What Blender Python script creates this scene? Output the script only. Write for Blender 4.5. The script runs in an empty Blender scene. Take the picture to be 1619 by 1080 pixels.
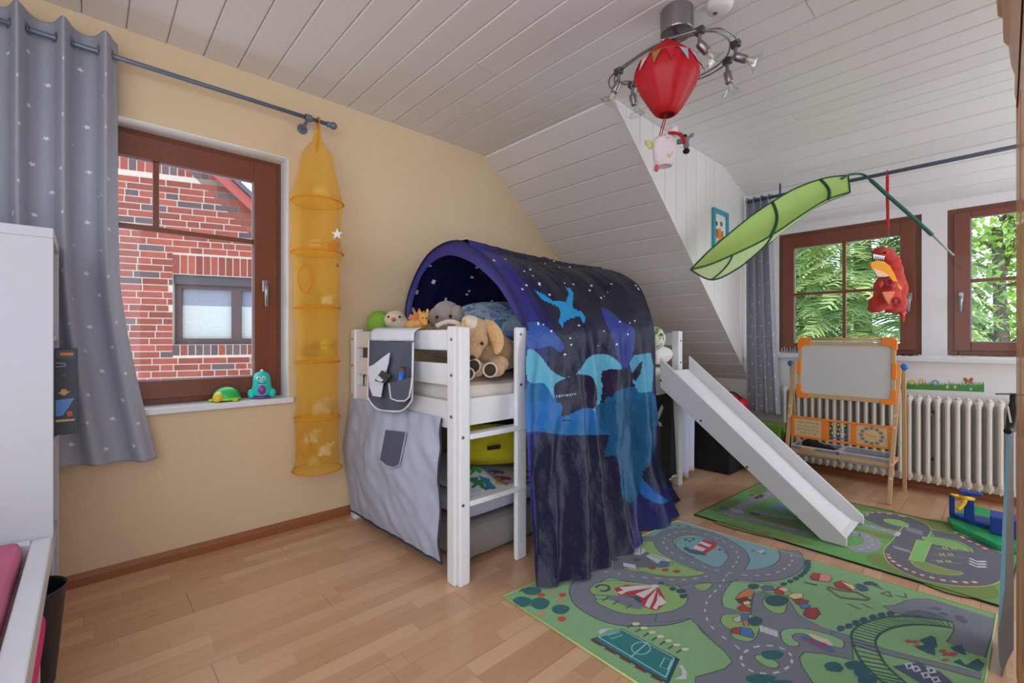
import bpy, bmesh, math, random
from mathutils import Vector, Matrix, noise
random.seed(7)
scene = bpy.context.scene
COL = scene.collection
PI = math.pi

# ---------------------------------------------------------------- camera
CAM_H = 1.10
FOCAL = 723.0; CX = 809.5; CY = 535.0            # pixels in the 1619x1080 frame
YAW = math.atan2(CX - 140.0, FOCAL)
FW = (-math.cos(YAW), math.sin(YAW)); RT = (math.sin(YAW), math.cos(YAW))
cam_d = bpy.data.cameras.new('camera'); cam = bpy.data.objects.new('camera', cam_d); COL.objects.link(cam)
cam_d.sensor_width = 36.0; cam_d.lens = 36.0 * FOCAL / 1619.0
cam_d.shift_y = -(540.0 - CY) / 1619.0
cam_d.clip_start = 0.02; cam_d.clip_end = 200
cam.location = (0, 0, CAM_H)
cam.rotation_euler = (PI / 2, 0, math.atan2(-FW[0], FW[1]))
scene.camera = cam

# ---------------------------------------------------------------- world and exposure
scene.view_settings.view_transform = 'Standard'
scene.view_settings.look = 'None'
scene.view_settings.gamma = 1.0
scene.view_settings.use_curve_mapping = False
scene.view_settings.exposure = 0.25
world = bpy.data.worlds.new('overcast_sky'); scene.world = world
world.use_nodes = True
wn = world.node_tree.nodes; wn.clear()
w_out = wn.new('ShaderNodeOutputWorld'); w_bg = wn.new('ShaderNodeBackground')
w_bg.inputs[0].default_value = (0.84, 0.92, 1.0, 1); w_bg.inputs[1].default_value = 2.5
world.node_tree.links.new(w_bg.outputs[0], w_out.inputs[0])

def portal(name, loc, rot, sx, sy):
    l = bpy.data.lights.new(name, 'AREA'); l.shape = 'RECTANGLE'; l.size = sx; l.size_y = sy
    l.cycles.is_portal = True
    o = bpy.data.objects.new(name, l); COL.objects.link(o); o.location = loc; o.rotation_euler = rot
    return o

# ---------------------------------------------------------------- photo pixel -> point on a known plane
def ray(px, py):
    l = (px - CX) / FOCAL; v = (CY - py) / FOCAL
    return Vector((FW[0] + RT[0] * l, FW[1] + RT[1] * l, v))
def onz(px, py, z=0.0):
    D = ray(px, py); t = (z - CAM_H) / D.z; return Vector((D.x * t, D.y * t, z))
def onx(px, py, x):
    D = ray(px, py); t = x / D.x; return Vector((x, D.y * t, CAM_H + D.z * t))
def ony(px, py, y):
    D = ray(px, py); t = y / D.y; return Vector((D.x * t, y, CAM_H + D.z * t))
def at(px, py, d):
    D = ray(px, py); return Vector((D.x * d, D.y * d, CAM_H + D.z * d))
def proj(p):
    dep = p[0] * FW[0] + p[1] * FW[1]; lat = p[0] * RT[0] + p[1] * RT[1]
    return (CX + FOCAL * lat / dep, CY - FOCAL * (p[2] - CAM_H) / dep)

# ---------------------------------------------------------------- materials
def lin(c):
    return tuple(((v / 255.0) / 12.92 if v / 255.0 <= 0.04045 else ((v / 255.0 + 0.055) / 1.055) ** 2.4) for v in c)
MATS = {}
def mat(name, rgb, rough=0.6, var=0.0, scale=20.0, bump=0.0, bscale=None, metal=0.0, spec=0.5, rand=0.0,
        trans=0.0, alpha=1.0, sheen=0.0, coat=0.0, stretch=None):
    """plain procedural surface: colour with noise variation, optional per-object variation and fine relief"""
    if name in MATS: return MATS[name]
    m = bpy.data.materials.new(name); m.use_nodes = True
    nt = m.node_tree; N = nt.nodes; L = nt.links
    b = N['Principled BSDF']
    c = lin(rgb) + (1,)
    b.inputs['Base Color'].default_value = c
    b.inputs['Roughness'].default_value = rough
    b.inputs['Metallic'].default_value = metal
    b.inputs['Specular IOR Level'].default_value = spec
    if sheen: b.inputs['Sheen Weight'].default_value = sheen
    if coat: b.inputs['Coat Weight'].default_value = coat
    m.diffuse_color = c
    src = None
    if var or bump:
        tc = N.new('ShaderNodeTexCoord'); vec = tc.outputs['Object']
        if stretch:
            mp = N.new('ShaderNodeMapping'); mp.inputs['Scale'].default_value = stretch
            L.new(vec, mp.inputs['Vector']); vec = mp.outputs[0]
    if var:
        nz = N.new('ShaderNodeTexNoise'); nz.inputs['Scale'].default_value = scale; nz.inputs['Detail'].default_value = 4
        L.new(vec, nz.inputs['Vector'])
        mx = N.new('ShaderNodeMix'); mx.data_type = 'RGBA'
        mx.inputs[6].default_value = tuple(v * (1 - var) for v in c[:3]) + (1,)
        mx.inputs[7].default_value = tuple(min(1, v * (1 + var)) for v in c[:3]) + (1,)
        L.new(nz.outputs[0], mx.inputs[0]); src = mx.outputs[2]
    if rand:
        oi = N.new('ShaderNodeObjectInfo'); hs = N.new('ShaderNodeHueSaturation')
        mr = N.new('ShaderNodeMapRange'); mr.inputs[3].default_value = 1 - rand; mr.inputs[4].default_value = 1 + rand
        L.new(oi.outputs['Random'], mr.inputs[0]); L.new(mr.outputs[0], hs.inputs['Value'])
        if src: L.new(src, hs.inputs['Color'])
        else: hs.inputs['Color'].default_value = c
        src = hs.outputs[0]
    if src: L.new(src, b.inputs['Base Color'])
    if bump:
        nb = N.new('ShaderNodeTexNoise'); nb.inputs['Scale'].default_value = bscale or scale * 3; nb.inputs['Detail'].default_value = 3
        L.new(vec, nb.inputs['Vector'])
        bp = N.new('ShaderNodeBump'); bp.inputs['Strength'].default_value = bump; bp.inputs['Distance'].default_value = 0.01
        L.new(nb.outputs[0], bp.inputs['Height']); L.new(bp.outputs[0], b.inputs['Normal'])
    if trans:      # thin cloth that lets light through
        tr = N.new('ShaderNodeBsdfTranslucent'); ms = N.new('ShaderNodeMixShader'); ms.inputs[0].default_value = trans
        tr.inputs[0].default_value = c
        if src: L.new(src, tr.inputs[0])
        L.new(b.outputs[0], ms.inputs[1]); L.new(tr.outputs[0], ms.inputs[2])
        L.new(ms.outputs[0], N['Material Output'].inputs[0]); last = ms.outputs[0]
    else: last = b.outputs[0]
    if alpha < 1:
        tp = N.new('ShaderNodeBsdfTransparent'); m2 = N.new('ShaderNodeMixShader'); m2.inputs[0].default_value = alpha
        L.new(tp.outputs[0], m2.inputs[1]); L.new(last, m2.inputs[2]); L.new(m2.outputs[0], N['Material Output'].inputs[0])
    MATS[name] = m
    return m
def glass_mat(name, tint=(1, 1, 1), gloss=0.012):
    if name in MATS: return MATS[name]
    m = bpy.data.materials.new(name); m.use_nodes = True
    N = m.node_tree.nodes; L = m.node_tree.links; N.clear()
    o = N.new('ShaderNodeOutputMaterial'); t = N.new('ShaderNodeBsdfTransparent'); g = N.new('ShaderNodeBsdfGlossy')
    g.inputs['Roughness'].default_value = 0.02
    lw = N.new('ShaderNodeLayerWeight'); lw.inputs[0].default_value = 0.25
    mm = N.new('ShaderNodeMath'); mm.operation = 'MULTIPLY_ADD'; mm.inputs[1].default_value = 0.25; mm.inputs[2].default_value = gloss
    L.new(lw.outputs['Fresnel'], mm.inputs[0])
    x = N.new('ShaderNodeMixShader'); t.inputs[0].default_value = tint + (1,)
    L.new(mm.outputs[0], x.inputs[0]); L.new(t.outputs[0], x.inputs[1]); L.new(g.outputs[0], x.inputs[2]); L.new(x.outputs[0], o.inputs[0])
    MATS[name] = m; return m
def attr_mat(name, rough=0.5, trans=0.0, sheen=0.0, bump=0.0, bscale=40.0, spec=0.5):
    """cloth whose printed colours are stored on the mesh (attribute 'print')"""
    m = bpy.data.materials.new(name); m.use_nodes = True
    N = m.node_tree.nodes; L = m.node_tree.links; b = N['Principled BSDF']
    a = N.new('ShaderNodeAttribute'); a.attribute_name = 'print'
    L.new(a.outputs['Color'], b.inputs['Base Color']); b.inputs['Roughness'].default_value = rough; b.inputs['Sheen Weight'].default_value = sheen
    b.inputs['Specular IOR Level'].default_value = spec
    if bump:
        tc = N.new('ShaderNodeTexCoord'); nb = N.new('ShaderNodeTexNoise'); nb.inputs['Scale'].default_value = bscale; nb.inputs['Detail'].default_value = 4
        L.new(tc.outputs['Object'], nb.inputs['Vector'])
        bp = N.new('ShaderNodeBump'); bp.inputs['Strength'].default_value = bump; bp.inputs['Distance'].default_value = 0.02
        L.new(nb.outputs[0], bp.inputs['Height']); L.new(bp.outputs[0], b.inputs['Normal'])
    if trans:
        tr = N.new('ShaderNodeBsdfTranslucent'); ms = N.new('ShaderNodeMixShader'); ms.inputs[0].default_value = trans
        L.new(a.outputs['Color'], tr.inputs[0]); L.new(b.outputs[0], ms.inputs[1]); L.new(tr.outputs[0], ms.inputs[2]); L.new(ms.outputs[0], N['Material Output'].inputs[0])
    MATS[name] = m; return m

# ---------------------------------------------------------------- mesh building
BASE = {}
def catmull(pts, n=6, closed=False):
    pts = [Vector(p) for p in pts]; out = []; k = len(pts)
    rng = range(k) if closed else range(k - 1)
    for i in rng:
        if closed: a, b, c, d = pts[(i - 1) % k], pts[i], pts[(i + 1) % k], pts[(i + 2) % k]
        else: a, b, c, d = pts[max(i - 1, 0)], pts[i], pts[i + 1], pts[min(i + 2, k - 1)]
        for j in range(n):
            t = j / n
            out.append(0.5 * ((2 * b) + (c - a) * t + (2 * a - 5 * b + 4 * c - d) * t * t + (3 * b - a - 3 * c + d) * t ** 3))
    if not closed: out.append(pts[-1])
    return out
class MB:
    def __init__(s): s.v = []; s.f = []; s.m = []; s.cur = 0
    def add(s, vs, fs):
        o = len(s.v); s.v += [Vector(p) for p in vs]; s.f += [tuple(i + o for i in f) for f in fs]; s.m += [s.cur] * len(fs); return s
    def mi(s, i): s.cur = i; return s
    def box(s, x0, x1, y0, y1, z0, z1):
        if x0 > x1: x0, x1 = x1, x0
        if y0 > y1: y0, y1 = y1, y0
        if z0 > z1: z0, z1 = z1, z0
        return s.add([(x0, y0, z0), (x1, y0, z0), (x1, y1, z0), (x0, y1, z0), (x0, y0, z1), (x1, y0, z1), (x1, y1, z1), (x0, y1, z1)],
                     [(0, 3, 2, 1), (4, 5, 6, 7), (0, 1, 5, 4), (1, 2, 6, 5), (2, 3, 7, 6), (3, 0, 4, 7)])
    def obox(s, c, ax, ay, az, hx, hy, hz):
        c = Vector(c); ax, ay, az = Vector(ax).normalized() * hx, Vector(ay).normalized() * hy, Vector(az).normalized() * hz
        q = [c + ax * i + ay * j + az * k for k in (-1, 1) for (i, j) in ((-1, -1), (1, -1), (1, 1), (-1, 1))]
        return s.add(q, [(0, 3, 2, 1), (4, 5, 6, 7), (0, 1, 5, 4), (1, 2, 6, 5), (2, 3, 7, 6), (3, 0, 4, 7)])
    def bar(s, a, b, w, h, up=(0, 0, 1)):
        a, b = Vector(a), Vector(b); d = (b - a); L = d.length; d.normalize(); x = d.cross(Vector(up)).normalized(); u = x.cross(d)
        return s.obox((a + b) / 2, d, x, u, L / 2, w / 2, h / 2)
    def prism(s, pts, ext):
        pts = [Vector(p) for p in pts]; e = Vector(ext); n = len(pts)
        s.add(pts + [p + e for p in pts], [tuple(range(n - 1, -1, -1)), tuple(range(n, 2 * n))] + [(i, (i + 1) % n, n + (i + 1) % n, n + i) for i in range(n)])
        return s
    def tube(s, pts, r, seg=8, closed=False, caps=True, flat=1.0):
        pts = [Vector(p) for p in pts]; n = len(pts); R = r if isinstance(r, (list, tuple)) else [r] * n
        vs = []; ref = None
        for i, p in enumerate(pts):
            if closed: t = pts[(i + 1) % n] - pts[i - 1]
            else: t = pts[min(i + 1, n - 1)] - pts[max(i - 1, 0)]
            if t.length < 1e-9: t = Vector((0, 0, 1))
            t.normalize()
            if ref is None: ref = Vector((0, 0, 1)) if abs(t.z) < 0.9 else Vector((1, 0, 0))
            x = (ref - t * ref.dot(t))
            if x.length < 1e-6: x = t.orthogonal()
            x.normalize(); y = t.cross(x); ref = x
            vs += [p + (x * math.cos(2 * PI * k / seg) + y * (math.sin(2 * PI * k / seg) * flat)) * R[i] for k in range(seg)]
        fs = []
        for i in range(n if closed else n - 1):
            a, b = i * seg, ((i + 1) % n) * seg
            fs += [(a + k, a + (k + 1) % seg, b + (k + 1) % seg, b + k) for k in range(seg)]
        if caps and not closed: fs += [tuple(range(seg - 1, -1, -1)), tuple((n - 1) * seg + k for k in range(seg))]
        return s.add(vs, fs)
    def cyl(s, a, b, r, r2=None, seg=16): return s.tube([a, b], [r, r if r2 is None else r2], seg)
    def lathe(s, c, prof, seg=24, axis=(0, 0, 1), lobes=0, depth=0.0, capped=True):
        c = Vector(c); az = Vector(axis).normalized(); ax = az.orthogonal().normalized(); ay = az.cross(ax); vs = []
        for (r, h) in prof:
            for k in range(seg):
                a = 2 * PI * k / seg; q = r * (1 - depth * (0.5 - 0.5 * math.cos(lobes * a))) if lobes else r
                vs.append(c + ax * (q * math.cos(a)) + ay * (q * math.sin(a)) + az * h)
        fs = []
        for i in range(len(prof) - 1):
            a, b = i * seg, (i + 1) * seg
            fs += [(a + k, a + (k + 1) % seg, b + (k + 1) % seg, b + k) for k in range(seg)]
        if capped: fs += [tuple(range(seg - 1, -1, -1)), tuple((len(prof) - 1) * seg + k for k in range(seg))]
        return s.add(vs, fs)
    def ell(s, c, r, rot=None, seg=16, rings=10):
        c = Vector(c); r = (r, r, r) if isinstance(r, (int, float)) else r; M = rot or Matrix.Identity(3); vs = [c + M @ Vector((0, 0, -r[2]))]; fs = []
        for i in range(1, rings):
            th = -PI / 2 + PI * i / rings
            for k in range(seg):
                a = 2 * PI * k / seg; vs.append(c + M @ Vector((r[0] * math.cos(th) * math.cos(a), r[1] * math.cos(th) * math.sin(a), r[2] * math.sin(th))))
        vs.append(c + M @ Vector((0, 0, r[2]))); top = len(vs) - 1
        fs += [(0, 1 + (k + 1) % seg, 1 + k) for k in range(seg)]
        for i in range(rings - 2):
            a, b = 1 + i * seg, 1 + (i + 1) * seg
            fs += [(a + k, a + (k + 1) % seg, b + (k + 1) % seg, b + k) for k in range(seg)]
        a = 1 + (rings - 2) * seg; fs += [(a + k, a + (k + 1) % seg, top) for k in range(seg)]
        return s.add(vs, fs)
    def sheet(s, nu, nv, fn):
        vs = [fn(i / nu, j / nv) for j in range(nv + 1) for i in range(nu + 1)]; w = nu + 1
        return s.add(vs, [(j * w + i, j * w + i + 1, (j + 1) * w + i + 1, (j + 1) * w + i) for j in range(nv) for i in range(nu)])
    def poly(s, pts): return s.add(pts, [tuple(range(len(pts)))])
    def build(s, name, mats, parent=None, smooth=False, bevel=0.0, solid=0.0, sub=0, tri=False, loc=None, segs=2):
        base = BASE.get(parent.name, Vector()) if parent else Vector(loc if loc is not None else (0, 0, 0))
        me = bpy.data.meshes.new(name); me.from_pydata([p - base for p in s.v], [], s.f); 
        ms = mats if isinstance(mats, (list, tuple)) else [mats]
        for m in ms: me.materials.append(m)
        if len(ms) > 1: me.polygons.foreach_set('material_index', s.m)
        if tri:
            b = bmesh.new(); b.from_mesh(me); bmesh.ops.triangulate(b, faces=b.faces[:], ngon_method='EAR_CLIP'); b.to_mesh(me); b.free()
        if smooth: me.polygons.foreach_set('use_smooth', [True] * len(me.polygons))
        me.update()
        o = bpy.data.objects.new(name, me); COL.objects.link(o)
        BASE[o.name] = base
        if parent: o.parent = parent
        else: o.location = base
        if solid:
            sm = o.modifiers.new('solid', 'SOLIDIFY'); sm.thickness = solid; sm.offset = 0
        if bevel:
            bm = o.modifiers.new('bevel', 'BEVEL'); bm.width = bevel; bm.segments = segs; bm.limit_method = 'ANGLE'; bm.angle_limit = math.radians(40)
        if sub:
            q = o.modifiers.new('sub', 'SUBSURF'); q.levels = sub; q.render_levels = sub
        return o
def tag(o, label=None, cat=None, group=None, kind=None):
    if label: o['label'] = label
    if cat: o['category'] = cat
    if group: o['group'] = group
    if kind: o['kind'] = kind
    return o
def thing(name, label, cat, loc, group=None):
    o = bpy.data.objects.new(name, None); COL.objects.link(o); o.location = loc; o.empty_display_size = 0.05
    BASE[o.name] = Vector(loc); return tag(o, label, cat, group)
def struct(o): o['kind'] = 'structure'; return o
def blob(name, parts, m, parent=None, voxel=0.01, smooth=6, loc=None):
    """several rounded lumps fused into one continuous skin"""
    b = MB()
    for (c, r, *rest) in parts: b.ell(c, r, rest[0] if rest else None)
    o = b.build(name, m, parent, smooth=True, loc=loc)
    q = o.modifiers.new('fuse', 'REMESH'); q.mode = 'VOXEL'; q.voxel_size = voxel; q.use_smooth_shade = True
    if smooth:
        w = o.modifiers.new('soften', 'SMOOTH'); w.iterations = smooth; w.factor = 0.5
    return o
def rotm(x=0, y=0, z=0):
    return Matrix.Rotation(math.radians(z), 3, 'Z') @ Matrix.Rotation(math.radians(y), 3, 'Y') @ Matrix.Rotation(math.radians(x), 3, 'X')
def copy_tree(o, parent=None):
    c = o.copy(); COL.objects.link(c); BASE[c.name] = BASE.get(o.name, Vector())
    if parent: c.parent = parent
    for ch in list(o.children): copy_tree(ch, c)
    return c
def set_print(o, fn, domain_default=(1, 1, 1)):
    """store a printed colour per face corner; fn(world centre, face index) -> sRGB 0..255"""
    me = o.data; at_ = me.color_attributes.new('print', 'FLOAT_COLOR', 'CORNER'); base = BASE[o.name]
    buf = [0.0] * (len(me.loops) * 4); cache = {}
    for p in me.polygons:
        c = fn(p.center + base, p.index)
        if c not in cache: cache[c] = lin(c)
        l = cache[c]
        for li in p.loop_indices: buf[li * 4:li * 4 + 4] = [l[0], l[1], l[2], 1.0]
    at_.data.foreach_set('color', buf)
def inside(pt, poly):
    x, y = pt; r = False; j = len(poly) - 1
    for i in range(len(poly)):
        xi, yi = poly[i][0], poly[i][1]; xj, yj = poly[j][0], poly[j][1]
        if (yi > y) != (yj > y) and x < (xj - xi) * (y - yi) / (yj - yi) + xi: r = not r
        j = i
    return r
def star2(cx_, cy_, r, k=5, inner=0.42, rot=0.0):
    return [(cx_ + (r if i % 2 == 0 else r * inner) * math.sin(rot + i * PI / k), cy_ + (r if i % 2 == 0 else r * inner) * math.cos(rot + i * PI / k)) for i in range(2 * k)]
# ================================================================ room shell
XL = -2.80; XR = 1.80; YB = -1.40; ZC = 2.546; YK = 2.322; TS = 0.855      # left wall, right wall, open side, ceiling, slope start, slope gradient
XC = -1.606; XC2 = 1.30; YD = 3.93; YW = 4.94; TD = 0.367; YN = 4.46        # dormer cheeks, dormer crease, window wall, crease gradient, knee wall
SILL = 0.965
def z_slope(y): return ZC - (y - YK) * TS
def z_dorm(y): return ZC if y <= YD else ZC - (y - YD) * TD

m_wall = mat('cream_plaster', (219, 194, 160), 0.85, var=0.04, scale=3, bump=0.25, bscale=60)
m_white_wall = mat('white_plaster', (232, 230, 232), 0.85, var=0.03, scale=4, bump=0.2, bscale=70)
m_board = mat('white_lacquered_board', (226, 222, 222), 0.42, rand=0.025)
m_groove = mat('white_board_backing', (215, 212, 210), 0.6)
m_reveal = mat('white_reveal', (240, 240, 240), 0.8)

# floor ---------------------------------------------------------
def floor_material():
    m = bpy.data.materials.new('beech_laminate'); m.use_nodes = True
    nt = m.node_tree; N = nt.nodes; L = nt.links; b = N['Principled BSDF']
    g = N.new('ShaderNodeNewGeometry'); sx = N.new('ShaderNodeSeparateXYZ'); L.new(g.outputs['Position'], sx.inputs[0])
    def mth(op, a, bb=None, c=None):
        n = N.new('ShaderNodeMath'); n.operation = op
        for i, v in enumerate((a, bb, c)):
            if v is None: continue
            if isinstance(v, (int, float)): n.inputs[i].default_value = v
            else: L.new(v, n.inputs[i])
        return n.outputs[0]
    row = mth('FLOOR', mth('DIVIDE', sx.outputs[0], 0.065))
    w1 = N.new('ShaderNodeTexWhiteNoise'); w1.noise_dimensions = '1D'; L.new(row, w1.inputs['W'])
    yy = mth('ADD', mth('DIVIDE', sx.outputs[1], 0.46), mth('MULTIPLY', w1.outputs[0], 9.0))
    colm = mth('FLOOR', yy)
    cb = N.new('ShaderNodeCombineXYZ'); L.new(row, cb.inputs[0]); L.new(colm, cb.inputs[1])
    w2 = N.new('ShaderNodeTexWhiteNoise'); w2.noise_dimensions = '2D'; L.new(cb.outputs[0], w2.inputs['Vector'])
    mp = N.new('ShaderNodeMapping'); mp.inputs['Scale'].default_value = (40, 2.2, 1); L.new(g.outputs['Position'], mp.inputs[0])
    off = N.new('ShaderNodeVectorMath'); off.operation = 'ADD'; L.new(mp.outputs[0], off.inputs[0]); L.new(w2.outputs['Color'], off.inputs[1])
    nz = N.new('ShaderNodeTexNoise'); nz.inputs['Scale'].default_value = 1.6; nz.inputs['Detail'].default_value = 5; L.new(off.outputs[0], nz.inputs['Vector'])
    f = mth('ADD', mth('MULTIPLY', w2.outputs[0], 0.62), mth('MULTIPLY', nz.outputs[0], 0.38))
    cr = N.new('ShaderNodeValToRGB'); e = cr.color_ramp.elements
    e[0].position = 0.1; e[0].color = lin((196, 150, 116)) + (1,); e[1].position = 0.9; e[1].color = lin((226, 186, 152)) + (1,)
    k = e.new(0.5); k.color = lin((212, 167, 131)) + (1,)
    L.new(f, cr.inputs[0])
    fr = mth('FRACT', mth('DIVIDE', sx.outputs[0], 0.065)); fy = mth('FRACT', yy)
    edge = mth('MAXIMUM', mth('LESS_THAN', fr, 0.02), mth('LESS_THAN', fy, 0.004))
    mx = N.new('ShaderNodeMix'); mx.data_type = 'RGBA'; mx.inputs[7].default_value = lin((160, 114, 82)) + (1,)
    L.new(mth('MULTIPLY', edge, 0.5), mx.inputs[0]); L.new(cr.outputs[0], mx.inputs[6]); L.new(mx.outputs[2], b.inputs['Base Color'])
    b.inputs['Roughness'].default_value = 0.33
    L.new(mth('ADD', mth('MULTIPLY', nz.outputs[0], 0.12), 0.24), b.inputs['Roughness'])
    return m
m_floor = floor_material()
floor = struct(MB().box(XL - 0.2, XR, YB, YN + 0.6, -0.12, -0.009).build('floor', mat('floor_underlay', (92, 62, 40), 0.8)))
BW, BL = 0.195, 1.285
def plank_mesh(x0, x1, y0, y1):
    return MB().box(x0 + 0.0006, x1 - 0.0006, y0 + 0.0006, y1 - 0.0006, -0.008, 0.0)
i = 0; x = XL
while x < XR - 0.01:
    x1 = min(x + BW, XR); y = YB - (i * 0.43) % BL
    while y < YN:
        plank_mesh(x, x1, max(y, YB), min(y + BL, YN)).build('plank', m_floor, floor); y += BL
    x = x1; i += 1

# left wall with window opening -----------------------------------
WY0, WY1, WZ0, WZ1 = -0.36, 0.842, 0.745, 2.135
b = MB()
b.box(XL - 0.22, XL, YB, WY0, 0, ZC + 0.06); b.box(XL - 0.22, XL, WY1, 5.0, 0, ZC + 0.06)
b.box(XL - 0.22, XL, WY0, WY1, 0, WZ0); b.box(XL - 0.22, XL, WY0, WY1, WZ1, ZC + 0.06)
wall_left = struct(b.build('wall_left', m_wall))
b = MB(); e = 0.004                                               # white painted reveal lining
b.box(XL - 0.2, XL + 0.0005, WY1 - e, WY1 + 0.0005, WZ0, WZ1); b.box(XL - 0.2, XL + 0.0005, WY0, WY0 + e, WZ0, WZ1); b.box(XL - 0.2, XL + 0.0005, WY0, WY1, WZ1 - e, WZ1)
struct(b.build('trim_1', m_reveal))
m_sill = mat('white_stone_sill', (226, 228, 232), 0.35, var=0.05, scale=9)
struct(MB().box(XL - 0.13, XL + 0.035, WY0 - 0.02, WY1 + 0.02, WZ0 - 0.012, WZ0 + 0.019).build('trim_2', m_sill, bevel=0.004))
ZS1 = WZ0 + 0.019

m_brown = mat('red_brown_varnished_wood', (118, 62, 40), 0.38, var=0.18, scale=6, stretch=(14, 14, 1.2), coat=0.2)
m_glass = glass_mat('window_glass')
m_seal = mat('pale_glazing_seal', (168, 160, 178), 0.5)
m_steel = mat('brushed_handle_metal', (168, 168, 172), 0.32, metal=0.9)
def window(name, axis, plane, a0, a1, z0, z1, fw, g, bars_z, bars_a, handle, inward, top_only=None):
    """axis 'x': window lies in a plane x=plane and runs along y; axis 'y': the other way. inward = sign towards the room"""
    root = struct(bpy.data.objects.new(name, None)); COL.objects.link(root)
    base = (plane, a0, z0) if axis == 'x' else (a0, plane, z0)
    root.location = base; BASE[root.name] = Vector(base)
    def bx(B, p0, p1, q0, q1, r0, r1):
        if axis == 'x': B.box(plane + inward * p0, plane + inward * p1, q0, q1, r0, r1)
        else: B.box(q0, q1, plane + inward * p0, plane + inward * p1, r0, r1)
        return B
    def ring(B, p0, p1, A0, A1, Z0, Z1, w):
        bx(B, p0, p1, A0, A0 + w, Z0, Z1); bx(B, p0, p1, A1 - w, A1, Z0, Z1); bx(B, p0, p1, A0 + w, A1 - w, Z0, Z0 + w); bx(B, p0, p1, A0 + w, A1 - w, Z1 - w, Z1); return B
    ring(MB(), -0.03, 0.0, a0, a1, z0, z1, fw).build('frame', m_brown, root, bevel=0.003)
    A0, A1, Z0, Z1 = g
    s = a0 + fw * 0.6, a1 - fw * 0.6, z0 + fw * 0.6, z1 - fw * 0.6
    B = MB(); bx(B, 0.0, 0.022, s[0], A0, s[2], s[3]); bx(B, 0.0, 0.022, A1, s[1], s[2], s[3]); bx(B, 0.0, 0.022, A0, A1, s[2], Z0); bx(B, 0.0, 0.022, A0, A1, Z1, s[3])
    sash = B.build('sash', m_brown, root, bevel=0.004)
    ring(MB(), -0.004, 0.004, A0 - 0.001, A1 + 0.001, Z0 - 0.001, Z1 + 0.001, 0.007).build('glazing_bead', m_seal, root)
    zs = [Z0] + bars_z + [Z1]
    for zz in bars_z: bx(MB(), -0.012, 0.014, A0, A1, zz - 0.013, zz + 0.013).build('glazing_bar', m_brown, root, bevel=0.003)
    for i in range(len(zs) - 1):
        las = [A0] + (bars_a if (top_only is None or i == len(zs) - 2) else []) + [A1]
        for aa in las[1:-1]: bx(MB(), -0.012, 0.0135, aa - 0.013, aa + 0.013, zs[i], zs[i + 1]).build('glazing_bar', m_brown, root, bevel=0.003)
        for j in range(len(las) - 1): bx(MB(), -0.008, -0.004, las[j] + 0.002, las[j + 1] - 0.002, zs[i] + 0.002, zs[i + 1] - 0.002).build('pane', m_glass, root)
    ha, hz = handle
    B = MB(); bx(B, 0.022, 0.032, ha - 0.014, ha + 0.014, hz - 0.035, hz + 0.035); rose = B.build('handle_plate', m_steel, root, bevel=0.004)
    B = MB(); c0 = (plane + inward * 0.03, ha, hz) if axis == 'x' else (ha, plane + inward * 0.03, hz); c1 = (plane + inward * 0.06, ha, hz) if axis == 'x' else (ha, plane + inward * 0.06, hz)
    c2 = (c1[0], c1[1], hz - 0.12); B.cyl(c0, c1, 0.008); B.tube([c1, (c1[0], c1[1], hz - 0.03), c2], [0.010, 0.010, 0.008], 10); B.build('handle', m_steel, rose, smooth=True)
    return root
gl = (-0.20, 0.690, 0.885, 1.990)
window('window_1', 'x', XL - 0.125, WY0, WY1, WZ0 + 0.015, WZ1, 0.055, gl, [1.650], [0.250], (0.745, 1.40), 1, top_only=True)

# ceiling, slope, dormer -------------------------------------------
ceiling = struct(MB().box(XL - 0.2, XR, YB, YK, ZC + 0.014, ZC + 0.06).box(XC - 0.05, XR, YK, YD + 0.02, ZC + 0.014, ZC + 0.06).build('ceiling', m_groove))
W = 0.152; CH = 0.006; GP = 0.0014; TH = 0.013
def board(o, along, across, normal, length, width):
    """tongue-and-groove board with chamfered long edges; normal points into the room"""
    o, al, ac, n = Vector(o), Vector(along).normalized(), Vector(across).normalized(), Vector(normal).normalized()
    w0, w1 = GP, width - GP
    prof = [(w0, -TH), (w0, -CH), (w0 + CH, 0), (w1 - CH, 0), (w1, -CH), (w1, -TH)]
    return MB().prism([o + ac * p + n * q for p, q in prof], al * length)
rnd = random.Random(3)
y = YD
while y > YB + 0.01:
    y0 = max(y - W, YB)
    runs = [(XC, XR)] if y0 >= YK else [(XL, XR)]
    if y0 < YK < y: 
        board((XL, y0, ZC), (1, 0, 0), (0, 1, 0), (0, 0, -1), XC - XL, YK - y0).build('board', m_board, ceiling); runs = [(XC, XR)]
    for (xa, xb) in runs:
        cut = xa + rnd.choice([0.75, 1.15, 1.6, 2.1, 2.5, 2.9]) * (xb - xa) / 4.6 * 1.2 if rnd.random() < 0.75 else None
        for (p, q) in ([(xa, xb)] if cut is None else [(xa, cut - 0.0012), (cut + 0.0012, xb)]):
            board((p, y0, ZC), (1, 0, 0), (0, 1, 0), (0, 0, -1), q - p, y - y0).build('board', m_board, ceiling)
    y = y0
def slope_part(name, ya, za, yb, zb, xa, xb):
    d = Vector((0, yb - ya, zb - za)); L = d.length; d.normalize(); n = Vector((0, d.z, -d.y))
    if n.z > 0: n = -n
    B = MB(); q = -n * 0.012
    B.prism([Vector((xa, ya, za)) + q, Vector((xa, yb, zb)) + q, Vector((xa, yb, zb)) - n * 0.05, Vector((xa, ya, za)) - n * 0.05], (xb - xa, 0, 0))
    o = struct(B.build(name, m_groove)); t = 0
    while t < L - 0.005:
        w = min(W, L - t); p = Vector((xa, ya, za)) + d * t
        board(p, (1, 0, 0), d, n, xb - xa, w).build('board', m_board, o); t += w
    return o
slope_part('ceiling_slope_left', YK, ZC, 4.60, z_slope(4.60), XL, XC - 0.0005)
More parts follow.
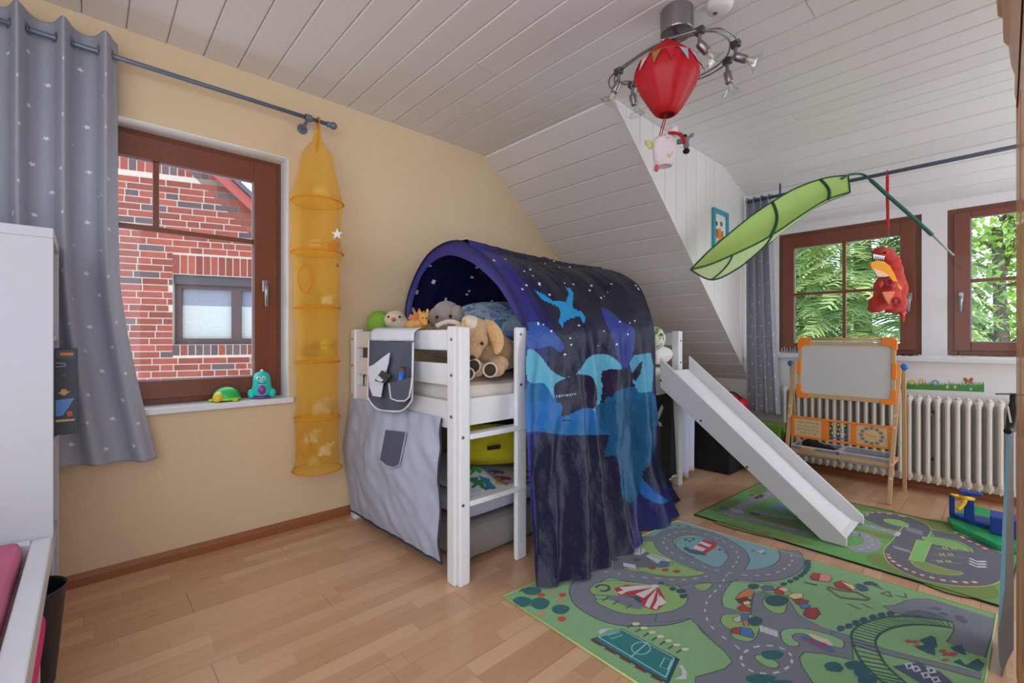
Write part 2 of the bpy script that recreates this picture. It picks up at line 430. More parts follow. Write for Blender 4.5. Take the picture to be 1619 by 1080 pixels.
slope_part('ceiling_dormer', YD, ZC, YW + 0.05, z_dorm(YW + 0.05), XC, XC2)
def cheek(name, x, s):
    """s=+1: faces +x"""
    pts = [(x - s * 0.012, YK, ZC), (x - s * 0.012, YD, ZC), (x - s * 0.012, YW + 0.06, z_dorm(YW + 0.06)), (x - s * 0.012, YW + 0.06, 0.7), (x - s * 0.012, YN + 0.04, z_slope(YN + 0.04) + 0.012)]
    o = struct(MB().prism(pts, (-s * 0.05, 0, 0)).build(name, m_groove)); y = YK - 0.02
    while y < YW - 0.002:
        y1 = min(y + 0.158, YW); g = 0.0025
        for (ya, yb) in ([(y, y1)] if not (y < YD < y1) else [(y, y1)]):
            lo = lambda t: min(ZC - 0.001, max(z_slope(t) + 0.002, 0.9)) ; a, c = ya + g, yb - g
            top = [(c, z_dorm(c)), (a, z_dorm(a))] if not (a < YD < c) else [(c, z_dorm(c)), (YD, ZC), (a, ZC)]
            P = [(a, lo(a)), (c, lo(c))] + top
            MB().prism([(x - s * TH, p, q) for p, q in P], (s * TH, 0, 0)).build('board', m_board, o, bevel=0.003, segs=1)
        y = y1
    return o
cheek('wall_dormer_left', XC, 1)
# knee wall, window wall
struct(MB().box(XL, XC, YN, YN + 0.06, 0, 0.74).box(XC, XC2, YN, YN + 0.06, 0, 0.93).box(XC2, XR, YN, YN + 0.06, 0, 0.74).build('wall_knee', m_white_wall))
struct(MB().box(XC - 0.02, XC2 + 0.02, YN - 0.045, YW + 0.02, 0.930, SILL).build('trim_3', m_sill, bevel=0.006))
w2 = (-1.505, -0.462); w3 = (-0.312, 0.73); wz = (0.955, 2.105)
b = MB(); T = YW + 0.2; zt = z_dorm(YW) + 0.03
b.box(XC, w2[0], YW, T, 0.5, zt); b.box(w2[1], w3[0], YW, T, 0.5, zt); b.box(w3[1], XC2, YW, T, 0.5, zt)
b.box(w2[0], w2[1], YW, T, wz[1], zt); b.box(w3[0], w3[1], YW, T, wz[1], zt); b.box(w2[0], w2[1], YW, T, 0.5, wz[0]); b.box(w3[0], w3[1], YW, T, 0.5, wz[0])
struct(b.build('wall_window', m_white_wall))
def gy(px, py): return ony(px, py, YW + 0.02)
window('window_2', 'y', YW + 0.022, w2[0], w2[1], wz[0] + 0.012, wz[1], 0.06, (gy(1256, 0).x, gy(1424, 0).x, gy(1424, 544).z, gy(1424, 372).z), [gy(1334, 461).z], [gy(1335, 0).x], (-0.535, 1.44), -1)
window('window_3', 'y', YW + 0.022, w3[0], w3[1], wz[0] + 0.012, wz[1], 0.06, (gy(1535, 0).x, gy(1535, 0).x + 0.79, gy(1535, 541).z, gy(1535, 345).z), [gy(1536, 444).z], [gy(1535, 0).x + 0.395], (-0.235, 1.42), -1)
struct(MB().box(XR, XR + 0.1, 0.5, 2.7, 0, ZC).build('wall_right', m_wall))  # unseen wall piece, added to keep side light off the tent
# unseen wall piece added behind the camera to dim the shelf; baseboards (the side right of the wardrobe is not seen and stays open)
struct(MB().box(XL, -1.0, YB - 0.1, YB, 0, ZC).build('wall_back_light_block', m_wall))
m_base = mat('beech_baseboard', (150, 92, 52), 0.4, var=0.15, scale=4, stretch=(6, 0.6, 20))
struct(MB().prism([(XL, YB, 0), (XL + 0.018, YB, 0), (XL + 0.018, YB, 0.035), (XL + 0.006, YB, 0.055), (XL, YB, 0.055)], (0, YN - YB, 0)).build('baseboard_left', m_base))
struct(MB().prism([(XL, YN, 0), (XL, YN - 0.018, 0), (XL, YN - 0.018, 0.035), (XL, YN - 0.006, 0.055), (XL, YN, 0.055)], (XR - XL, 0, 0)).build('baseboard_knee', m_base))
# the sky's openings (sampling guides for the sky's own light, they emit nothing themselves)
portal('portal_left', (XL - 0.23, 0.24, 1.44), (0, -PI / 2, 0), 1.4, 1.2)
portal('portal_dormer', (-0.38, YW + 0.22, 1.53), (-PI / 2, 0, 0), 2.3, 1.2)
portal('portal_back', (0.4, YB - 0.01, 1.27), (PI / 2, 0, 0), 2.8, 2.6)
portal('portal_right', (XR + 0.11, 3.85, 1.27), (0, PI / 2, 0), 2.6, 2.3)
portal('portal_side', (XR + 0.11, -0.45, 1.27), (0, PI / 2, 0), 2.6, 1.9)

# ================================================================ outside
# neighbouring brick house
NU = Vector((0.314, 0.949, 0)).normalized(); NP = at(300, 535, 5.6); NN = Vector((NU.y, -NU.x, 0))     # wall direction, point, outward normal (towards us)
def nb(px, py):
    D = ray(px, py); C = Vector((0, 0, CAM_H)); t = (NP - C).dot(NN) / D.dot(NN); p = C + D * t
    return ((p - NP).dot(NU), p.z)
def N3(u, z, n=0.0): return Vector((NP.x, NP.y, 0)) + NU * u + NN * n + Vector((0, 0, z))
house = thing('brick_house', 'red brick neighbouring house with a dark framed window seen through the left window', 'house', (NP.x, NP.y, -3.0))
m_mort = mat('pale_mortar', (176, 164, 158), 0.9, var=0.1, scale=30)
m_brick = mat('red_brick', (124, 58, 48), 0.8, var=0.25, scale=14, bump=0.4, bscale=60, rand=0.28)
m_brick2 = mat('slate_violet_brick', (78, 62, 68), 0.75, var=0.2, scale=14, bump=0.4, bscale=60, rand=0.2)
wl, wt = nb(273, 433); wbz = nb(273, 545)[1]; wr = wl + 1.30
ztop = nb(300, 282)[1]
vg0 = nb(344, 282); vg1 = nb(393, 327); vs = (vg1[1] - vg0[1]) / (vg1[0] - vg0[0])        # roof verge line
def verge(u): return vg0[1] + (u - vg0[0]) * vs
b = MB()
def slab(B, u0, u1, z0, z1, n0, n1): B.add([N3(u, z, n) for n in (n0, n1) for (u, z) in ((u0, z0), (u1, z0), (u1, z1), (u0, z1))], [(0, 1, 2, 3), (7, 6, 5, 4), (0, 4, 5, 1), (1, 5, 6, 2), (2, 6, 7, 3), (3, 7, 4, 0)]); return B
U0, U1 = -3.2, 4.2; um = vg0[0] - 1.6
P = [(U0, -3), (wl, -3), (wl, verge(um) ), (U0, verge(um))]
slab(b, U0, wl, -3, verge(um), -0.25, -0.0015); slab(b, wl, wr, -3, wbz, -0.25, -0.0015)
b.add([N3(u, z, n) for n in (-0.25, -0.0015) for (u, z) in ((wl, wt), (wr, wt), (wr, verge(wr)), (um, verge(um)), (wl, verge(um)))], [(0, 1, 2, 3, 4), (9, 8, 7, 6, 5), (0, 5, 6, 1), (1, 6, 7, 2), (2, 7, 8, 3), (3, 8, 9, 4), (4, 9, 5, 0)])
b.add([N3(u, z, n) for n in (-0.25, -0.0015) for (u, z) in ((wr, -3), (U1, -3), (U1, verge(U1)), (wr, verge(wr)))], [(0, 1, 2, 3), (7, 6, 5, 4), (0, 4, 5, 1), (1, 5, 6, 2), (2, 6, 7, 3), (3, 7, 4, 0)])
b.build('wall', m_mort, house)
RH, BLEN, J = 0.0795, 0.240, 0.0145
def brick_src(l, h, name):
    B = MB(); B.add([NU * a + NN * n + Vector((0, 0, c)) for n in (-0.02, 0.004) for (a, c) in ((-l / 2, -h / 2), (l / 2, -h / 2), (l / 2, h / 2), (-l / 2, h / 2))], [(0, 1, 2, 3), (7, 6, 5, 4), (0, 4, 5, 1), (1, 5, 6, 2), (2, 6, 7, 3), (3, 7, 4, 0)])
    me = bpy.data.meshes.new(name); me.from_pydata(B.v, [], B.f); return me
meshes = {}
def brick_mesh(l, h, k):
    key = (round(l, 2), round(h, 2), k)
    if key not in meshes:
        me = brick_src(l, h, 'brick'); me.materials.append(m_brick2 if k else m_brick); meshes[key] = me
    return meshes[key]
near, far = [], []
def lay(u, z, l, h, k):
    if z > verge(u) + 0.03 and u > um: return
    c = N3(u, z); px, py = proj(c); q = (u, z, l, h, k)
    (near if 186 < px < 402 and 240 < py < 602 else far).append(q)
rb = random.Random(11)
row = 0; z = wbz - 0.16 - RH * 16
soldier_lo, soldier_hi = (wt + 0.002, wt + 0.235), (wbz - 0.135, wbz)
while z < ztop + 1.5:
    u = U0 - rb.random() * 0.245; zc = z + RH / 2
    if zc > ztop + 0.15 + RH * 9: break
    if ztop - 0.01 < zc < ztop + 0.15: z = ztop + 0.155; zc = z + RH / 2
    while u < 2.6:
        l = BLEN if rb.random() < 0.8 else 0.118
        u0, u1 = u + J / 2, u + l + J / 2
        k = rb.random() < 0.2
        segs = [(u0, u1)]
        block = None
        if wbz - 0.135 < zc < wt + 0.235: block = (wl - 0.003, wr + 0.003)
        if block:
            segs = []
            if u0 < block[0]: segs.append((u0, min(u1, block[0])))
            if u1 > block[1]: segs.append((max(u0, block[1]), u1))
        for (p, q) in segs:
            if q - p > 0.03: lay((p + q) / 2, zc, q - p, RH - J, k)
        u += l + J
    row += 1; z += RH
u = wl
while u < wr:
    lay(u + 0.034, wt + 0.12, 0.066, 0.225, rb.random() < 0.1); lay(u + 0.034, wbz - 0.068, 0.066, 0.125, rb.random() < 0.6); u += 0.079
u = U0
while u < 2.6:
    lay(u + 0.034, ztop + 0.085, 0.066, 0.14, rb.random() < 0.35); u += 0.079
near.sort(key=lambda q: (proj(N3(q[0], q[1]))[0] - 300) ** 2 + (proj(N3(q[0], q[1]))[1] - 430) ** 2)
far += near[298:]; near = near[:298]
for (u, z, l, h, k) in near:
    o = bpy.data.objects.new('brick', brick_mesh(l, h, k)); COL.objects.link(o); o.parent = house; o.location = N3(u, z) - Vector((NP.x, NP.y, -3.0))
for kk in (0, 1):
    b = MB()
    for (u, z, l, h, k) in far:
        if bool(k) == bool(kk): slab(b, u - l / 2, u + l / 2, z - h / 2, z + h / 2, -0.02, 0.004)
    tag(b.build('outer_bricks', m_brick2 if kk else m_brick, house), kind='stuff')
# roof verge and roof of that house
m_verge = mat('dull_red_verge_board', (150, 70, 66), 0.6); m_tile = mat('dark_roof_tile', (70, 74, 86), 0.5, var=0.2, scale=8)
ua, ub = um - 0.1, U1
b = MB(); b.add([N3(u, verge(u) + dz, n) for n in (-0.1, 0.10) for (u, dz) in ((ua, -0.03), (ub, -0.03), (ub, 0.12), (ua, 0.12))], [(0, 1, 2, 3), (7, 6, 5, 4), (0, 4, 5, 1), (1, 5, 6, 2), (2, 6, 7, 3), (3, 7, 4, 0)]); b.build('verge_board', m_verge, house)
b = MB(); b.add([N3(u, verge(u) + dz, n) for n in (-6.0, 0.16) for (u, dz) in ((ua - 1.5, 0.13), (ub, 0.13), (ub, 0.2), (ua - 1.5, 0.2))], [(0, 1, 2, 3), (7, 6, 5, 4), (0, 4, 5, 1), (1, 5, 6, 2), (2, 6, 7, 3), (3, 7, 4, 0)]); b.build('roof', m_tile, house)
# its window
m_dark = mat('dark_plum_window_frame', (70, 56, 62), 0.45)
b = MB(); h1 = wt - 0.115; f = 0.07
slab(b, wl, wr, h1, wt, -0.16, -0.05); b.build('shutter_box', mat('anthracite_shutter_box', (62, 60, 68), 0.4), house)
b = MB(); slab(b, wl, wl + f, wbz, h1, -0.17, -0.10); slab(b, wr - f, wr, wbz, h1, -0.17, -0.10); slab(b, wl + f, wr - f, wbz, wbz + f, -0.17, -0.10); slab(b, wl + f, wr - f, h1 - f * 0.7, h1, -0.17, -0.10)
mid = nb(372, 480)[0]; slab(b, mid - 0.055, mid + 0.055, wbz + f, h1 - f * 0.7, -0.17, -0.10)
wf = b.build('window', m_dark, house)
m_ngl = mat('grey_reflecting_glass', (120, 128, 150), 0.08, spec=0.8); m_blind = mat('white_pleated_blind', (176, 184, 188), 0.8)
for (p, q) in ((wl + f, mid - 0.055), (mid + 0.055, wr - f)):
    b = MB(); slab(b, p, q, wbz + f, h1 - f * 0.7, -0.16, -0.155); b.build('pane', m_ngl, wf)
    b = MB(); z = wbz + f; zt2 = wbz + f + 0.40; k = 0
    while z < zt2:
        b.add([N3(p, z, -0.153), N3(q, z, -0.153), N3(q, z + 0.011, -0.146), N3(p, z + 0.011, -0.146), N3(q, z + 0.022, -0.153), N3(p, z + 0.022, -0.153)], [(0, 1, 2, 3), (3, 2, 4, 5)]); z += 0.022
    b.build('blind', m_blind, wf)
# ================================================================ loft bed
m_wp = mat('white_painted_wood', (232, 232, 236), 0.4, var=0.03, scale=5)
m_wp2 = mat('white_painted_slide', (222, 220, 226), 0.38, var=0.02, scale=5)
m_bolt = mat('dull_bolt_metal', (120, 116, 118), 0.4, metal=0.7)
BX0, BX1, BY0, BY1, BT = -2.745, -1.655, 1.185, 3.285, 1.155
bed = thing('loft_bed', 'white half-height loft bed with ladder against the cream wall', 'loft bed', (-2.2, 2.235, 0))
def post(x0, x1, y0, y1, z1): return MB().box(x0, x1, y0, y1, 0, z1).build('post', m_wp, bed, bevel=0.006)
PW = 0.058
post(BX1 - PW, BX1, BY0, BY0 + PW, BT); post(BX0, BX0 + PW, BY0, BY0 + PW, BT); post(BX1 - PW, BX1, BY1 - PW, BY1, BT); post(BX0, BX0 + PW, BY1 - PW, BY1, BT)
for (z0, z1) in ((1.045, 1.140), (0.885, 0.985), (0.690, 0.815)):
    MB().box(BX0 + PW, BX1 - PW, BY0 + 0.012, BY0 + 0.036, z0, z1).build('end_rail', m_wp, bed, bevel=0.005)
for (z0, z1) in ((1.045, 1.140), (0.69, 0.815)):
    MB().box(BX0 + PW, BX1 - PW, BY1 - 0.036, BY1 - 0.012, z0, z1).build('end_rail', m_wp, bed, bevel=0.005)
MB().box(BX1 - 0.036, BX1 - 0.012, BY0 + PW, BY1 - PW, 0.700, 0.825).build('side_rail', m_wp, bed, bevel=0.005)
MB().box(BX0 + 0.012, BX0 + 0.036, BY0 + PW, BY1 - PW, 0.69, 0.815).build('side_rail', m_wp, bed, bevel=0.005)
MB().box(BX0 + 0.012, BX0 + 0.036, BY0 + PW, BY1 - PW, 1.045, 1.14).build('side_rail', m_wp, bed, bevel=0.005)
MB().box(BX1 - 0.036, BX1 - 0.012, 1.66, 2.84, 1.045, 1.14).build('guard_rail', m_wp, bed, bevel=0.005)
MB().box(BX1 - 0.036, BX1 - 0.012, 1.66, 2.84, 0.885, 0.985).build('guard_rail', m_wp, bed, bevel=0.005)
for k in range(15):
    y = BY0 + 0.12 + k * 0.13; MB().box(BX0 + 0.03, BX1 - 0.04, y, y + 0.07, 0.735, 0.752).build('slat', m_wp, bed)
# ladder
lad = MB(); 
MB().box(BX1 + 0.0005, BX1 + 0.024, BY0 + 0.012, BY0 + 0.072, 0, BT - 0.004).build('ladder_stile', m_wp, bed, bevel=0.008)
LS0, LS1 = 1.548, 1.622
MB().box(BX1 - 0.010, BX1 + 0.016, LS0, LS1, 0.0, BT + 0.0).build('ladder_stile', m_wp, bed, bevel=0.010)
for zz in (0.645, 0.345):
    MB().box(BX1 - 0.035, BX1 + 0.026, BY0 + 0.074, LS1 - 0.012, zz, zz + 0.024).build('rung', m_wp, bed, bevel=0.004)
b = MB()
def bolt(x, y, z, n): return MB().cyl((x, y, z), (x + n[0] * 0.004, y + n[1] * 0.004, z + n[2] * 0.004), 0.0075, 0.006, 10).build('bolt', m_bolt, bed)
for z in (1.095, 0.935, 0.75): bolt(BX1 - 0.022, BY0, z, (0, -1, 0)); bolt(BX0 + 0.03, BY0, z, (0, -1, 0))
for z in (0.66, 0.36): bolt(BX1 + 0.024, BY0 + 0.03, z, (1, 0, 0)); bolt(BX1 + 0.016, LS1 - 0.03, z + 0.002, (1, 0, 0))
for z in (1.12, 0.87): bolt(BX1 + 0.016, LS0 + 0.03, z, (1, 0, 0))
for z in (1.08, 0.92): bolt(BX1, BY1 - 0.03, z, (1, 0, 0))
# upper mattress
m_sheet = mat('cream_bed_sheet', (226, 218, 208), 0.85, var=0.05, scale=6, bump=0.5, bscale=9)
def rounded_block(x0, x1, y0, y1, z0, z1, amp, seed, nx=26, ny=40, pillow=0.05):
    """soft block: every side slightly puffed and rumpled"""
    B = MB()
    def warp(p):
        n = noise.noise(Vector((p.x * 5 + seed, p.y * 5, p.z * 5))) * amp + noise.noise(Vector((p.x * 14, p.y * 14 + seed, p.z * 14))) * amp * 0.4
        return p + Vector((n * 0.6, n * 0.6, n))
    def soft(u, v, w):  # squash corners
        x = x0 + (x1 - x0) * u; y = y0 + (y1 - y0) * v; z = z0 + (z1 - z0) * w
        cxm, cym, czm = (x0 + x1) / 2, (y0 + y1) / 2, (z0 + z1) / 2
        hx, hy, hz = (x1 - x0) / 2, (y1 - y0) / 2, (z1 - z0) / 2; r = min(hx, hy, hz) * 0.6
        q = Vector((x, y, z)); c = Vector((max(x0 + r, min(x1 - r, x)), max(y0 + r, min(y1 - r, y)), max(z0 + r, min(z1 - r, z))))
        d = q - c
        return warp(c + d.normalized() * r if d.length > r else q)
    nz = 5
    B.sheet(nx, ny, lambda u, v: soft(u, v, 1)); B.sheet(ny, nz, lambda v, w: soft(1, v, w)); B.sheet(ny, nz, lambda v, w: soft(0, 1 - v, w))
    B.sheet(nx, nz, lambda u, w: soft(u, 0, w)); B.sheet(nx, nz, lambda u, w: soft(1 - u, 1, w)); B.sheet(nx, ny, lambda u, v: soft(1 - u, v, 0))
    return B
mt = tag(rounded_block(BX0 + 0.055, BX1 - 0.048, BY0 + 0.050, BY1 - 0.055, 0.768, 0.888, 0.008, 1.0).build('mattress', m_sheet, smooth=True), 'cream sheeted mattress on the upper deck of the loft bed', 'mattress')
# slide
SY0, SY1 = 2.90, 3.215
sl = thing('bed_slide', 'white wooden children\'s slide sloping from the loft bed down to the racing rug', 'slide', (-1.1, 3.05, 0))
TOP = ony(1036, 596, SY0); TIP = ony(1342, 845, SY0); LOW = ony(1036, 620, SY0); 
A = Vector((BX1 + 0.03, 0, 0.965)); Bv = Vector((-0.62, 0, 0.105))
dirv = (Bv - A).normalized(); nrm = Vector((-dirv.z, 0, dirv.x)); 
if nrm.z < 0: nrm = -nrm
hgt = 0.155
def sp(t, n): return A + (Bv - A) * t + nrm * n
ZF = 0.0100                                                      # the slide's foot stands on the rug pile
XS = BX1 + 0.028                                                 # its head butts against the bed's outside
def sx(n): return sp((XS - A.x - nrm.x * n) / (Bv.x - A.x), n)     # point of the slide's line n above/below its edge at x = XS
side = [sx(0), sp(1.0, 0), Vector((-0.565, 0, 0.055)), Vector((-0.565, 0, ZF)), Vector((-0.675, 0, ZF)), sx(-hgt)]
for (y0, y1) in ((SY0, SY0 + 0.022), (SY1 - 0.022 + 0.13, SY1 + 0.13)):
    MB().prism([Vector((p.x, y0, p.z)) for p in side], (0, y1 - y0, 0)).build('side_board', m_wp2, sl, bevel=0.004)
Y0, Y1 = SY0 + 0.0225, SY1 + 0.13 - 0.0225
b = MB(); q = [sx(-0.075), sp(0.93, -0.075), Vector((-0.62, 0, 0.026)), Vector((-0.585, 0, 0.018)), Vector((-0.60, 0, ZF + 0.001)), sp(0.92, -0.087), sx(-0.087)]
b.prism([Vector((p.x, Y0, p.z)) for p in q], (0, Y1 - Y0, 0)); b.build('chute', mat('bright_white_chute', (240, 243, 248), 0.22), sl)
for t in (0.08, 0.36, 0.64, 0.9):
    c = sp(t, -0.115); MB().cyl((c.x, SY0, c.z), (c.x, SY0 - 0.004, c.z), 0.008, 0.006, 10).build('bolt', m_bolt, sl)
# ================================================================ bed tent
def poly_px(ox, oy, s, pts, smooth=0):
    q = [(ox + x / s, oy + y / s) for x, y in pts]
    return [(p.x, p.y) for p in catmull([(a, b_, 0) for a, b_ in q], smooth, True)] if smooth else q
front_px = [(641, 512), (643, 478), (655, 440), (675, 405), (700, 386), (725, 381), (748, 391), (775, 413), (800, 446), (820, 484), (836, 522)]
F0 = []
for i, (px, py) in enumerate(front_px):
    F0.append(ony(px, py, 1.552 + 0.070 * i / (len(front_px) - 1)))
F0[-1] = Vector((-1.622, 1.612, F0[-1].z)); F0[-2].x = min(F0[-2].x + 0.01, -1.66)
far_pts = [(-2.74, 1.02), (-2.73, 1.15), (-2.69, 1.32), (-2.58, 1.50), (-2.40, 1.60), (-2.19, 1.637), (-2.02, 1.615), (-1.877, 1.560), (-1.748, 1.470), (-1.680, 1.34), (-1.626, 1.17)]
F1 = [Vector((x, 2.83, z)) for x, z in far_pts]
NA = 12
A0 = catmull(F0, NA); A1 = catmull(F1, NA)
floor_px = [(849, 931), (880, 928), (915, 916), (950, 900), (984, 884), (1000, 868), (1012, 846), (1040, 832), (1064, 815), (1078, 793)]
floor_path = catmull([onz(a_, b_, 0.012) for a_, b_ in floor_px], 12)
def along(path, t):
    f = max(0.0, min(0.9999, t)) * (len(path) - 1); i = int(f); return path[i].lerp(path[i + 1], f - i)
NS, NARC, NDROP = 260, 120, 260
SPL = NARC / (NARC + NDROP)
def tent_point(s, t):
    if t <= SPL:
        a = t / SPL; p = along(A0, a).lerp(along(A1, a), s)
        sag = math.sin(PI * s); cx_, cz_ = -2.19, 1.0
        r = Vector((p.x - cx_, 0, p.z - cz_)); rl = max(r.length, 0.1)
        k = -0.022 * sag * (0.4 + a) - 0.012 * abs(math.sin(2 * PI * s)) * a
        w = 0.012 * noise.noise(Vector((s * 9, a * 5, 0.3))) + 0.006 * noise.noise(Vector((s * 25, a * 8, 2.0)))
        edge = min(1, s * 10, (1 - s) * 10)
        fold = 0.020 * max(0, a - 0.55) / 0.45 * math.sin(s * 21 + 1.2 + 2.0 * math.sin(a * 3)) * edge
        hold = 1 - max(0, (a - 0.7) / 0.3) ** 2
        p = p + r / rl * ((k + w * edge) * hold + fold * hold)
        if a < 0.4: p.x = min(p.x, BX0 - 0.005 + max(0.0, p.z - 1.16) * 0.8)
        if a > 0.5: p.x = max(p.x, BX1 + 0.029 - max(0.0, p.z - 1.08) * 0.8)
        return p
    v = (t - SPL) / (1 - SPL)
    top = along(A0, 1).lerp(along(A1, 1), s); edge = min(1, s * 14, (1 - s) * 14)
    top = tent_point(s, SPL)
    bot = along(floor_path, s); e = v ** (2.0 + 2.2 * s * s)
    x = top.x + (bot.x - top.x) * e; y = top.y + (bot.y - top.y) * e; z = top.z + (bot.z - top.z) * v
    x += 0.02 * math.sin(PI * v)
    y -= 0.075 * math.sin(PI * v ** 0.8) * max(0, 1 - 4 * s) ; x += 0.02 * math.sin(PI * v) * max(0, 1 - 3 * s)
    grow = 0.35 + 1.2 * v if v < 0.85 else 1.37 - 2.0 * (v - 0.85)
    ph = s * 21 + 1.2 + 2.0 * math.sin(3) + v * 1.5
    fold = 0.030 * math.sin(ph) + 0.018 * math.sin(s * 47 + 3 * v + 0.6) + 0.022 * noise.noise(Vector((s * 7, v * 3.0, 5.0))) + 0.009 * noise.noise(Vector((s * 22 + 3 * v, v * 9.0, 1.0)))
    grow *= min(1, v * 5)
    x += fold * grow * (0.35 + 0.65 * edge)
    y += 0.6 * fold * grow * edge
    x = max(x, BX1 + 0.022 + 0.006)
    if v > 0.9: z += 0.012 * (noise.noise(Vector((s * 9, 3, 3))) + 0.4) * (v - 0.9) * 10
    return Vector((x, y, max(z, 0.012)))
tent = thing('bed_tent', 'dark blue printed play tent arched over the loft bed and draped to the floor', 'tent', (-2.0, 2.2, 0))
def pleat(s): return 0.034 * math.exp(-((s - 0.40) / 0.035) ** 2) - 0.030 * math.exp(-((s - 0.50) / 0.045) ** 2) + 0.030 * math.exp(-((s - 0.61) / 0.04) ** 2) + 0.022 * math.exp(-((s - 0.82) / 0.04) ** 2) + 0.02 * math.exp(-((s - 0.17) / 0.05) ** 2)
grid = []
for j in range(NARC + NDROP + 1):
    t_ = j / (NARC + NDROP); ramp = max(0.0, min(1.0, (t_ - SPL * 0.62) / (SPL * 0.9)))
    grid.append([tent_point(i / NS, t_) + Vector((1.0, 0, 0.25)) * (pleat(i / NS + 0.03 * (t_ - 0.5)) * ramp) for i in range(NS + 1)])
for it in range(60):                                     # ease the turn from arch to hanging cloth
    prev = [r_[:] for r_ in grid[NARC - 26:NARC + 40]]
    for k in range(1, len(prev) - 1):
        w_ = 0.5 * math.sin(PI * k / (len(prev) - 1))
        for i in range(NS + 1): grid[NARC - 26 + k][i] = prev[k][i].lerp((prev[k - 1][i] + prev[k + 1][i]) * 0.5, w_)
cloth = MB().sheet(NS, NARC + NDROP, lambda u, v: grid[round(v * (NARC + NDROP))][round(u * NS)]).build('canopy', attr_mat('night_print_satin', 0.36, trans=0.04, bump=0.7, bscale=9, spec=0.32), tent, smooth=True)
c1 = (780, 380, 3.6); c2 = (800, 640, 3.6)
NIGHT = (26, 25, 62)
prints = [
 ((23, 104, 166), poly_px(*c1, [(205, 800), (290, 815), (345, 860), (380, 1010), (440, 1025), (560, 965), (620, 960), (640, 900), (680, 890), (760, 840), (900, 850), (910, 1080), (200, 1080)], 3)),
 ((94, 176, 208), poly_px(*c1, [(195, 625), (260, 650), (330, 740), (400, 780), (450, 775), (490, 740), (540, 670), (590, 648), (660, 655), (715, 695), (730, 735), (640, 740), (620, 850), (600, 960), (560, 960), (575, 800), (520, 765), (450, 770), (380, 800), (345, 830), (345, 900), (290, 815), (195, 800)], 3)),
 ((30, 22, 58), poly_px(*c1, [(345, 860), (352, 820), (390, 800), (450, 770), (500, 762), (560, 790), (585, 830), (590, 900), (570, 960), (480, 970), (420, 1000), (385, 1005), (380, 960), (362, 895)], 3)),
 ((34, 25, 60), poly_px(*c1, [(620, 740), (715, 735), (760, 830), (690, 865), (682, 895), (650, 860), (612, 800)], 0)),
 ((0, 92, 140), poly_px(*c1, [(640, 900), (682, 895), (690, 865), (780, 835), (900, 850), (905, 1085), (620, 1085)], 3)),
 ((80, 160, 198), poly_px(*c1, [(775, 700), (800, 655), (895, 640), (912, 720), (905, 860), (830, 870), (790, 800), (815, 780), (850, 690), (815, 720), (790, 760)], 0)),
 ((30, 24, 58), poly_px(*c1, [(830, 700), (852, 685), (840, 750), (812, 800), (790, 790), (800, 750)], 0)),
 ((34, 150, 214), poly_px(*c1, [(230, 280), (290, 310), (330, 340), (380, 345), (410, 355), (432, 305), (410, 265), (440, 275), (457, 300), (450, 370), (462, 395), (500, 400), (525, 440), (515, 475), (490, 430), (440, 445), (400, 465), (395, 500), (370, 465), (385, 420), (375, 385), (340, 365), (280, 340)], 0)),
 ((24, 108, 184), poly_px(*c2, [(118, -10), (310, -10), (320, 70), (440, 20), (500, 30), (500, 90), (330, 85), (230, 120), (118, 155)], 3)),
 ((0, 82, 126), poly_px(*c2, [(540, -10), (840, -10), (830, 300), (780, 380), (770, 480), (710, 560), (660, 500), (650, 380), (620, 290), (560, 290), (590, 150), (520, 60)], 3)),
 ((22, 100, 176), poly_px(*c2, [(775, 420), (850, 500), (925, 545), (880, 565), (800, 535), (765, 490)], 2)),
 ((44, 60, 150), poly_px(*c1, [(610, 380), (700, 430), (740, 470), (800, 500), (800, 620), (760, 730), (715, 690), (680, 560)], 2)),
 ((44, 84, 172), poly_px(*c1, [(190, 470), (300, 490), (400, 590), (380, 640), (330, 600), (240, 620), (190, 600)], 3)),
]
prints = [(c, p, (min(q[0] for q in p), max(q[0] for q in p), min(q[1] for q in p), max(q[1] for q in p))) for c, p in prints]
order = [11, 12, 0, 4, 1, 2, 3, 5, 6, 7, 8, 9, 10]
stars_px = [(780 + x / 3.6, 380 + y / 3.6, r) for x, y, r in [(70, 105, 1.6), (5, 115, 2.0), (210, 165, 1.5), (178, 178, 1.3), (225, 198, 1.2), (188, 258, 2.0), (165, 275, 1.6), (262, 250, 2.4), (320, 308, 2.0), (128, 350, 2.8), (340, 400, 1.6), (295, 130, 1.2), (345, 118, 1.3), (375, 155, 1.3), (435, 152, 1.6), (405, 240, 1.3), (455, 253, 1.4), (558, 258, 2.0), (548, 287, 2.0), (613, 328, 1.7), (650, 293, 1.2), (632, 318, 1.2), (670, 250, 1.5), (255, 475, 2.0), (285, 480, 1.7), (330, 518, 1.8), (488, 482, 2.0), (438, 556, 1.6), (443, 594, 1.5), (407, 648, 1.9), (720, 465, 1.9), (748, 386, 1.6), (785, 380, 1.5), (810, 258, 1.4), (825, 275, 1.5), (765, 535, 1.6), (703, 592, 1.8), (778, 468, 1.3), (630, 515, 1.2), (805, 460, 1.4), (598, 600, 1.4), (35, 200, 1.7), (75, 265, 1.6)]]
rs = random.Random(5)
in_stars = [(rs.uniform(1.6, 2.8), rs.uniform(0.05, 0.5)) for _ in range(46)]
teeth = [(880 + 4.5 * k * 0.95, 627 - k * 0.55) for k in range(8)]
wtot = NS
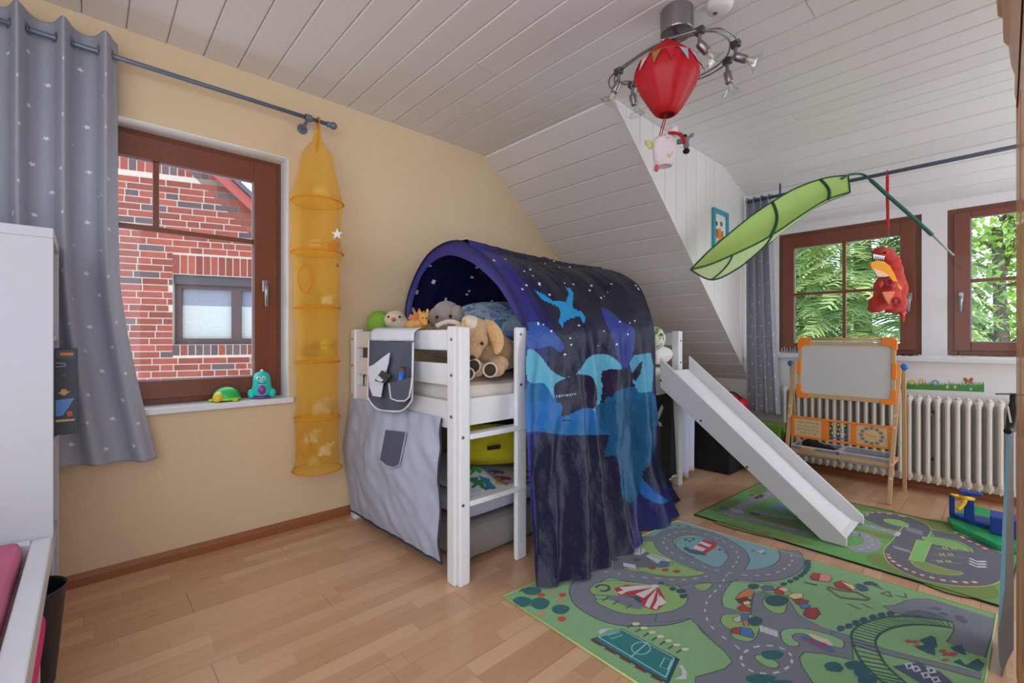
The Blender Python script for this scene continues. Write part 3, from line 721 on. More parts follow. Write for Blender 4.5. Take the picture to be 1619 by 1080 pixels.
def tent_colour(c, idx):
    i, j = idx % NS, idx // NS; s, t = i / NS, j / (NARC + NDROP)
    if t < SPL * 0.52:
        a = t / SPL
        for (sy, sa) in in_stars:
            if abs(c.y - sy) < 0.011 and abs(a - sa) < 0.006: return (225, 225, 240)
        return (24, 24, 66)
    px, py = proj(c); col = NIGHT
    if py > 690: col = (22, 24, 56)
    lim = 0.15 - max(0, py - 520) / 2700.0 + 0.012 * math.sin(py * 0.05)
    if s < lim: col = (36, 38, 128) if s < lim * 0.6 else (30, 30, 98)  # bluish strip at the front edge: light on the satin put into the colour
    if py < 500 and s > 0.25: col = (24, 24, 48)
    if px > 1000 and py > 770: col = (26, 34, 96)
    for n in order:
        cc, p, bb = prints[n]
        if bb[0] < px < bb[1] and bb[2] < py < bb[3] and inside((px, py), p): col = cc
    for (sx, sy, r) in stars_px:
        if abs(px - sx) < r * 0.75 and abs(py - sy) < r * 0.75: return (235, 238, 248)
    for (tx, ty) in teeth:
        if abs(px - tx) < 1.2 and abs(py - ty) < 1.6: return (150, 180, 200)
    return col
set_print(cloth, tent_colour)
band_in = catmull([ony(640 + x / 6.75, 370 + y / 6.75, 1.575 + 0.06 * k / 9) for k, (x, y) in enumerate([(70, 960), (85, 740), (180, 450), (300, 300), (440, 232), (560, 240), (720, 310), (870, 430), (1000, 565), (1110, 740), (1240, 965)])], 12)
cut = lambda path, t: along(path, t)
MB().sheet(80, 5, lambda u, v: along(A0, u).lerp(along(band_in, u), v) + Vector((0, 0.012 * math.sin(v * PI) + 0.006 * noise.noise(Vector((u * 14, v * 3, 0))), 0))).build('front_band', mat('lit_violet_satin', (74, 72, 158), 0.45, trans=0.25, var=0.1, scale=8), tent, smooth=True)  # hem flap; its lighter violet has room light put into the colour
MB().tube(A0, 0.006, 6).build('hoop', mat('navy_piping', (30, 30, 80), 0.5), tent, smooth=True)

# ================================================================ things on the upper deck
def eye(c, r, parent, d=(1, 0, 0), m=None): return MB().ell(c, r, seg=10, rings=6).build('eye', m or mat('glossy_black_eye', (22, 16, 14), 0.12), parent, smooth=True)
m_dog = mat('tan_plush', (206, 166, 128), 0.95, var=0.2, scale=30, bump=1.0, bscale=90, sheen=0.4)
m_cream = mat('cream_plush', (238, 222, 198), 0.95, var=0.1, scale=30, bump=1.0, bscale=90, sheen=0.4)
m_dkb = mat('dark_brown_pad', (58, 40, 34), 0.8, bump=0.4, bscale=60)
dog = thing('plush_dog', 'large tan plush dog with drooping ears lying at the top of the ladder', 'plush toy', (-1.80, 1.42, 0.915))
def dp(px, py, d): return at(px, py, d)
body = blob('body', [(dp(776, 556, 2.45), (0.13, 0.12, 0.11)), (dp(753, 520, 2.30), (0.064, 0.064, 0.056)), (dp(753, 538, 2.27), (0.062, 0.062, 0.062)), (dp(747, 556, 2.235), (0.044, 0.05, 0.04)), (dp(788, 575, 2.30), (0.065, 0.045, 0.045)), (dp(783, 583, 2.25), (0.06, 0.042, 0.042)), (dp(752, 583, 2.25), (0.055, 0.042, 0.042)), (dp(741, 590, 2.17), (0.032, 0.036, 0.036)), (dp(795, 560, 2.50), (0.10, 0.10, 0.09))], m_dog, dog, 0.009, 5)
MB().ell(dp(746, 511, 2.285), (0.052, 0.060, 0.036), rotm(10, 30, 35)).build('blaze', m_cream, dog, smooth=True)
ear_o = MB(); ear_o.tube(catmull([dp(765, 508, 2.31), dp(778, 520, 2.28), dp(786, 538, 2.26), dp(786, 552, 2.25), dp(782, 560, 2.25)], 5), [0.012, 0.018, 0.024, 0.03, 0.034, 0.037, 0.040, 0.042, 0.043, 0.043, 0.042, 0.040, 0.038, 0.036, 0.033, 0.030, 0.027, 0.023, 0.018, 0.012, 0.004], 12, flat=0.45).build('ear', mat('golden_plush', (222, 180, 128), 0.95, var=0.15, scale=30, bump=1.0, bscale=90), dog, smooth=True)
MB().tube(catmull([dp(735, 508, 2.27), dp(733, 520, 2.24), dp(732, 540, 2.23)], 5), [0.015, 0.022, 0.028, 0.032, 0.033, 0.032, 0.031, 0.028, 0.024, 0.018, 0.008], 12, flat=0.45).build('ear', MATS['golden_plush'], dog, smooth=True)
eye(dp(762, 543, 2.206), 0.009, dog); eye(dp(741, 545, 2.215), 0.008, dog)
MB().ell(dp(746, 566, 2.19), (0.014, 0.02, 0.012)).build('nose', m_dkb, dog, smooth=True)
for (px, py, d, r) in ((775, 585, 2.175, 0.030), (749, 579, 2.195, 0.030), (741, 591, 2.14, 0.024)):
    c = dp(px, py, d); toc = (Vector((0, 0, CAM_H)) - c).normalized(); rr = toc.to_track_quat('Z', 'Y').to_matrix()
    p_ = MB().ell(c, (r * 1.25, r * 1.25, 0.034), rr).build('paw', m_cream, dog, smooth=True)
    MB().ell(c + toc * 0.024, (r * 0.92, r * 0.98, 0.016), rr).build('pad', m_dkb, p_, smooth=True)
m_grey = mat('grey_plush', (168, 156, 152), 0.95, var=0.15, scale=30, bump=1.0, bscale=90, sheen=0.4)
ele = thing('plush_elephant', 'grey plush elephant head peeking over the bed end rail under the tent', 'plush toy', dp(706, 515, 2.62) * 1.0)
blob('body', [(dp(706, 497, 2.62), (0.085, 0.085, 0.078)), (dp(706, 516, 2.66), (0.09, 0.1, 0.09)), (dp(700, 535, 2.70), (0.12, 0.12, 0.12))], m_grey, ele, 0.01, 5)
MB().ell(dp(724, 500, 2.57), (0.035, 0.055, 0.062), rotm(0, 0, 40)).build('ear', m_grey, ele, smooth=True)
MB().ell(dp(687, 502, 2.60), (0.03, 0.05, 0.055), rotm(0, 0, 40)).build('ear', m_grey, ele, smooth=True)
eye(dp(691, 501, 2.535), 0.009, ele); eye(dp(712, 500, 2.535), 0.009, ele)
wp = thing('plush_sheep', 'white and grey curly plush toy between the plush elephant and plush dog', 'plush toy', dp(748, 515, 2.52))
blob('body', [(dp(753, 512, 2.62), (0.055, 0.07, 0.050), rotm(0, 0, 30)), (dp(745, 520, 2.57), (0.032, 0.032, 0.032)), (dp(743, 533, 2.64), (0.055, 0.055, 0.055)), (dp(743, 552, 2.64), (0.055, 0.055, 0.055)), (dp(743, 572, 2.64), (0.055, 0.055, 0.055))], mat('curly_light_grey_plush', (196, 192, 190), 0.95, var=0.35, scale=70, bump=1.5, bscale=120), wp, 0.009, 3)
MB().tube(catmull([dp(690, 516, 2.33), dp(708, 509, 2.36), dp(724, 512, 2.36), (dp(733, 520, 2.36))], 5), 0.013, 8).build('tail', m_cream, wp, smooth=True)
m_or = mat('orange_felt', (226, 164, 92), 0.9, var=0.1, scale=20, bump=0.5, bscale=80)
drg = thing('plush_dragon', 'small orange plush dragon with jagged crest behind the bed end rail', 'plush toy', dp(668, 516, 2.42))
blob('body', [(dp(670, 503, 2.38), (0.026, 0.026, 0.032)), (dp(672, 511, 2.36), (0.018, 0.018, 0.016)), (dp(666, 513, 2.43), (0.035, 0.04, 0.03)), (dp(655, 515, 2.46), (0.05, 0.05, 0.035)), (dp(660, 530, 2.48), (0.05, 0.05, 0.05))], m_or, drg, 0.006, 4)
for (px, py) in ((664, 491), (676, 488)): MB().tube([dp(px + (2 if px < 670 else -1), 500, 2.38), dp(px, py + 3, 2.38), dp(px, py, 2.38)], [0.011, 0.008, 0.003], 8).build('horn', m_or, drg, smooth=True)
MB().prism([dp(645 + x, 485 + y, 2.46) for x, y in ((0, 20), (4, 11), (8, 14), (10, 4), (14, 10), (18, 2), (22, 9), (26, 6), (28, 14), (24, 22))], (0.012, -0.008, 0)).build('crest', mat('rust_felt', (198, 122, 72), 0.9), drg)
MB().tube(catmull([dp(640, 518, 2.54), dp(645, 512, 2.54), dp(655, 513, 2.50), dp(664, 516, 2.47)], 4), 0.009, 8).build('arm', m_or, drg, smooth=True)
eye(dp(668, 503, 2.345), 0.004, drg); eye(dp(674, 503, 2.345), 0.004, drg)
m_gp = mat('lime_plush', (138, 182, 62), 0.95, var=0.15, scale=30, bump=0.8, bscale=90)
gp = thing('plush_cushion', 'round lime green and white plush cushion in the wall corner of the bed', 'plush toy', dp(612, 520, 2.62))
blob('body', [(dp(600, 512, 2.84), (0.075, 0.08, 0.082)), (dp(604, 530, 2.84), (0.068, 0.078, 0.09)), (dp(606, 552, 2.84), (0.068, 0.078, 0.09)), (dp(606, 563, 2.84), (0.066, 0.072, 0.075))], m_gp, gp, 0.01, 4)
fc = blob('face_panel', [(dp(625, 506, 2.79), (0.062, 0.070, 0.060)), (dp(634, 514, 2.79), (0.05, 0.06, 0.048))], m_cream, gp, 0.009, 4)
MB().ell(dp(622, 505, 2.722), (0.012, 0.014, 0.012)).build('cheek', mat('pink_felt', (208, 120, 120), 0.9), gp, smooth=True)
eye(dp(614, 501, 2.73), 0.007, gp); eye(dp(632, 501, 2.73), 0.007, gp)
# pillow and duvet
def pillow(name, c, ax, ay, az, hx, hy, hz, m, parent=None, seed=0.0, wr=0.01, smooth=True):
    c = Vector(c); ax, ay, az = Vector(ax).normalized(), Vector(ay).normalized(), Vector(az).normalized(); B = MB()
    def side(sg):
        def fn(u, v):
            a, b_ = 2 * u - 1, 2 * v - 1
            h = (max(0, 1 - a ** 4) * max(0, 1 - b_ ** 4)) ** 0.5; pin = 1 - 0.08 * (a * a * b_ * b_)
            n = noise.noise(Vector((a * 2.5 + seed, b_ * 2.5, sg))) * wr * h
            return c + ax * (hx * a * pin * (1 - 0.05 * (1 - b_ * b_))) + ay * (hy * b_ * pin) + az * (sg * hz * h + n)
        return fn
    B.sheet(22, 22, side(1)); B.sheet(22, 22, lambda u, v: side(-1)(1 - u, v)); return B
def voronoi_mat(name, cols, scale, rough=0.85):
    m = bpy.data.materials.new(name); m.use_nodes = True; N = m.node_tree.nodes; L = m.node_tree.links; b = N['Principled BSDF']
    tc = N.new('ShaderNodeTexCoord'); vo = N.new('ShaderNodeTexVoronoi'); vo.inputs['Scale'].default_value = scale; nz = N.new('ShaderNodeTexNoise'); nz.inputs['Scale'].default_value = scale * 0.6
    ad = N.new('ShaderNodeVectorMath'); ad.operation = 'ADD'; L.new(tc.outputs['Object'], ad.inputs[0]); L.new(nz.outputs['Color'], ad.inputs[1]); L.new(tc.outputs['Object'], nz.inputs['Vector']); L.new(ad.outputs[0], vo.inputs['Vector'])
    sp_ = N.new('ShaderNodeSeparateColor'); L.new(vo.outputs['Color'], sp_.inputs[0])
    cr = N.new('ShaderNodeValToRGB'); cr.color_ramp.interpolation = 'CONSTANT'; e = cr.color_ramp.elements
    for i, c in enumerate(cols):
        k = e[i] if i < 2 else e.new(i / len(cols)); k.position = i / len(cols); k.color = lin(c) + (1,)
    L.new(sp_.outputs[0], cr.inputs[0]); L.new(cr.outputs[0], b.inputs['Base Color']); b.inputs['Roughness'].default_value = rough
    nb_ = N.new('ShaderNodeTexNoise'); nb_.inputs['Scale'].default_value = 10; L.new(tc.outputs['Object'], nb_.inputs['Vector']); bp = N.new('ShaderNodeBump'); bp.inputs['Strength'].default_value = 0.5; bp.inputs['Distance'].default_value = 0.02; L.new(nb_.outputs[0], bp.inputs['Height']); L.new(bp.outputs[0], b.inputs['Normal'])
    MATS[name] = m; return m
m_bluep = voronoi_mat('blue_patterned_cotton', [(150, 180, 222), (120, 160, 214), (176, 200, 232), (138, 170, 218), (200, 214, 236), (96, 140, 190)], 9)
m_duv = voronoi_mat('navy_patterned_cotton', [(70, 84, 140), (52, 60, 108), (120, 140, 196), (92, 74, 84), (60, 70, 126), (150, 168, 214)], 12)
tag(pillow('pillow', dp(791, 508, 2.98), (0.25, 1, 0.05), (-0.8, 0.2, 0.5), (0.5, -0.1, 0.9), 0.26, 0.18, 0.085, m_bluep, seed=2).build('pillow', m_bluep, smooth=True), 'light blue patterned pillow under the tent hoop beside the plush dog', 'pillow')
dv = MB().sheet(30, 40, lambda u, v: Vector((BX0 + 0.10 + 0.90 * u, 1.82 + 1.00 * v, 0.958 + 0.055 * math.sin(PI * min(1, u * 1.02)) ** 0.5 * min(1, (v + 0.08) * 7, (1.05 - v) * 6) + 0.03 * noise.noise(Vector((u * 6, v * 7, 0))))))
tag(dv.build('duvet', m_duv, smooth=True, solid=0.02), 'rumpled navy and blue patterned duvet inside the bed tent', 'duvet')
# globe-like ball next to the slide
gb = thing('plush_ball', 'white and green patterned soft ball at the far end of the bed', 'ball', dp(1033, 555, 3.25))
MB().ell(dp(1033, 535, 3.25), 0.085, seg=24, rings=14).build('ball_skin', voronoi_mat('white_green_patches', [(226, 228, 220), (206, 210, 204), (222, 224, 214), (128, 158, 70), (228, 228, 222), (90, 110, 84)], 14), gb, smooth=True)
tag(pillow('pillow', (-1.80, 3.085, 0.975), (1, 0.1, 0), (0, 1, 0.05), (0, 0, 1), 0.12, 0.13, 0.07, m_sheet, seed=4).build('pillow', mat('white_cotton', (236, 234, 230), 0.85, bump=0.5, bscale=9), smooth=True), 'white pillow at the head of the slide', 'pillow')

# ================================================================ bed end curtain, pocket organiser
m_lilac = mat('pale_blue_grey_cotton', (186, 192, 214), 0.85, var=0.05, scale=5, trans=0.1, bump=0.3, bscale=14)
m_pipe = mat('charcoal_piping', (52, 54, 70), 0.8)
cur = thing('bed_curtain', 'pale blue-grey cotton curtain closing the end of the loft bed below its rails', 'curtain', (-2.2, 1.16, 0.07))
bx0, bx1 = BX0 + 0.01, BX1 - PW - 0.03
def bc(u, v):
    x = bx0 + (bx1 - bx0) * u; z = 0.736 - (0.736 - 0.075 + 0.03 * (1 - u)) * v
    bul = math.sin(PI * min(1, v * 1.02)) ** 0.8
    y = BY0 - 0.004 - 0.05 * bul * (0.35 + 0.65 * math.sin(PI * u)) - 0.028 * bul * noise.noise(Vector((u * 4.5 - v * 2.2, v * 2.4 + u * 1.0, 0.7))) - 0.010 * noise.noise(Vector((u * 13 - v * 6, v * 5 + u * 4, 2)))
    y -= 0.012 * math.sin(u * 16 + v * 5) * (1 - v) * v * 2
    x -= 0.02 * (1 - u) * math.sin(PI * v)
    return Vector((x, min(y, BY0 - 0.002) , z))
cc_ = MB().sheet(70, 60, bc).build('cloth', m_lilac, cur, smooth=True)
MB().tube([bc(1, v / 30) + Vector((0, -0.002, 0)) for v in range(31)], 0.005, 6).build('piping', m_pipe, cur, smooth=True)
MB().tube([bc(u / 40, 1) + Vector((0, -0.002, 0)) for u in range(41)], 0.005, 6).build('piping', m_pipe, cur, smooth=True)
def on_curtain(px, py, off=0.006):
    p = ony(px, py, BY0 - 0.04); u = (p.x - bx0) / (bx1 - bx0); v = (0.736 - p.z) / 0.661; return bc(max(0, min(1, u)), max(0, min(1, v))) + Vector((0, -off, 0))
pk = [(613, 679), (640, 684), (640, 722), (639, 733), (631, 737), (620, 733), (612, 724)]
MB().poly([on_curtain(*p, 0.009) for p in pk]).build('pocket', mat('slate_cotton', (84, 88, 106), 0.8, bump=0.5, bscale=25), cur, solid=0.004, tri=True)
MB().tube([on_curtain(*p, 0.011) for p in pk[1:]], 0.003, 6).build('pocket_trim', m_lilac, cur, smooth=True)
# pocket organiser on the end rail
YO = BY0 - 0.034
m_slate = MATS['slate_cotton']; m_wtrim = mat('white_cotton_trim', (226, 230, 240), 0.8)
org = thing('hanging_pocket_organiser', 'slate grey pocket organiser with white piping hung over the bed end rail', 'pocket organiser', (-2.3, BY0, 0.7))
def op(px, py, d=0.0): return ony(px, py, YO - d)
MB().sheet(20, 6, lambda u, v: op(585 + 69 * u, 519 + 20 * v, 0.004 * math.sin(u * 22) * v + 0.004) + Vector((0, 0.042 * (1 - v) ** 6, 0.004 * (1 - v)))).build('hanging_flap', m_wtrim, org, smooth=True, solid=0.003)
def os_(u, v):
    px = 584 - 2 * v + 70 * u + (1 - 2 * u) * 5 * max(0, v - 0.85) / 0.15; py = 538 + 110 * v + 4 * u - 12 * (abs(2 * u - 1) ** 4) * max(0, v - 0.8) / 0.2
    return op(px, py, 0.008 + 0.010 * math.sin(u * 13 + v) * min(1, 2 * v + 0.2))
MB().sheet(28, 30, os_).build('back_panel', m_slate, org, smooth=True, solid=0.003)
rim = [os_(0, v / 12) for v in range(13)] + [os_(u / 12, 1) for u in range(1, 12)] + [os_(1, 1 - v / 12) for v in range(13)]
MB().tube([p + Vector((0, -0.003, 0)) for p in rim], 0.005, 6).build('piping', m_wtrim, org, smooth=True)
pkt = [(615, 606), (652, 596), (650, 612), (647, 628), (640, 634), (628, 634), (618, 630)]
MB().poly([op(a_, b_, 0.056) for a_, b_ in pkt]).build('pocket', m_slate, org, solid=0.003, tri=True)
MB().tube([op(a_, b_, 0.059) for a_, b_ in pkt[1:] + pkt[:1]], 0.004, 6).build('pocket_piping', m_wtrim, org, smooth=True)
pk2 = [(582, 580), (590, 577), (605, 565), (615, 558), (613, 575), (606, 600), (601, 628), (589, 626), (584, 612)]
MB().prism([op(a_, b_, 0.034) for a_, b_ in pk2], (0, 0.006, 0)).build('folded_pocket', m_wtrim, org)
bk = thing('comic_booklet', 'small booklet with black striped cover tucked in the pocket organiser', 'booklet', op(605, 600, 0.05))
MB().prism([op(a_, b_, 0.048) for a_, b_ in ((592, 602), (603, 586), (618, 594), (608, 606))], (0, 0.006, 0)).build('cover', mat('black_print', (34, 34, 42), 0.5), bk)
MB().prism([op(a_, b_, 0.0495) for a_, b_ in ((594, 600), (598, 594), (606, 601), (602, 604))], (0, 0.001, 0)).build('stripe', m_wtrim, bk)
bk = thing('blue_tin', 'blue cylindrical tin poking out of the organiser\'s right pocket', 'tin', op(630, 625, 0.03))
MB().tube([op(631, 628, 0.036), op(636, 586, 0.036)], 0.014, 16).build('tin_body', mat('royal_blue_tin', (34, 110, 206), 0.35), bk, smooth=True)
MB().cyl(op(636, 586, 0.036), op(636.5, 581, 0.036), 0.0145, seg=16).build('lid', mat('brown_lid', (104, 70, 60), 0.5), bk)

# ================================================================ lower bed level
m_gm = mat('grey_mattress_cover', (150, 142, 138), 0.9, var=0.06, scale=5, bump=0.6, bscale=7)
tag(rounded_block(-2.70, -1.765, 1.30, 3.20, 0.012, 0.184, 0.008, 4.0).build('mattress', m_gm, smooth=True), 'grey covered mattress on the floor under the loft bed', 'mattress')
tag(rounded_block(-2.68, -1.79, 1.34, 3.18, 0.210, 0.288, 0.008, 9.0).build('mattress_topper', mat('pale_lilac_sheet', (196, 198, 216), 0.85, bump=0.5, bscale=8), smooth=True), 'thin lilac sheeted topper on the floor mattress', 'mattress')
dd = thing('dinosaur_duvet', 'white duvet with coloured dinosaur prints heaped behind the ladder rungs', 'duvet', (-2.1, 1.8, 0.29))
def ddf(u, v):
    x = -2.60 + 0.80 * u; y = 1.40 + 0.95 * v; h = math.sin(PI * min(1, max(0, u * 1.02))) ** 0.6 * math.sin(PI * min(1, max(0, v))) ** 0.6
    h *= min(1, max(0, (1.64 - y) / 0.08)) * min(1, max(0, (x + 2.08) / 0.10))
    return Vector((x, y, 0.312 + h * 0.20 * (0.8 + 0.5 * noise.noise(Vector((u * 4, v * 4, 1)))) + 0.02 * noise.noise(Vector((u * 12, v * 12, 3))) * h))
MB().sheet(30, 34, ddf).build('cover', mat('white_duvet_cotton', (226, 228, 238), 0.85), dd, smooth=True, solid=0.012)
def ddp(uc, vc, r, pts, c, nm):
    q = [ddf(uc + r * a_, vc + r * b_ * 0.85) + Vector((0.004, 0, 0.012)) for a_, b_ in pts]
    MB().poly(q).build(nm, mat(nm + '_' + str(c[0]), c, 0.8), dd, tri=True)
dino = [(-1, -0.1), (-0.5, 0.2), (-0.2, 0.6), (0.1, 0.45), (0.4, 0.7), (0.9, 0.5), (1.0, 0.15), (0.5, 0.1), (0.55, -0.5), (0.3, -0.5), (0.2, -0.1), (-0.2, -0.1), (-0.3, -0.55), (-0.55, -0.5), (-0.5, -0.1)]
k = 0
for (u, v, c) in ((0.86, 0.30, (206, 60, 120)), (0.93, 0.22, (222, 180, 50)), (0.90, 0.07, (70, 140, 90)), (0.80, 0.12, (90, 170, 90)), (0.97, 0.40, (206, 60, 120)), (0.72, 0.35, (120, 110, 150)), (0.95, 0.12, (60, 130, 150)), (0.75, 0.2, (200, 150, 120)), (0.82, 0.48, (80, 150, 180)), (0.68, 0.5, (222, 180, 50)), (0.9, 0.55, (90, 170, 90))):
    ddp(u, v, 0.075, dino, c, 'dinosaur_print'); k += 1
yc = thing('yellow_cushion', 'yellow cushion with dark printed face lying under the loft bed', 'cushion', (-2.2, 2.0, 0.45))
cpos = dp(772, 702, 2.72)
pillow('c', cpos, (0.6, 0.8, 0), (-0.35, 0.25, 0.9), (0.7, -0.5, 0.45), 0.2, 0.12, 0.07, None).build('cover', mat('bright_yellow_plush', (222, 206, 40), 0.9, bump=0.5, bscale=60), yc, smooth=True)
MB().prism([dp(a_, b_, 2.60) for a_, b_ in ((770, 706), (791, 703), (791, 708), (771, 711))], (-0.03, 0.025, -0.015)).build('mouth_print', mat('dark_olive_print', (44, 42, 20), 0.9), yc)
dk = thing('dark_cushion', 'dark olive patterned cushion behind the yellow cushion', 'cushion', (-2.4, 2.1, 0.45))
pillow('c', dp(775, 690, 2.98), (0.6, 0.8, 0), (-0.2, 0.15, 0.95), (0.7, -0.5, 0.3), 0.27, 0.11, 0.05, None).build('cover', voronoi_mat('olive_black_pattern', [(40, 46, 30), (60, 80, 30), (26, 26, 30), (90, 110, 40), (34, 40, 40), (50, 60, 60)], 18), dk, smooth=True)
# pirate flag and white cloths hanging under the far part of the bed
pf = thing('pirate_flag_curtain', 'black cloth with white skull and crossbones hanging under the slide end', 'curtain', (-1.66, 3.05, 0.05))
def pff(u, v):
    y = 2.80 + 0.40 * u + 0.02 * math.sin(v * 3); x = BX1 - 0.026 + 0.010 * math.sin(u * 17 + v * 2) + 0.03 * v * v * (1 - u * 0.4); return Vector((x, y, 0.696 - 0.615 * v))
MB().sheet(30, 30, pff).build('cloth', mat('black_cotton', (38, 38, 42), 0.8, bump=0.4, bscale=20), pf, smooth=True, solid=0.003)
m_bone = mat('white_print', (220, 220, 214), 0.8)
def onflag(px, py): p = onx(px, py, BX1 - 0.006); return p
for (pts) in ([(1034, 668), (1044, 645), (1047, 640), (1049, 645), (1043, 660), (1037, 672)], [(1032, 662), (1045, 668), (1047, 674), (1041, 674), (1033, 668)]):
    MB().prism([onflag(a_, b_) for a_, b_ in pts], (-0.004, 0, 0)).build('bone', m_bone, pf)
MB().ell(onflag(1033, 662), (0.005, 0.04, 0.045)).build('skull', m_bone, pf, smooth=True)
MB().tube([pff(u / 20, 1) for u in range(21)], 0.008, 6).build('white_hem', m_bone, pf, smooth=True)
wc = thing('white_bed_curtain', 'white printed cotton curtain hanging behind the far bed post', 'curtain', (-1.75, 3.4, 0.03))
MB().sheet(30, 16, lambda u, v: Vector((BX1 - 0.032 + 0.018 * math.sin(u * 14 + v), BY1 + 0.012 + 0.21 * u, 0.80 - (0.76 - 0.02 * math.sin(u * 9)) * v))).build('cloth', mat('white_lilac_cotton', (222, 222, 240), 0.85, trans=0.15), wc, smooth=True, solid=0.003)
# ================================================================ left side
def star_on(fn, u, v, ru, rv, rot, off):
    return [fn(u + (ru if i % 2 == 0 else ru * 0.42) * math.sin(rot + i * PI / 5), v + (rv if i % 2 == 0 else rv * 0.42) * math.cos(rot + i * PI / 5)) + off for i in range(10)]
m_curt = mat('grey_star_cotton', (184, 186, 200), 0.85, trans=0.28, var=0.03, scale=8)
m_starp = mat('white_star_print', (236, 236, 240), 0.85)
m_rod = mat('blue_grey_metal', (112, 122, 142), 0.35, metal=0.4)
XROD = -2.695; ZROD = 2.353
rod = thing('curtain_rod', 'blue-grey curtain rod with round finial above the left window', 'curtain rod', (XROD, 0.3, ZROD))
MB().cyl((XROD, -0.75, ZROD), (XROD, 1.02, ZROD), 0.011).build('tube', m_rod, rod, smooth=True)
MB().lathe((XROD, 1.02, ZROD), [(0.011, 0), (0.016, 0.004), (0.017, 0.012), (0.012, 0.018), (0.020, 0.030), (0.022, 0.042), (0.014, 0.056), (0.003, 0.062)], 16, axis=(0, 1, 0)).build('finial', m_rod, rod, smooth=True)
br = MB(); br.cyl((XROD, 0.90, ZROD), (XROD, 0.935, ZROD), 0.020).cyl((XROD, 0.917, ZROD - 0.005), (XL, 0.917, ZROD - 0.03), 0.009).cyl((XL + 0.012, 0.917, ZROD - 0.03), (XL, 0.917, ZROD - 0.03), 0.028); br.build('bracket', m_rod, rod, bevel=0.002)
def lc(u, v):                                                     # u along the rod from the hidden side, v from top to hem
    z = 2.425 - (2.425 - 0.548) * v
    yr = 0.104 + (0.02 * max(0, v - 0.4) / 0.6) + 0.118 * max(0, (v - 0.55) / 0.45) ** 1.4
    y = -0.62 + (yr + 0.62) * u
    ph = 2 * PI * (u * 5.55) + 0.5; damp = 1 - 0.45 * v
    x = XROD + 0.014 + 0.052 * damp * (abs(math.sin(ph)) ** 0.8 * (1 if math.sin(ph) > 0 else -1)) + 0.014 * v * math.sin(u * 9 + 1 + v * 2)
    y += 0.012 * math.cos(ph) * damp
    z -= 0.012 * v * math.sin(u * 8) 
    return Vector((max(x, XL + 0.042), y, z))
lcur = thing('window_curtain', 'grey curtain with white stars bunched at the left window beside the tall shelf', 'curtain', (XROD, -0.25, 0.548))
def eyelet_sheet(nu, nv, fn, dist, clear):
    """curtain cloth with real holes where the rod passes through its eyelets"""
    B = MB().sheet(nu, nv, fn); keep = []
    for f in B.f:
        q = [B.v[i] for i in f]; probe = q + [(q[i] + q[i - 1]) / 2 for i in range(4)] + [sum(q, Vector()) / 4]
        if min(dist(p) for p in probe) > clear: keep.append(f)
    B.f = keep; B.m = [0] * len(keep); return B
def eyelets(fn, side_of, parent, axis, centre, n, r):
    prev = None
    for i in range(n + 1):
        s_ = side_of(i / n)
        if prev is not None and (s_ > 0) != (prev > 0):
            c_ = centre(i / n); e1 = Vector((0, 0, 1)); e2 = Vector(axis).cross(e1)
            MB().tube([c_ + (e1 * math.cos(k * PI / 8) + e2 * math.sin(k * PI / 8)) * r for k in range(16)], 0.0025, 6, closed=True).build('eyelet', m_rod, parent, smooth=True)
        prev = s_
v_rod = (2.425 - ZROD) / (2.425 - 0.548)
eyelet_sheet(220, 190, lc, lambda p: math.hypot(p.x - XROD, p.z - ZROD), 0.0150).build('cloth', m_curt, lcur, smooth=True, solid=0.002)
eyelets(lc, lambda u: lc(u, v_rod).x - XROD, lcur, (0, 1, 0), lambda u: Vector((XROD, lc(u, v_rod).y, ZROD)), 400, 0.0185)
b = MB(); rr = random.Random(8)
for i in range(9):
    for j in range(17):
        u = (i + 0.5 + 0.5 * (j % 2) + rr.uniform(-0.15, 0.15)) / 9.5; v = (j + 0.6 + rr.uniform(-0.2, 0.2)) / 17.3
        if 0.02 < u < 0.985 and 0.065 < v < 0.98: b.poly(star_on(lc, u, v, 0.0135, 0.0062, rr.uniform(0, 1.2), Vector((0.0025, 0, 0))))
tag(b.build('star_print', m_starp, lcur, tri=True), kind='stuff')
# yellow mesh toy organiser
m_mesh = mat('yellow_orange_mesh_cloth', (255, 204, 66), 0.8, trans=0.55, alpha=0.50, var=0.05, scale=5)
m_ringm = mat('orange_tape', (238, 150, 30), 0.7, trans=0.2)
OX, OY = -2.650, 0.952
dO = 2.58
def zo(py): return CAM_H + (CY - py) / FOCAL * dO
og = thing('hanging_mesh_organiser', 'tall yellow tiered mesh toy organiser hanging from the rod end', 'toy organiser', (OX, OY, zo(750)))
rings = [(320, 0.139), (400, 0.138), (487, 0.124), (572, 0.119), (660, 0.120), (742, 0.130)]
prof = [(0.016, zo(205)), (0.026, zo(222)), (0.066, zo(236)), (0.084, zo(246)), (0.098, zo(270))]
for i, (py, r) in enumerate(rings):
    prof.append((r, zo(py)))
    if i < 5: prof += [((r + rings[i + 1][1]) / 2 - 0.010, zo(py + (rings[i + 1][0] - py) * t)) for t in (0.3, 0.55, 0.8)]
MB().lathe((OX, OY, 0), prof, 32, lobes=7, depth=0.03, capped=False).build('mesh_tube', m_mesh, og, smooth=True)
for (py, r) in rings: MB().tube([(OX + r * math.cos(a), OY + r * math.sin(a), zo(py)) for a in [2 * PI * k / 32 for k in range(32)]], 0.0042, 6, closed=True).build('ring', m_ringm, og, smooth=True)
for (py, r) in rings: MB().lathe((OX, OY, zo(py) - 0.003), [(0.001, -0.006), (r * 0.6, -0.005), (r, 0)], 32, capped=False).build('tier_floor', m_mesh, og, smooth=True)
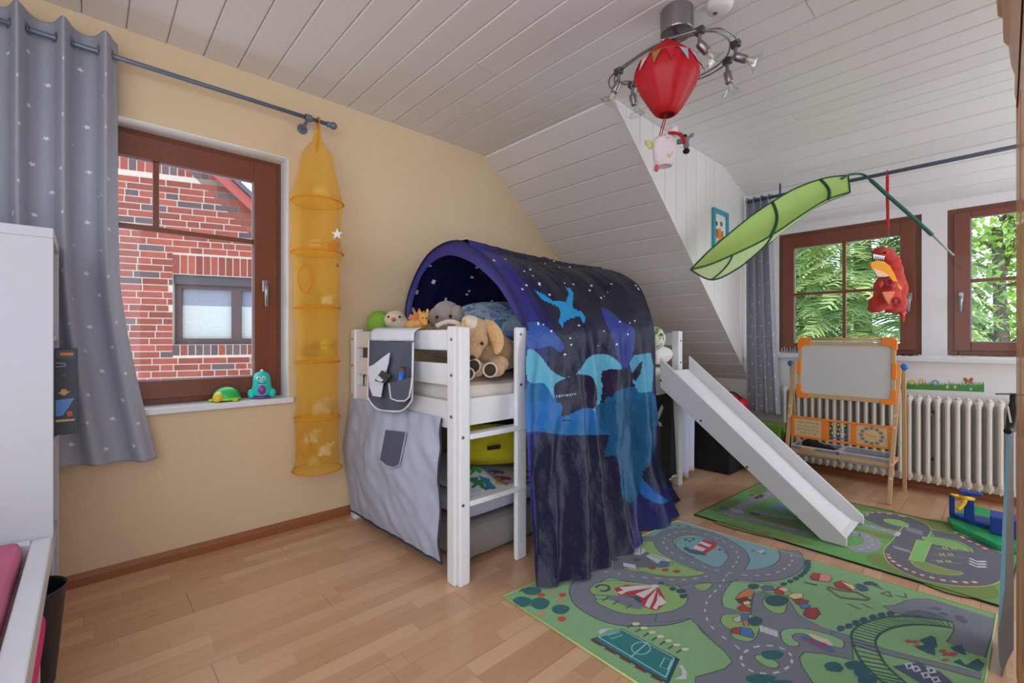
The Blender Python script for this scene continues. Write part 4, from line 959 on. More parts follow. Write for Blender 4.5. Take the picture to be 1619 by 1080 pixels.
MB().tube(catmull([(OX, OY, zo(238)), (OX, OY + 0.008, zo(218))] + [(XROD + 0.021 * math.cos(k * PI / 6), OY + 0.02, ZROD + 0.021 * math.sin(k * PI / 6)) for k in range(-1, 8)] + [(OX - 0.03, OY + 0.01, zo(218)), (OX - 0.02, OY, zo(238))], 4), 0.0055, 6, flat=0.5).build('hanging_loop', m_ringm, og, smooth=True)
def slit(px, py, w, h):
    c = at(px, py, dO - 0.13); r_ = [(c + Vector((RT[0], RT[1], 0)) * (w * math.cos(a)) + Vector((0, 0, h * math.sin(a)))) for a in [2 * PI * k / 20 for k in range(20)]]
    MB().tube(r_, 0.004, 6, closed=True).build('opening_trim', m_ringm, og, smooth=True)
slit(482, 440, 0.036, 0.075); slit(479, 701, 0.034, 0.07)
# toys in the organiser (one thing each)
def toy(name, label, px, py, dd, r, col, kind, g='toys in the mesh organiser'):
    c = at(px, py, dO + dd); lim = (0.124 if py < 480 else 0.100) - r * (1.0 if kind == 'ball' else 1.25); off = Vector((c.x - OX, c.y - OY, 0))
    if off.length > lim: c -= off * (1 - max(lim, 0.0) / off.length)
    t_ = thing(name, label, 'toy', c - Vector((0, 0, r)), g); m = mat('toy_' + '_'.join(str(q) for q in col), col, 0.8, var=0.15, scale=25, bump=0.5, bscale=60)
    if kind == 'ball':
        MB().ell(c, r, seg=20, rings=12).build('ball_skin', m, t_, smooth=True)
        MB().tube([c + Vector((math.cos(a) * r, math.sin(a) * r, 0)) for a in [2 * PI * k / 24 for k in range(24)]], 0.003, 5, closed=True).build('seam', m_bolt, t_)
    else:
        blob('body', [(c, (r, r, r * 0.9)), (c + Vector((-0.3 * r, 0.9 * r, 0.5 * r)), r * 0.62), (c + Vector((0.5 * r, -0.8 * r, -0.4 * r)), r * 0.45), (c + Vector((0.7 * r, 0.5 * r, -0.5 * r)), r * 0.42)], m, t_, r * 0.14, 3)
        h = c + Vector((-0.3 * r, 0.9 * r, 0.5 * r))
        for s_ in (-1, 1): MB().ell(h + Vector((0.15 * r + s_ * 0.25 * r, 0.1 * r + s_ * 0.4 * r, 0.5 * r)), r * 0.25, seg=10, rings=6).build('ear', m, t_, smooth=True)
        eye(h + Vector((0.5 * r, 0.0, 0.15 * r)), r * 0.09, t_)
    return t_
toy('soft_toy', 'small pale soft toy in the top tier of the mesh organiser', 507, 303, 0, 0.045, (232, 206, 150), 'plush')
toy('toy_ball', 'pale yellow ball in the second tier of the mesh organiser', 500, 386, -0.02, 0.038, (236, 196, 120), 'ball')
toy('toy_ball', 'small orange ball in the second tier at the organiser\'s right side', 531, 389, 0.0, 0.030, (226, 110, 50), 'ball')
toy('soft_toy', 'mottled soft toy in the third tier of the mesh organiser', 488, 473, 0, 0.042, (190, 160, 100), 'plush')
toy('soft_toy', 'white flecked soft toy in the third tier at the organiser\'s right', 517, 475, 0, 0.030, (224, 216, 190), 'plush')
toy('soft_toy', 'brown grey soft toy in the fourth tier of the mesh organiser', 489, 554, 0.02, 0.040, (150, 116, 84), 'plush')
toy('toy_ball', 'lime yellow ball in the fourth tier of the mesh organiser', 526, 546, -0.03, 0.034, (206, 200, 70), 'ball')
toy('soft_toy', 'grey and white soft toy in the fifth tier of the mesh organiser', 508, 644, -0.01, 0.048, (196, 184, 170), 'plush')
toy('soft_toy', 'white soft toy at the upper left of the bottom tier', 490, 692, -0.05, 0.034, (220, 208, 196), 'plush')
toy('soft_toy', 'white soft toy at the right of the bottom tier', 522, 714, -0.04, 0.034, (226, 216, 200), 'plush')
toy('soft_toy', 'cream soft toy low in the middle of the bottom tier', 496, 728, 0.05, 0.032, (206, 186, 140), 'plush')
sf = thing('hanging_star', 'small white star charm hanging beside the mesh organiser', 'charm', at(541, 400, dO + 0.03))
SC = Vector((OX + RT[0] * 0.150 - FW[0] * 0.095, OY + RT[1] * 0.150 - FW[1] * 0.095, 0)); c = SC + Vector((0, 0, zo(376)))
MB().prism([c + Vector((RT[0], RT[1], 0)) * a_ + Vector((0, 0, b_)) for a_, b_ in star2(0, 0, 0.032, 5, 0.4)], (0.006, -0.006, 0)).build('star', mat('white_charm', (236, 236, 230), 0.5), sf)
MB().tube([Vector((OX, OY, zo(321))) + (SC - Vector((OX, OY, 0))).normalized() * 0.1475, SC + Vector((0, 0, zo(326))), c], 0.0015, 5).build('string', m_bolt, sf); MB().tube([c, SC + Vector((0, 0, zo(424)))], 0.0015, 5).build('string', m_bolt, sf)
MB().ell(SC + Vector((0, 0, zo(424))), 0.008, seg=8, rings=6).build('bead', m_bolt, sf)
# toys on the window sill
tt = thing('toy_turtle', 'green and yellow plastic toy turtle on the left window sill', 'toy', (XL - 0.02, 0.55, ZS1))
c = onz(358, 630, ZS1); c = onx(358, 630, XL - 0.045); c.z = ZS1
dm = MB(); dm.lathe(c + Vector((0, 0, 0.018)), [(0.062, 0), (0.064, 0.006), (0.060, 0.022), (0.048, 0.04), (0.028, 0.053), (0.004, 0.058)], 24).build('shell', mat('bright_green_plastic', (46, 190, 92), 0.25), tt, smooth=True)
MB().lathe(c + Vector((0, 0, 0.006)), [(0.060, 0), (0.068, 0.006), (0.066, 0.014), (0.058, 0.016)], 24).build('rim', mat('lime_plastic', (172, 220, 60), 0.3), tt, smooth=True)
dh = Vector((0.55, -0.55, 0)).normalized()
MB().ell(c + dh * 0.070 + Vector((0, 0, 0.024)), (0.024, 0.024, 0.022)).build('head', mat('yellow_plastic', (240, 206, 40), 0.3), tt, smooth=True)
MB().ell(c + dh * 0.064 + Vector((0, 0, 0.040)), (0.019, 0.019, 0.017)).build('dome', mat('cream_plastic', (238, 226, 160), 0.25), tt, smooth=True)
for ang in (-95, 25, 130, 200): 
    q = Vector((math.cos(math.radians(ang)), math.sin(math.radians(ang)), 0)); MB().ell(c + q * 0.068 + Vector((0, 0, 0.008)), (0.016, 0.016, 0.008)).build('foot', MATS['lime_plastic'], tt, smooth=True)
mn = thing('toy_monster', 'turquoise plastic toy monster with purple belly on the left window sill', 'toy', (XL - 0.02, 0.72, ZS1))
c = onx(414, 622, XL - 0.04); c.z = ZS1
m_tq = mat('turquoise_plastic', (44, 206, 196), 0.3); m_pu = mat('purple_plastic', (146, 60, 150), 0.3)
MB().lathe(c, [(0.040, 0.0), (0.048, 0.006), (0.046, 0.012), (0.02, 0.016)], 20).build('base', m_pu, mn, smooth=True)
MB().lathe(c + Vector((0, 0, 0.014)), [(0.03, 0), (0.052, 0.008), (0.054, 0.03), (0.047, 0.06), (0.044, 0.085), (0.043, 0.105), (0.034, 0.125), (0.016, 0.136), (0.002, 0.138)], 22).build('body', m_tq, mn, smooth=True)
toC = (Vector((0, 0, c.z)) - c).normalized(); sd = Vector((-toC.y, toC.x, 0))
MB().ell(c + toC * 0.043 + Vector((0, 0, 0.050)), (0.022, 0.022, 0.028)).build('belly', m_pu, mn, smooth=True)
for s_ in (-1, 1):
    e_ = MB().ell(c + toC * 0.036 - sd * (0.013 * s_ + 0.004) + Vector((0, 0, 0.114)), 0.0115, seg=12, rings=8).build('eye', mat('white_plastic', (240, 240, 240), 0.3), mn, smooth=True)
    MB().ell(c + toC * 0.046 - sd * (0.013 * s_ + 0.004) + Vector((0, 0, 0.114)), 0.0045, seg=8, rings=6).build('pupil', mat('glossy_black_eye', (22, 16, 14), 0.12), e_, smooth=True)
    MB().ell(c + sd * (0.05 * s_) + toC * 0.015 + Vector((0, 0, 0.03)), (0.02, 0.02, 0.026)).build('arm', m_tq, mn, smooth=True)
MB().tube(catmull([c + toC * 0.046 + sd * (0.02 * k) + Vector((0, 0, 0.086 + 0.006 * k * k)) for k in (-1, 0, 1)], 4), 0.003, 6).build('mouth', mat('teal_shadow_plastic', (20, 130, 130), 0.4), mn)
MB().ell(c + Vector((0, 0, 0.155)), (0.008, 0.008, 0.007)).build('top_knob', MATS['white_plastic'], mn, smooth=True)
# tall white cube shelf
m_shelf = mat('white_melamine', (196, 198, 208), 0.35)
KX0, KX1, KY0, KY1, KH = -2.615, -2.205, -0.475, -0.088, 1.475
sh = thing('cube_shelf', 'tall narrow white open shelf beside the grey starred curtain', 'shelf', ((KX0 + KX1) / 2, (KY0 + KY1) / 2, 0))
t = 0.034
MB().box(KX1 - t, KX1, KY0, KY1, 0, KH - t).build('side_panel', m_shelf, sh, bevel=0.002); MB().box(KX0, KX0 + t, KY0, KY1, 0, KH - t).build('side_panel', m_shelf, sh, bevel=0.002)
MB().box(KX0, KX1, KY0, KY1, KH - t, KH).build('top_panel', m_shelf, sh, bevel=0.002); MB().box(KX0 + t, KX1 - t, KY0, KY1, 0, t).build('bottom_panel', m_shelf, sh, bevel=0.002)
for z in (0.355, 0.722, 1.09): MB().box(KX0 + t, KX1 - t, KY0, KY1, z, z + 0.018).build('shelf_board', m_shelf, sh, bevel=0.002)
for z in (1.30, 1.265): MB().cyl((KX0 + t, KY1 - 0.05, z), (KX0 + t + 0.001, KY1 - 0.05, z), 0.004, seg=8).build('peg_hole', m_dkb, sh)
MB().prism([(KX0 + t + 0.0012, KY1 - 0.045 + a_, b_) for a_, b_ in ((-0.02, 1.24), (0.008, 1.235), (0.006, 1.20), (0.018, 1.17), (0.010, 1.145), (-0.02, 1.14))], (0.0006, 0, 0)).build('sticker', mat('light_blue_sticker', (132, 190, 214), 0.5), sh)
bx = thing('mobile_kit_box', 'dark toy box with planets and orange lettering standing in the tall shelf', 'box', (-2.40, -0.06, 0.741))
BXF = -2.385
MB().box(BXF - 0.06, BXF, KY1 - 0.26, -0.030, 0.741, 1.062).build('carton', mat('midnight_carton', (34, 42, 62), 0.4), bx, bevel=0.002)
def bp_(px, py): p = onx(px, py, BXF + 0.0012); return p
MB().prism([bp_(a_, b_) for a_, b_ in ((88, 553), (119.5, 555), (119.5, 567), (88, 566))], (-0.0008, 0, 0)).build('header_print', mat('grey_violet_print', (88, 84, 104), 0.5), bx)
def text_mb(B, s, o, ax, up, size, align='CENTER'):
    cu = bpy.data.curves.new('txt', 'FONT'); cu.body = s; cu.size = size; cu.align_x = align; cu.align_y = 'CENTER'; cu.resolution_u = 2
    ob = bpy.data.objects.new('txt', cu); COL.objects.link(ob); bpy.context.view_layer.update()
    me = bpy.data.meshes.new_from_object(ob.evaluated_get(bpy.context.evaluated_depsgraph_get()))
    o, ax, up = Vector(o), Vector(ax).normalized(), Vector(up).normalized()
    B.add([o + ax * v.co.x + up * v.co.y for v in me.vertices], [tuple(p.vertices) for p in me.polygons])
    bpy.data.objects.remove(ob); bpy.data.curves.remove(cu); bpy.data.meshes.remove(me); return B
b = MB()                                                        # the photograph's word is too blurred to read: its letter blocks only
for k in range(7): b.prism([bp_(a_, b_) + Vector((0.0015, 0, 0)) for a_, b_ in ((95.5 + 2.9 * k, 557.6 + (k % 2) * 0.5), (97.9 + 2.9 * k, 557.8), (97.9 + 2.9 * k, 562.2), (95.5 + 2.9 * k, 562.0))], (-0.0006, 0, 0))
tag(b.build('lettering', mat('orange_print', (240, 160, 60), 0.5), bx), kind='stuff')
MB().prism([bp_(a_, b_) for a_, b_ in star2(101, 620, 5.6, 10, 0.95)], (-0.0008, 0, 0)).build('planet_print', MATS['orange_print'], bx)
MB().prism([bp_(a_, b_) + Vector((0.0012, 0, 0)) for a_, b_ in ((91, 622), (101, 618), (112, 619), (101, 624))], (-0.0006, 0, 0)).build('planet_ring_print', mat('sand_print', (214, 180, 120), 0.5), bx)
MB().prism([bp_(a_, b_) for a_, b_ in ((88, 633), (118, 629), (108, 645), (99, 657), (88, 659))], (-0.0008, 0, 0)).build('panel_print', mat('sky_blue_print', (96, 150, 222), 0.5), bx)
MB().prism([bp_(a_, b_) for a_, b_ in star2(110, 654, 5, 9, 0.9)], (-0.0007, 0, 0)).build('planet_print', mat('rust_print', (196, 96, 60), 0.5), bx)
MB().prism([bp_(a_, b_) for a_, b_ in star2(101, 594, 3, 5, 0.5)], (-0.0007, 0, 0)).build('star_print', mat('olive_star_print', (150, 146, 110), 0.5), bx)
MB().prism([bp_(a_, b_) for a_, b_ in ((88, 664), (118, 662), (118, 665), (88, 668))], (-0.0007, 0, 0)).build('caption_bar', MATS['sand_print'], bx)
MB().tube([bp_(101, 580) , bp_(101, 616)], 0.001, 5).build('thread_print', MATS['grey_violet_print'], bx)
MB().tube(catmull([bp_(88, 574), bp_(102, 575), bp_(102, 579), bp_(88, 580)], 3), 0.0014, 5).build('hoop_print', mat('pale_blue_print', (190, 206, 226), 0.5), bx)
# low white bed at the left front
m_wf = mat('white_lacquer', (226, 230, 240), 0.35)
ZB = 0.428
lb = thing('low_bed', 'white framed low bed at the lower left in front of the shelf', 'bed', (-1.5, -0.6, 0))
MB().box(-2.20, -0.75, -0.140, -0.090, ZB - 0.075, ZB).build('side_rail', m_wf, lb, bevel=0.005)
MB().box(-2.20, -0.75, -1.05, -1.00, ZB - 0.075, ZB).build('side_rail', m_wf, lb, bevel=0.005)
MB().box(-2.20, -2.16, -1.00, -0.140, ZB - 0.075, ZB + 0.004).build('end_board', m_wf, lb, bevel=0.004)
MB().box(-0.79, -0.75, -1.00, -0.140, ZB - 0.075, ZB).build('end_board', m_wf, lb, bevel=0.004)
for (x, y) in ((-1.18, -0.125), (-0.80, -0.125), (-2.17, -1.03), (-0.80, -1.03)): MB().box(x - 0.03, x + 0.03, y - 0.025, y + 0.025, 0, ZB - 0.075).build('leg', m_wf, lb, bevel=0.004)
MB().box(-2.15, -0.80, -1.0, -0.15, 0.328, 0.345).build('slat_deck', m_wf, lb)
m_pink = mat('dusty_pink_cotton', (206, 112, 146), 0.9, var=0.06, scale=6, bump=0.6, bscale=12)
tag(rounded_block(-2.155, -0.80, -0.985, -0.154, 0.360, ZB + 0.028, 0.010, 6.0).build('mattress', m_pink, smooth=True), 'pink sheeted mattress lying in the low white bed', 'mattress')
tag(pillow('pillow', (-1.74, -0.335, ZB + 0.085), (1, -0.3, 0), (0.3, 1, 0), (0, 0, 1), 0.10, 0.11, 0.035, None, seed=3).build('pillow', mat('white_cotton', (236, 234, 230), 0.85), smooth=True), 'small white pillow lying on the pink mattress', 'pillow')
pr = thing('pink_roll', 'bright pink dotted textile roll tucked under the low bed\'s rail', 'blanket', (-1.6, -0.11, 0.2))
MB().tube(catmull([(-1.955, -0.128, 0.255), (-1.85, -0.125, 0.26), (-1.6, -0.125, 0.265), (-1.35, -0.125, 0.27)], 6), [0.012] + [0.034] * 17 + [0.012], 16).build('roll', mat('hot_pink_waffle', (236, 60, 130), 0.85, var=0.25, scale=60, bump=1.0, bscale=80), pr, smooth=True)
MB().box(-1.95, -1.3, -0.40, -0.105, 0.06, 0.2).build('storage_tray', mat('pale_green_plastic', (196, 216, 190), 0.5), pr)
tb = thing('waste_bin', 'black plastic waste bin half under the low bed rail', 'waste bin', (-1.965, -0.10, 0))
bc_ = Vector((-2.085, -0.146, 0))
MB().lathe(bc_, [(0.066, 0.0), (0.069, 0.004), (0.094, 0.300), (0.098, 0.306), (0.095, 0.309), (0.090, 0.300), (0.066, 0.02), (0.001, 0.018)], 28, capped=False).build('bin_shell', mat('black_plastic', (30, 33, 46), 0.35), tb, smooth=True)
MB().ell(bc_ + Vector((0, 0, 0.19)), (0.076, 0.076, 0.03), seg=16).build('rubbish', mat('mustard_paper', (150, 126, 50), 0.8, var=0.3, scale=30), tb, smooth=True)
# ================================================================ dormer side
# radiator
m_rad = mat('cream_enamel', (222, 216, 206), 0.4, var=0.03, scale=5)
rad = thing('column_radiator', 'cream column radiator below the dormer windows', 'radiator', (-0.6, 4.36, 0.085))
def column():
    B = MB(); y0, y1 = 4.325, 4.425; z0, z1 = 0.085, 0.695
    for y in (y0, (y0 + y1) / 2, y1): B.tube([(0, y, z0 + 0.03), (0, y, z0 + 0.07), (0, y, z1 - 0.07), (0, y, z1 - 0.03)], [0.019, 0.0135, 0.0135, 0.019], 8)
    for z in (z0 + 0.03, z1 - 0.03):
        B.tube([(0, y0 - 0.015, z), (0, y0 - 0.004, z), (0, y1 + 0.004, z), (0, y1 + 0.015, z)], [0.006, 0.024, 0.024, 0.006], 10)
        B.tube([(0, y0 + 0.002, z + (0.02 if z > 0.4 else -0.02)), (0, y0 + 0.002, z + (0.036 if z > 0.4 else -0.036))], [0.014, 0.004], 8)
    return B
col0 = column().build('column', m_rad, rad, smooth=True)
for k in range(28):
    o = col0 if k == 0 else col0.copy()
    if k: COL.objects.link(o)
    o.location.x = 0.6 - 1.27 + 0.05 * k + 0.0 - 0.6 + 0.6
    o.location = Vector((-1.272 + 0.05 * k + 0.0, 0, 0)); 
for o in rad.children: o.location.x += 0.0
for z in (0.115, 0.665): MB().cyl((-1.272, 4.375, z), (0.078, 4.375, z), 0.014, seg=10).build('manifold', m_rad, rad)
MB().cyl((-0.36, 4.322, 0.57), (-0.36, 4.45, 0.57), 0.012).build('bracket_bolt', m_bolt, rad); MB().cyl((-0.36, 4.322, 0.235), (-0.36, 4.45, 0.235), 0.010).build('bracket_bolt', m_bolt, rad)
for x in (-1.0, -0.2): MB().box(x - 0.012, x + 0.012, 4.40, 4.46, 0.09, 0.14).build('wall_bracket', m_rad, rad)
# meadow sticker
stk = thing('meadow_wall_sticker', 'strip wall sticker of grass, flowers and a butterfly above the radiator', 'sticker', ony(1490, 618, YN))
def wk(px, py, o=0.0008): return ony(px, py, YN - o)
rg = random.Random(2); top = []
px = 1424.0
while px < 1554: top += [(px, 608 + rg.uniform(-1, 2)), (px + 1.6, 602 + rg.uniform(-2.5, 2.5) - (px - 1424) * 0.0)]; px += 3.4
MB().prism([wk(1424, 612)] + [wk(a_, b_ + (a_ - 1424) * 0.012) for a_, b_ in top] + [wk(1556, 608), wk(1556, 620), wk(1424, 615)], (0, 0.0006, 0)).build('grass', mat('leaf_green_vinyl', (70, 142, 62), 0.5), stk)
for (a_, b_, r, c) in ((1442, 604, 4.8, (240, 186, 90)), (1456, 603, 4.8, (226, 170, 140)), (1479, 605, 5.4, (110, 160, 226)), (1498, 612, 3, (214, 200, 140)), (1510, 612, 3, (206, 186, 160)), (1535, 615, 3, (110, 180, 220)), (1418, 601, 4, (220, 150, 140))):
    f_ = MB().prism([wk(x_, y_, 0.0018) for x_, y_ in star2(a_, b_, r, 6, 0.72)], (0, 0.0006, 0)).build('flower', mat('vinyl_%d_%d_%d' % c, c, 0.5), stk)
    MB().prism([wk(x_, y_, 0.0026) for x_, y_ in star2(a_, b_, r * 0.38, 6, 0.9)], (0, 0.0006, 0)).build('flower_centre', mat('vinyl_yellow', (246, 220, 120), 0.5), f_)
for s_ in (-1, 1): MB().prism([wk(1531 + s_ * a_, 602 + b_, 0.0024) for a_, b_ in ((0.5, -1), (4, -5), (8, -4), (7, 0), (5, 1), (6, 4), (3, 5), (0.5, 1))], (0, 0.0006, 0)).build('butterfly_wing', mat('vinyl_red_brown', (176, 84, 60), 0.5), stk)
# easel
m_wood = mat('natural_pine', (206, 168, 122), 0.5, var=0.12, scale=6, stretch=(12, 12, 1.5)); m_orp = mat('orange_plastic', (246, 134, 28), 0.4); m_blp = mat('blue_plastic', (40, 112, 204), 0.4)
es = thing('childrens_easel', 'wooden children\'s easel with white board and orange plastic corners before the radiator', 'easel', (-0.82, 4.05, 0))
FL = [Vector((-1.150, 3.895, 0)), Vector((-0.527, 3.882, 0))]; FT = [Vector((-1.125, 4.045, 0.925)), Vector((-0.490, 4.045, 0.925))]
RL = [Vector((-1.150, 4.285, 0)), Vector((-0.512, 4.285, 0))]
for i in (0, 1):
    MB().bar(FL[i], FT[i], 0.026, 0.020, (0, -1, 0.2)).build('leg', m_wood, es, bevel=0.004)
    MB().bar(RL[i] + Vector(((-0.02, 0.02)[i], 0, 0)), FT[i] + Vector(((-0.02, 0.02)[i], 0.01, -0.02)), 0.024, 0.018, (0, -1, 0.2)).build('leg', m_wood, es, bevel=0.004)
    kx = FT[i].x + (-0.022, 0.022)[i]
    MB().lathe((kx, 4.045, 0.905), [(0.010, -0.02), (0.024, -0.016), (0.026, 0.0), (0.022, 0.012), (0.008, 0.016)], 18, axis=(0, -1, 0), lobes=6, depth=0.18).build('knob', m_blp, es, smooth=True)
    for z in (0.58, 0.50, 0.26, 0.17): 
        p = FL[i].lerp(FT[i], z / 0.925); MB().cyl(p + Vector((0, -0.02, 0)), p + Vector((0, -0.012, 0)), 0.008, seg=10).build('screw_cap', m_cream, es)
YBD = 4.005
bx0_, bx1_, bz0, bz1 = -1.085, -0.505, 0.655, 1.100
def bdp(x, z, o=0.0): return Vector((x, YBD + (z - 0.9) * 0.10 - o, z))
MB().prism([bdp(bx0_ + 0.01, bz0 + 0.01), bdp(bx1_ - 0.01, bz0 + 0.01), bdp(bx1_ - 0.01, bz1 - 0.03), bdp(bx0_ + 0.01, bz1 - 0.03)], (0, 0.008, 0)).build('white_board', mat('whiteboard_surface', (206, 210, 212), 0.22), es)
w = 0.032
fr = MB()
def fbar(x0, x1, z0, z1, nm, m, o=0.008, t_=0.024): MB().prism([bdp(x0, z0, o), bdp(x1, z0, o), bdp(x1, z1, o), bdp(x0, z1, o)], (0, t_, 0)).build(nm, m, es, bevel=0.004)
fbar(bx0_, bx1_, bz0, bz0 + w, 'board_frame', m_wood); fbar(bx0_, bx1_, bz1 - 0.05, bz1 - 0.05 + w * 0.6, 'board_frame', m_wood); fbar(bx0_, bx0_ + w * 0.8, bz0 + w, bz1 - 0.05, 'board_frame', m_wood); fbar(bx1_ - w * 0.8, bx1_, bz0 + w, bz1 - 0.05, 'board_frame', m_wood)
for (x, z, dx, dz) in ((bx0_ - 0.006, bz0 - 0.006, 1, 1), (bx1_ + 0.006, bz0 - 0.006, -1, 1), (bx0_ - 0.006, bz1 + 0.006, 1, -1), (bx1_ + 0.006, bz1 + 0.006, -1, -1)):
    P = [(0, 0.02), (0.02, 0), (0.085, 0), (0.085, 0.036), (0.05, 0.036), (0.032, 0.055), (0.032, 0.10), (0, 0.10)]
    if dz < 0: P = [(0, 0.02), (0.02, 0), (0.085, 0), (0.085, 0.055), (0.045, 0.058), (0.032, 0.065), (0.030, 0.085), (0, 0.085)]
    Q = [bdp(x + dx * a_, z + dz * b_, 0.013) for a_, b_ in P]
    MB().prism(Q, (0, 0.034, 0)).build('corner_bracket', m_orp, es, bevel=0.003)
for x in (bx0_ - 0.006, bx1_ - 0.022): fbar(x, x + 0.028, 0.825, 0.93, 'side_clip', m_orp, 0.013, 0.034)
MB().cyl(bdp(bx0_ + 0.07, bz1 - 0.004), bdp(bx1_ - 0.07, bz1 - 0.004), 0.008).build('paper_roll_bar', m_wood, es, smooth=True)
fbar(bx0_ + 0.08, bx1_ - 0.08, bz1 - 0.028, bz1 - 0.014, 'measure_strip', mat('clear_green_strip', (198, 210, 196), 0.3), 0.004, 0.004)
# orange panel with alphabet, abacus and clock
YP = 3.955; px0, px1, pz0, pz1 = -1.120, -0.520, 0.348, 0.508
def pn(a_): return px0 + (px1 - px0) * a_
rings_ = []
def pbox(x0, x1, z0, z1, nm, m, o=0.0, t_=0.014, bev=0.003): return MB().box(x0, x1, YP - o, YP - o + t_, z0, z1).build(nm, m, es, bevel=bev)
pbox(px0, px1, pz1 - 0.016, pz1, 'panel_frame', m_orp); pbox(px0, px1, pz0, pz0 + 0.016, 'panel_frame', m_orp)
for a_, b_ in ((0.0, 0.035), (0.335, 0.405), (0.62, 0.675), (0.965, 1.0)): pbox(pn(a_), pn(b_), pz0 + 0.016, pz1 - 0.016, 'panel_frame', m_orp)
m_ply = mat('pale_board', (224, 196, 150), 0.6)
pbox(pn(0.035), pn(0.335), pz0 + 0.014, pz1 - 0.014, 'alphabet_board', m_ply, -0.004, 0.006); pbox(pn(0.675), pn(0.965), pz0 + 0.014, pz1 - 0.014, 'clock_face', m_ply, -0.004, 0.006)
b = MB()
for k, s_ in enumerate(('ABCDEFG', 'HIJKLMN', 'OPQRSTU', 'VWXYZ')): text_mb(b, ' '.join(s_), (pn(0.185), YP + 0.0025, pz1 - 0.042 - k * 0.027), (1, 0, 0), (0, 0, 1), 0.023)
b.build('letters', mat('grey_print', (120, 104, 92), 0.6), es)
cc = Vector((pn(0.82), YP + 0.0028, (pz0 + pz1) / 2))
for k in range(12):
    a_ = 2 * PI * k / 12; q = cc + Vector((0.058 * math.sin(a_), 0, 0.052 * math.cos(a_)))
    dsk = MB().cyl(q, q + Vector((0, -0.001, 0)), 0.0105, seg=12).build('hour_dot', mat('slate_blue_print', (110, 116, 136), 0.6), es)
    text_mb(MB(), str(k if k else 12), q + Vector((0, -0.0014, 0)), (1, 0, 0), (0, 0, 1), 0.013).build('numeral', m_ply, dsk)
for (l_, an) in ((0.034, -70), (0.026, 100)):
    a_ = math.radians(an); MB().bar(cc + Vector((0, -0.003, 0)), cc + Vector((l_ * math.sin(a_), -0.003, l_ * math.cos(a_))), 0.003, 0.009, (0, 0, 1)).build('clock_hand', mat('amber_plastic', (238, 170, 60), 0.4), es)
for k in range(4):
    z = pz0 + 0.032 + k * 0.032; MB().cyl((pn(0.405), YP + 0.006, z), (pn(0.62), YP + 0.006, z), 0.0015, seg=6).build('abacus_wire', m_steel, es)
    cols = [(60, 120, 200), (226, 206, 160), (206, 190, 120), (226, 196, 60)][k]
    for j in range(5): MB().ell((pn(0.42 + 0.03 * j + (0.02 if k % 2 else 0)), YP + 0.006, z), (0.006, 0.007, 0.008), seg=10, rings=6).build('bead', mat('bead_%d' % k, cols, 0.4), es, smooth=True)
# tray and bins
MB().box(-1.135, -0.515, 3.93, 3.945, 0.235, 0.262).build('tray_rail', m_wood, es, bevel=0.003); MB().box(-1.135, -0.515, 4.19, 4.205, 0.235, 0.262).build('tray_rail', m_wood, es, bevel=0.003)
for x in (-1.135, -0.53): MB().box(x, x + 0.015, 3.945, 4.19, 0.235, 0.262).build('tray_rail', m_wood, es, bevel=0.003)
m_clear = mat('clear_grey_plastic', (190, 192, 204), 0.25, alpha=0.5)
for (x0, x1, lab) in ((-1.11, -0.83, 'clear plastic bin with black cloth on the left of the easel tray'), (-0.815, -0.535, 'clear plastic bin on the right of the easel tray')):
    tbn = thing('plastic_bin', lab, 'bin', ((x0 + x1) / 2, 4.07, 0.215), 'bins on the easel tray')
    B = MB(); y0, y1, z0, z1 = 3.952, 4.185, 0.215, 0.29
    B.box(x0, x1, y0, y1, z0, z0 + 0.003).box(x0, x1, y0, y0 + 0.003, z0, z1).box(x0, x1, y1 - 0.003, y1, z0, z1).box(x0, x0 + 0.003, y0, y1, z0, z1).box(x1 - 0.003, x1, y0, y1, z0, z1); B.build('tub', m_clear, tbn)
    B = MB(); B.box(x0 - 0.004, x1 + 0.004, y0 - 0.006, y0 + 0.004, z1 - 0.006, z1).box(x0 - 0.004, x1 + 0.004, y1 - 0.004, y1 + 0.006, z1 - 0.006, z1).box(x0 - 0.006, x0 + 0.004, y0, y1, z1 - 0.006, z1).box(x1 - 0.004, x1 + 0.006, y0, y1, z1 - 0.006, z1); B.build('rim', mat('white_rim_plastic', (220, 222, 230), 0.3), tbn)
cl_ = thing('black_cloth', 'crumpled black cloth in the left easel bin', 'cloth', (-0.98, 4.07, 0.22))
blob('cloth', [((-1.0, 4.05, 0.275), (0.075, 0.065, 0.050)), ((-0.92, 4.06, 0.264), (0.065, 0.065, 0.035)), ((-1.03, 4.08, 0.276), (0.05, 0.06, 0.05))], mat('black_wool', (24, 22, 26), 0.95), cl_, 0.01, 4)
tag(MB().box(-1.05, -0.96, 3.922, 3.946, 0.2625, 0.285).build('chalk_eraser', m_wood, bevel=0.003), 'small wooden chalk eraser on the easel tray rail', 'eraser')
# curtain and rod of the dormer
YR, ZR = 4.300, 2.312
rod2 = thing('dormer_curtain_rod', 'dark grey curtain rod under the dormer ceiling', 'curtain rod', (-0.3, YR, ZR))
MB().cyl((-1.56, YR, ZR), (0.95, YR, ZR), 0.014).build('tube', mat('slate_metal', (84, 92, 108), 0.4, metal=0.3), rod2, smooth=True)
for x in (-1.30, 0.60): MB().cyl((x, YR, ZR), (x, YR, z_dorm(YR) - 0.001), 0.008, seg=10).build('ceiling_bracket', MATS['slate_metal'], rod2)
def rc(u, v):
    z = 2.345 - (2.345 - 0.455) * v; x1 = -1.365 + 0.075 * v ** 1.5; x = -1.578 + (x1 + 1.578) * u; ph = 2 * PI * 3.6 * u + 0.3
    return Vector((x + 0.008 * math.cos(ph), 4.315 - 0.035 * math.sin(ph) * (1 - 0.55 * u * v) - 0.03 * v * u, z))
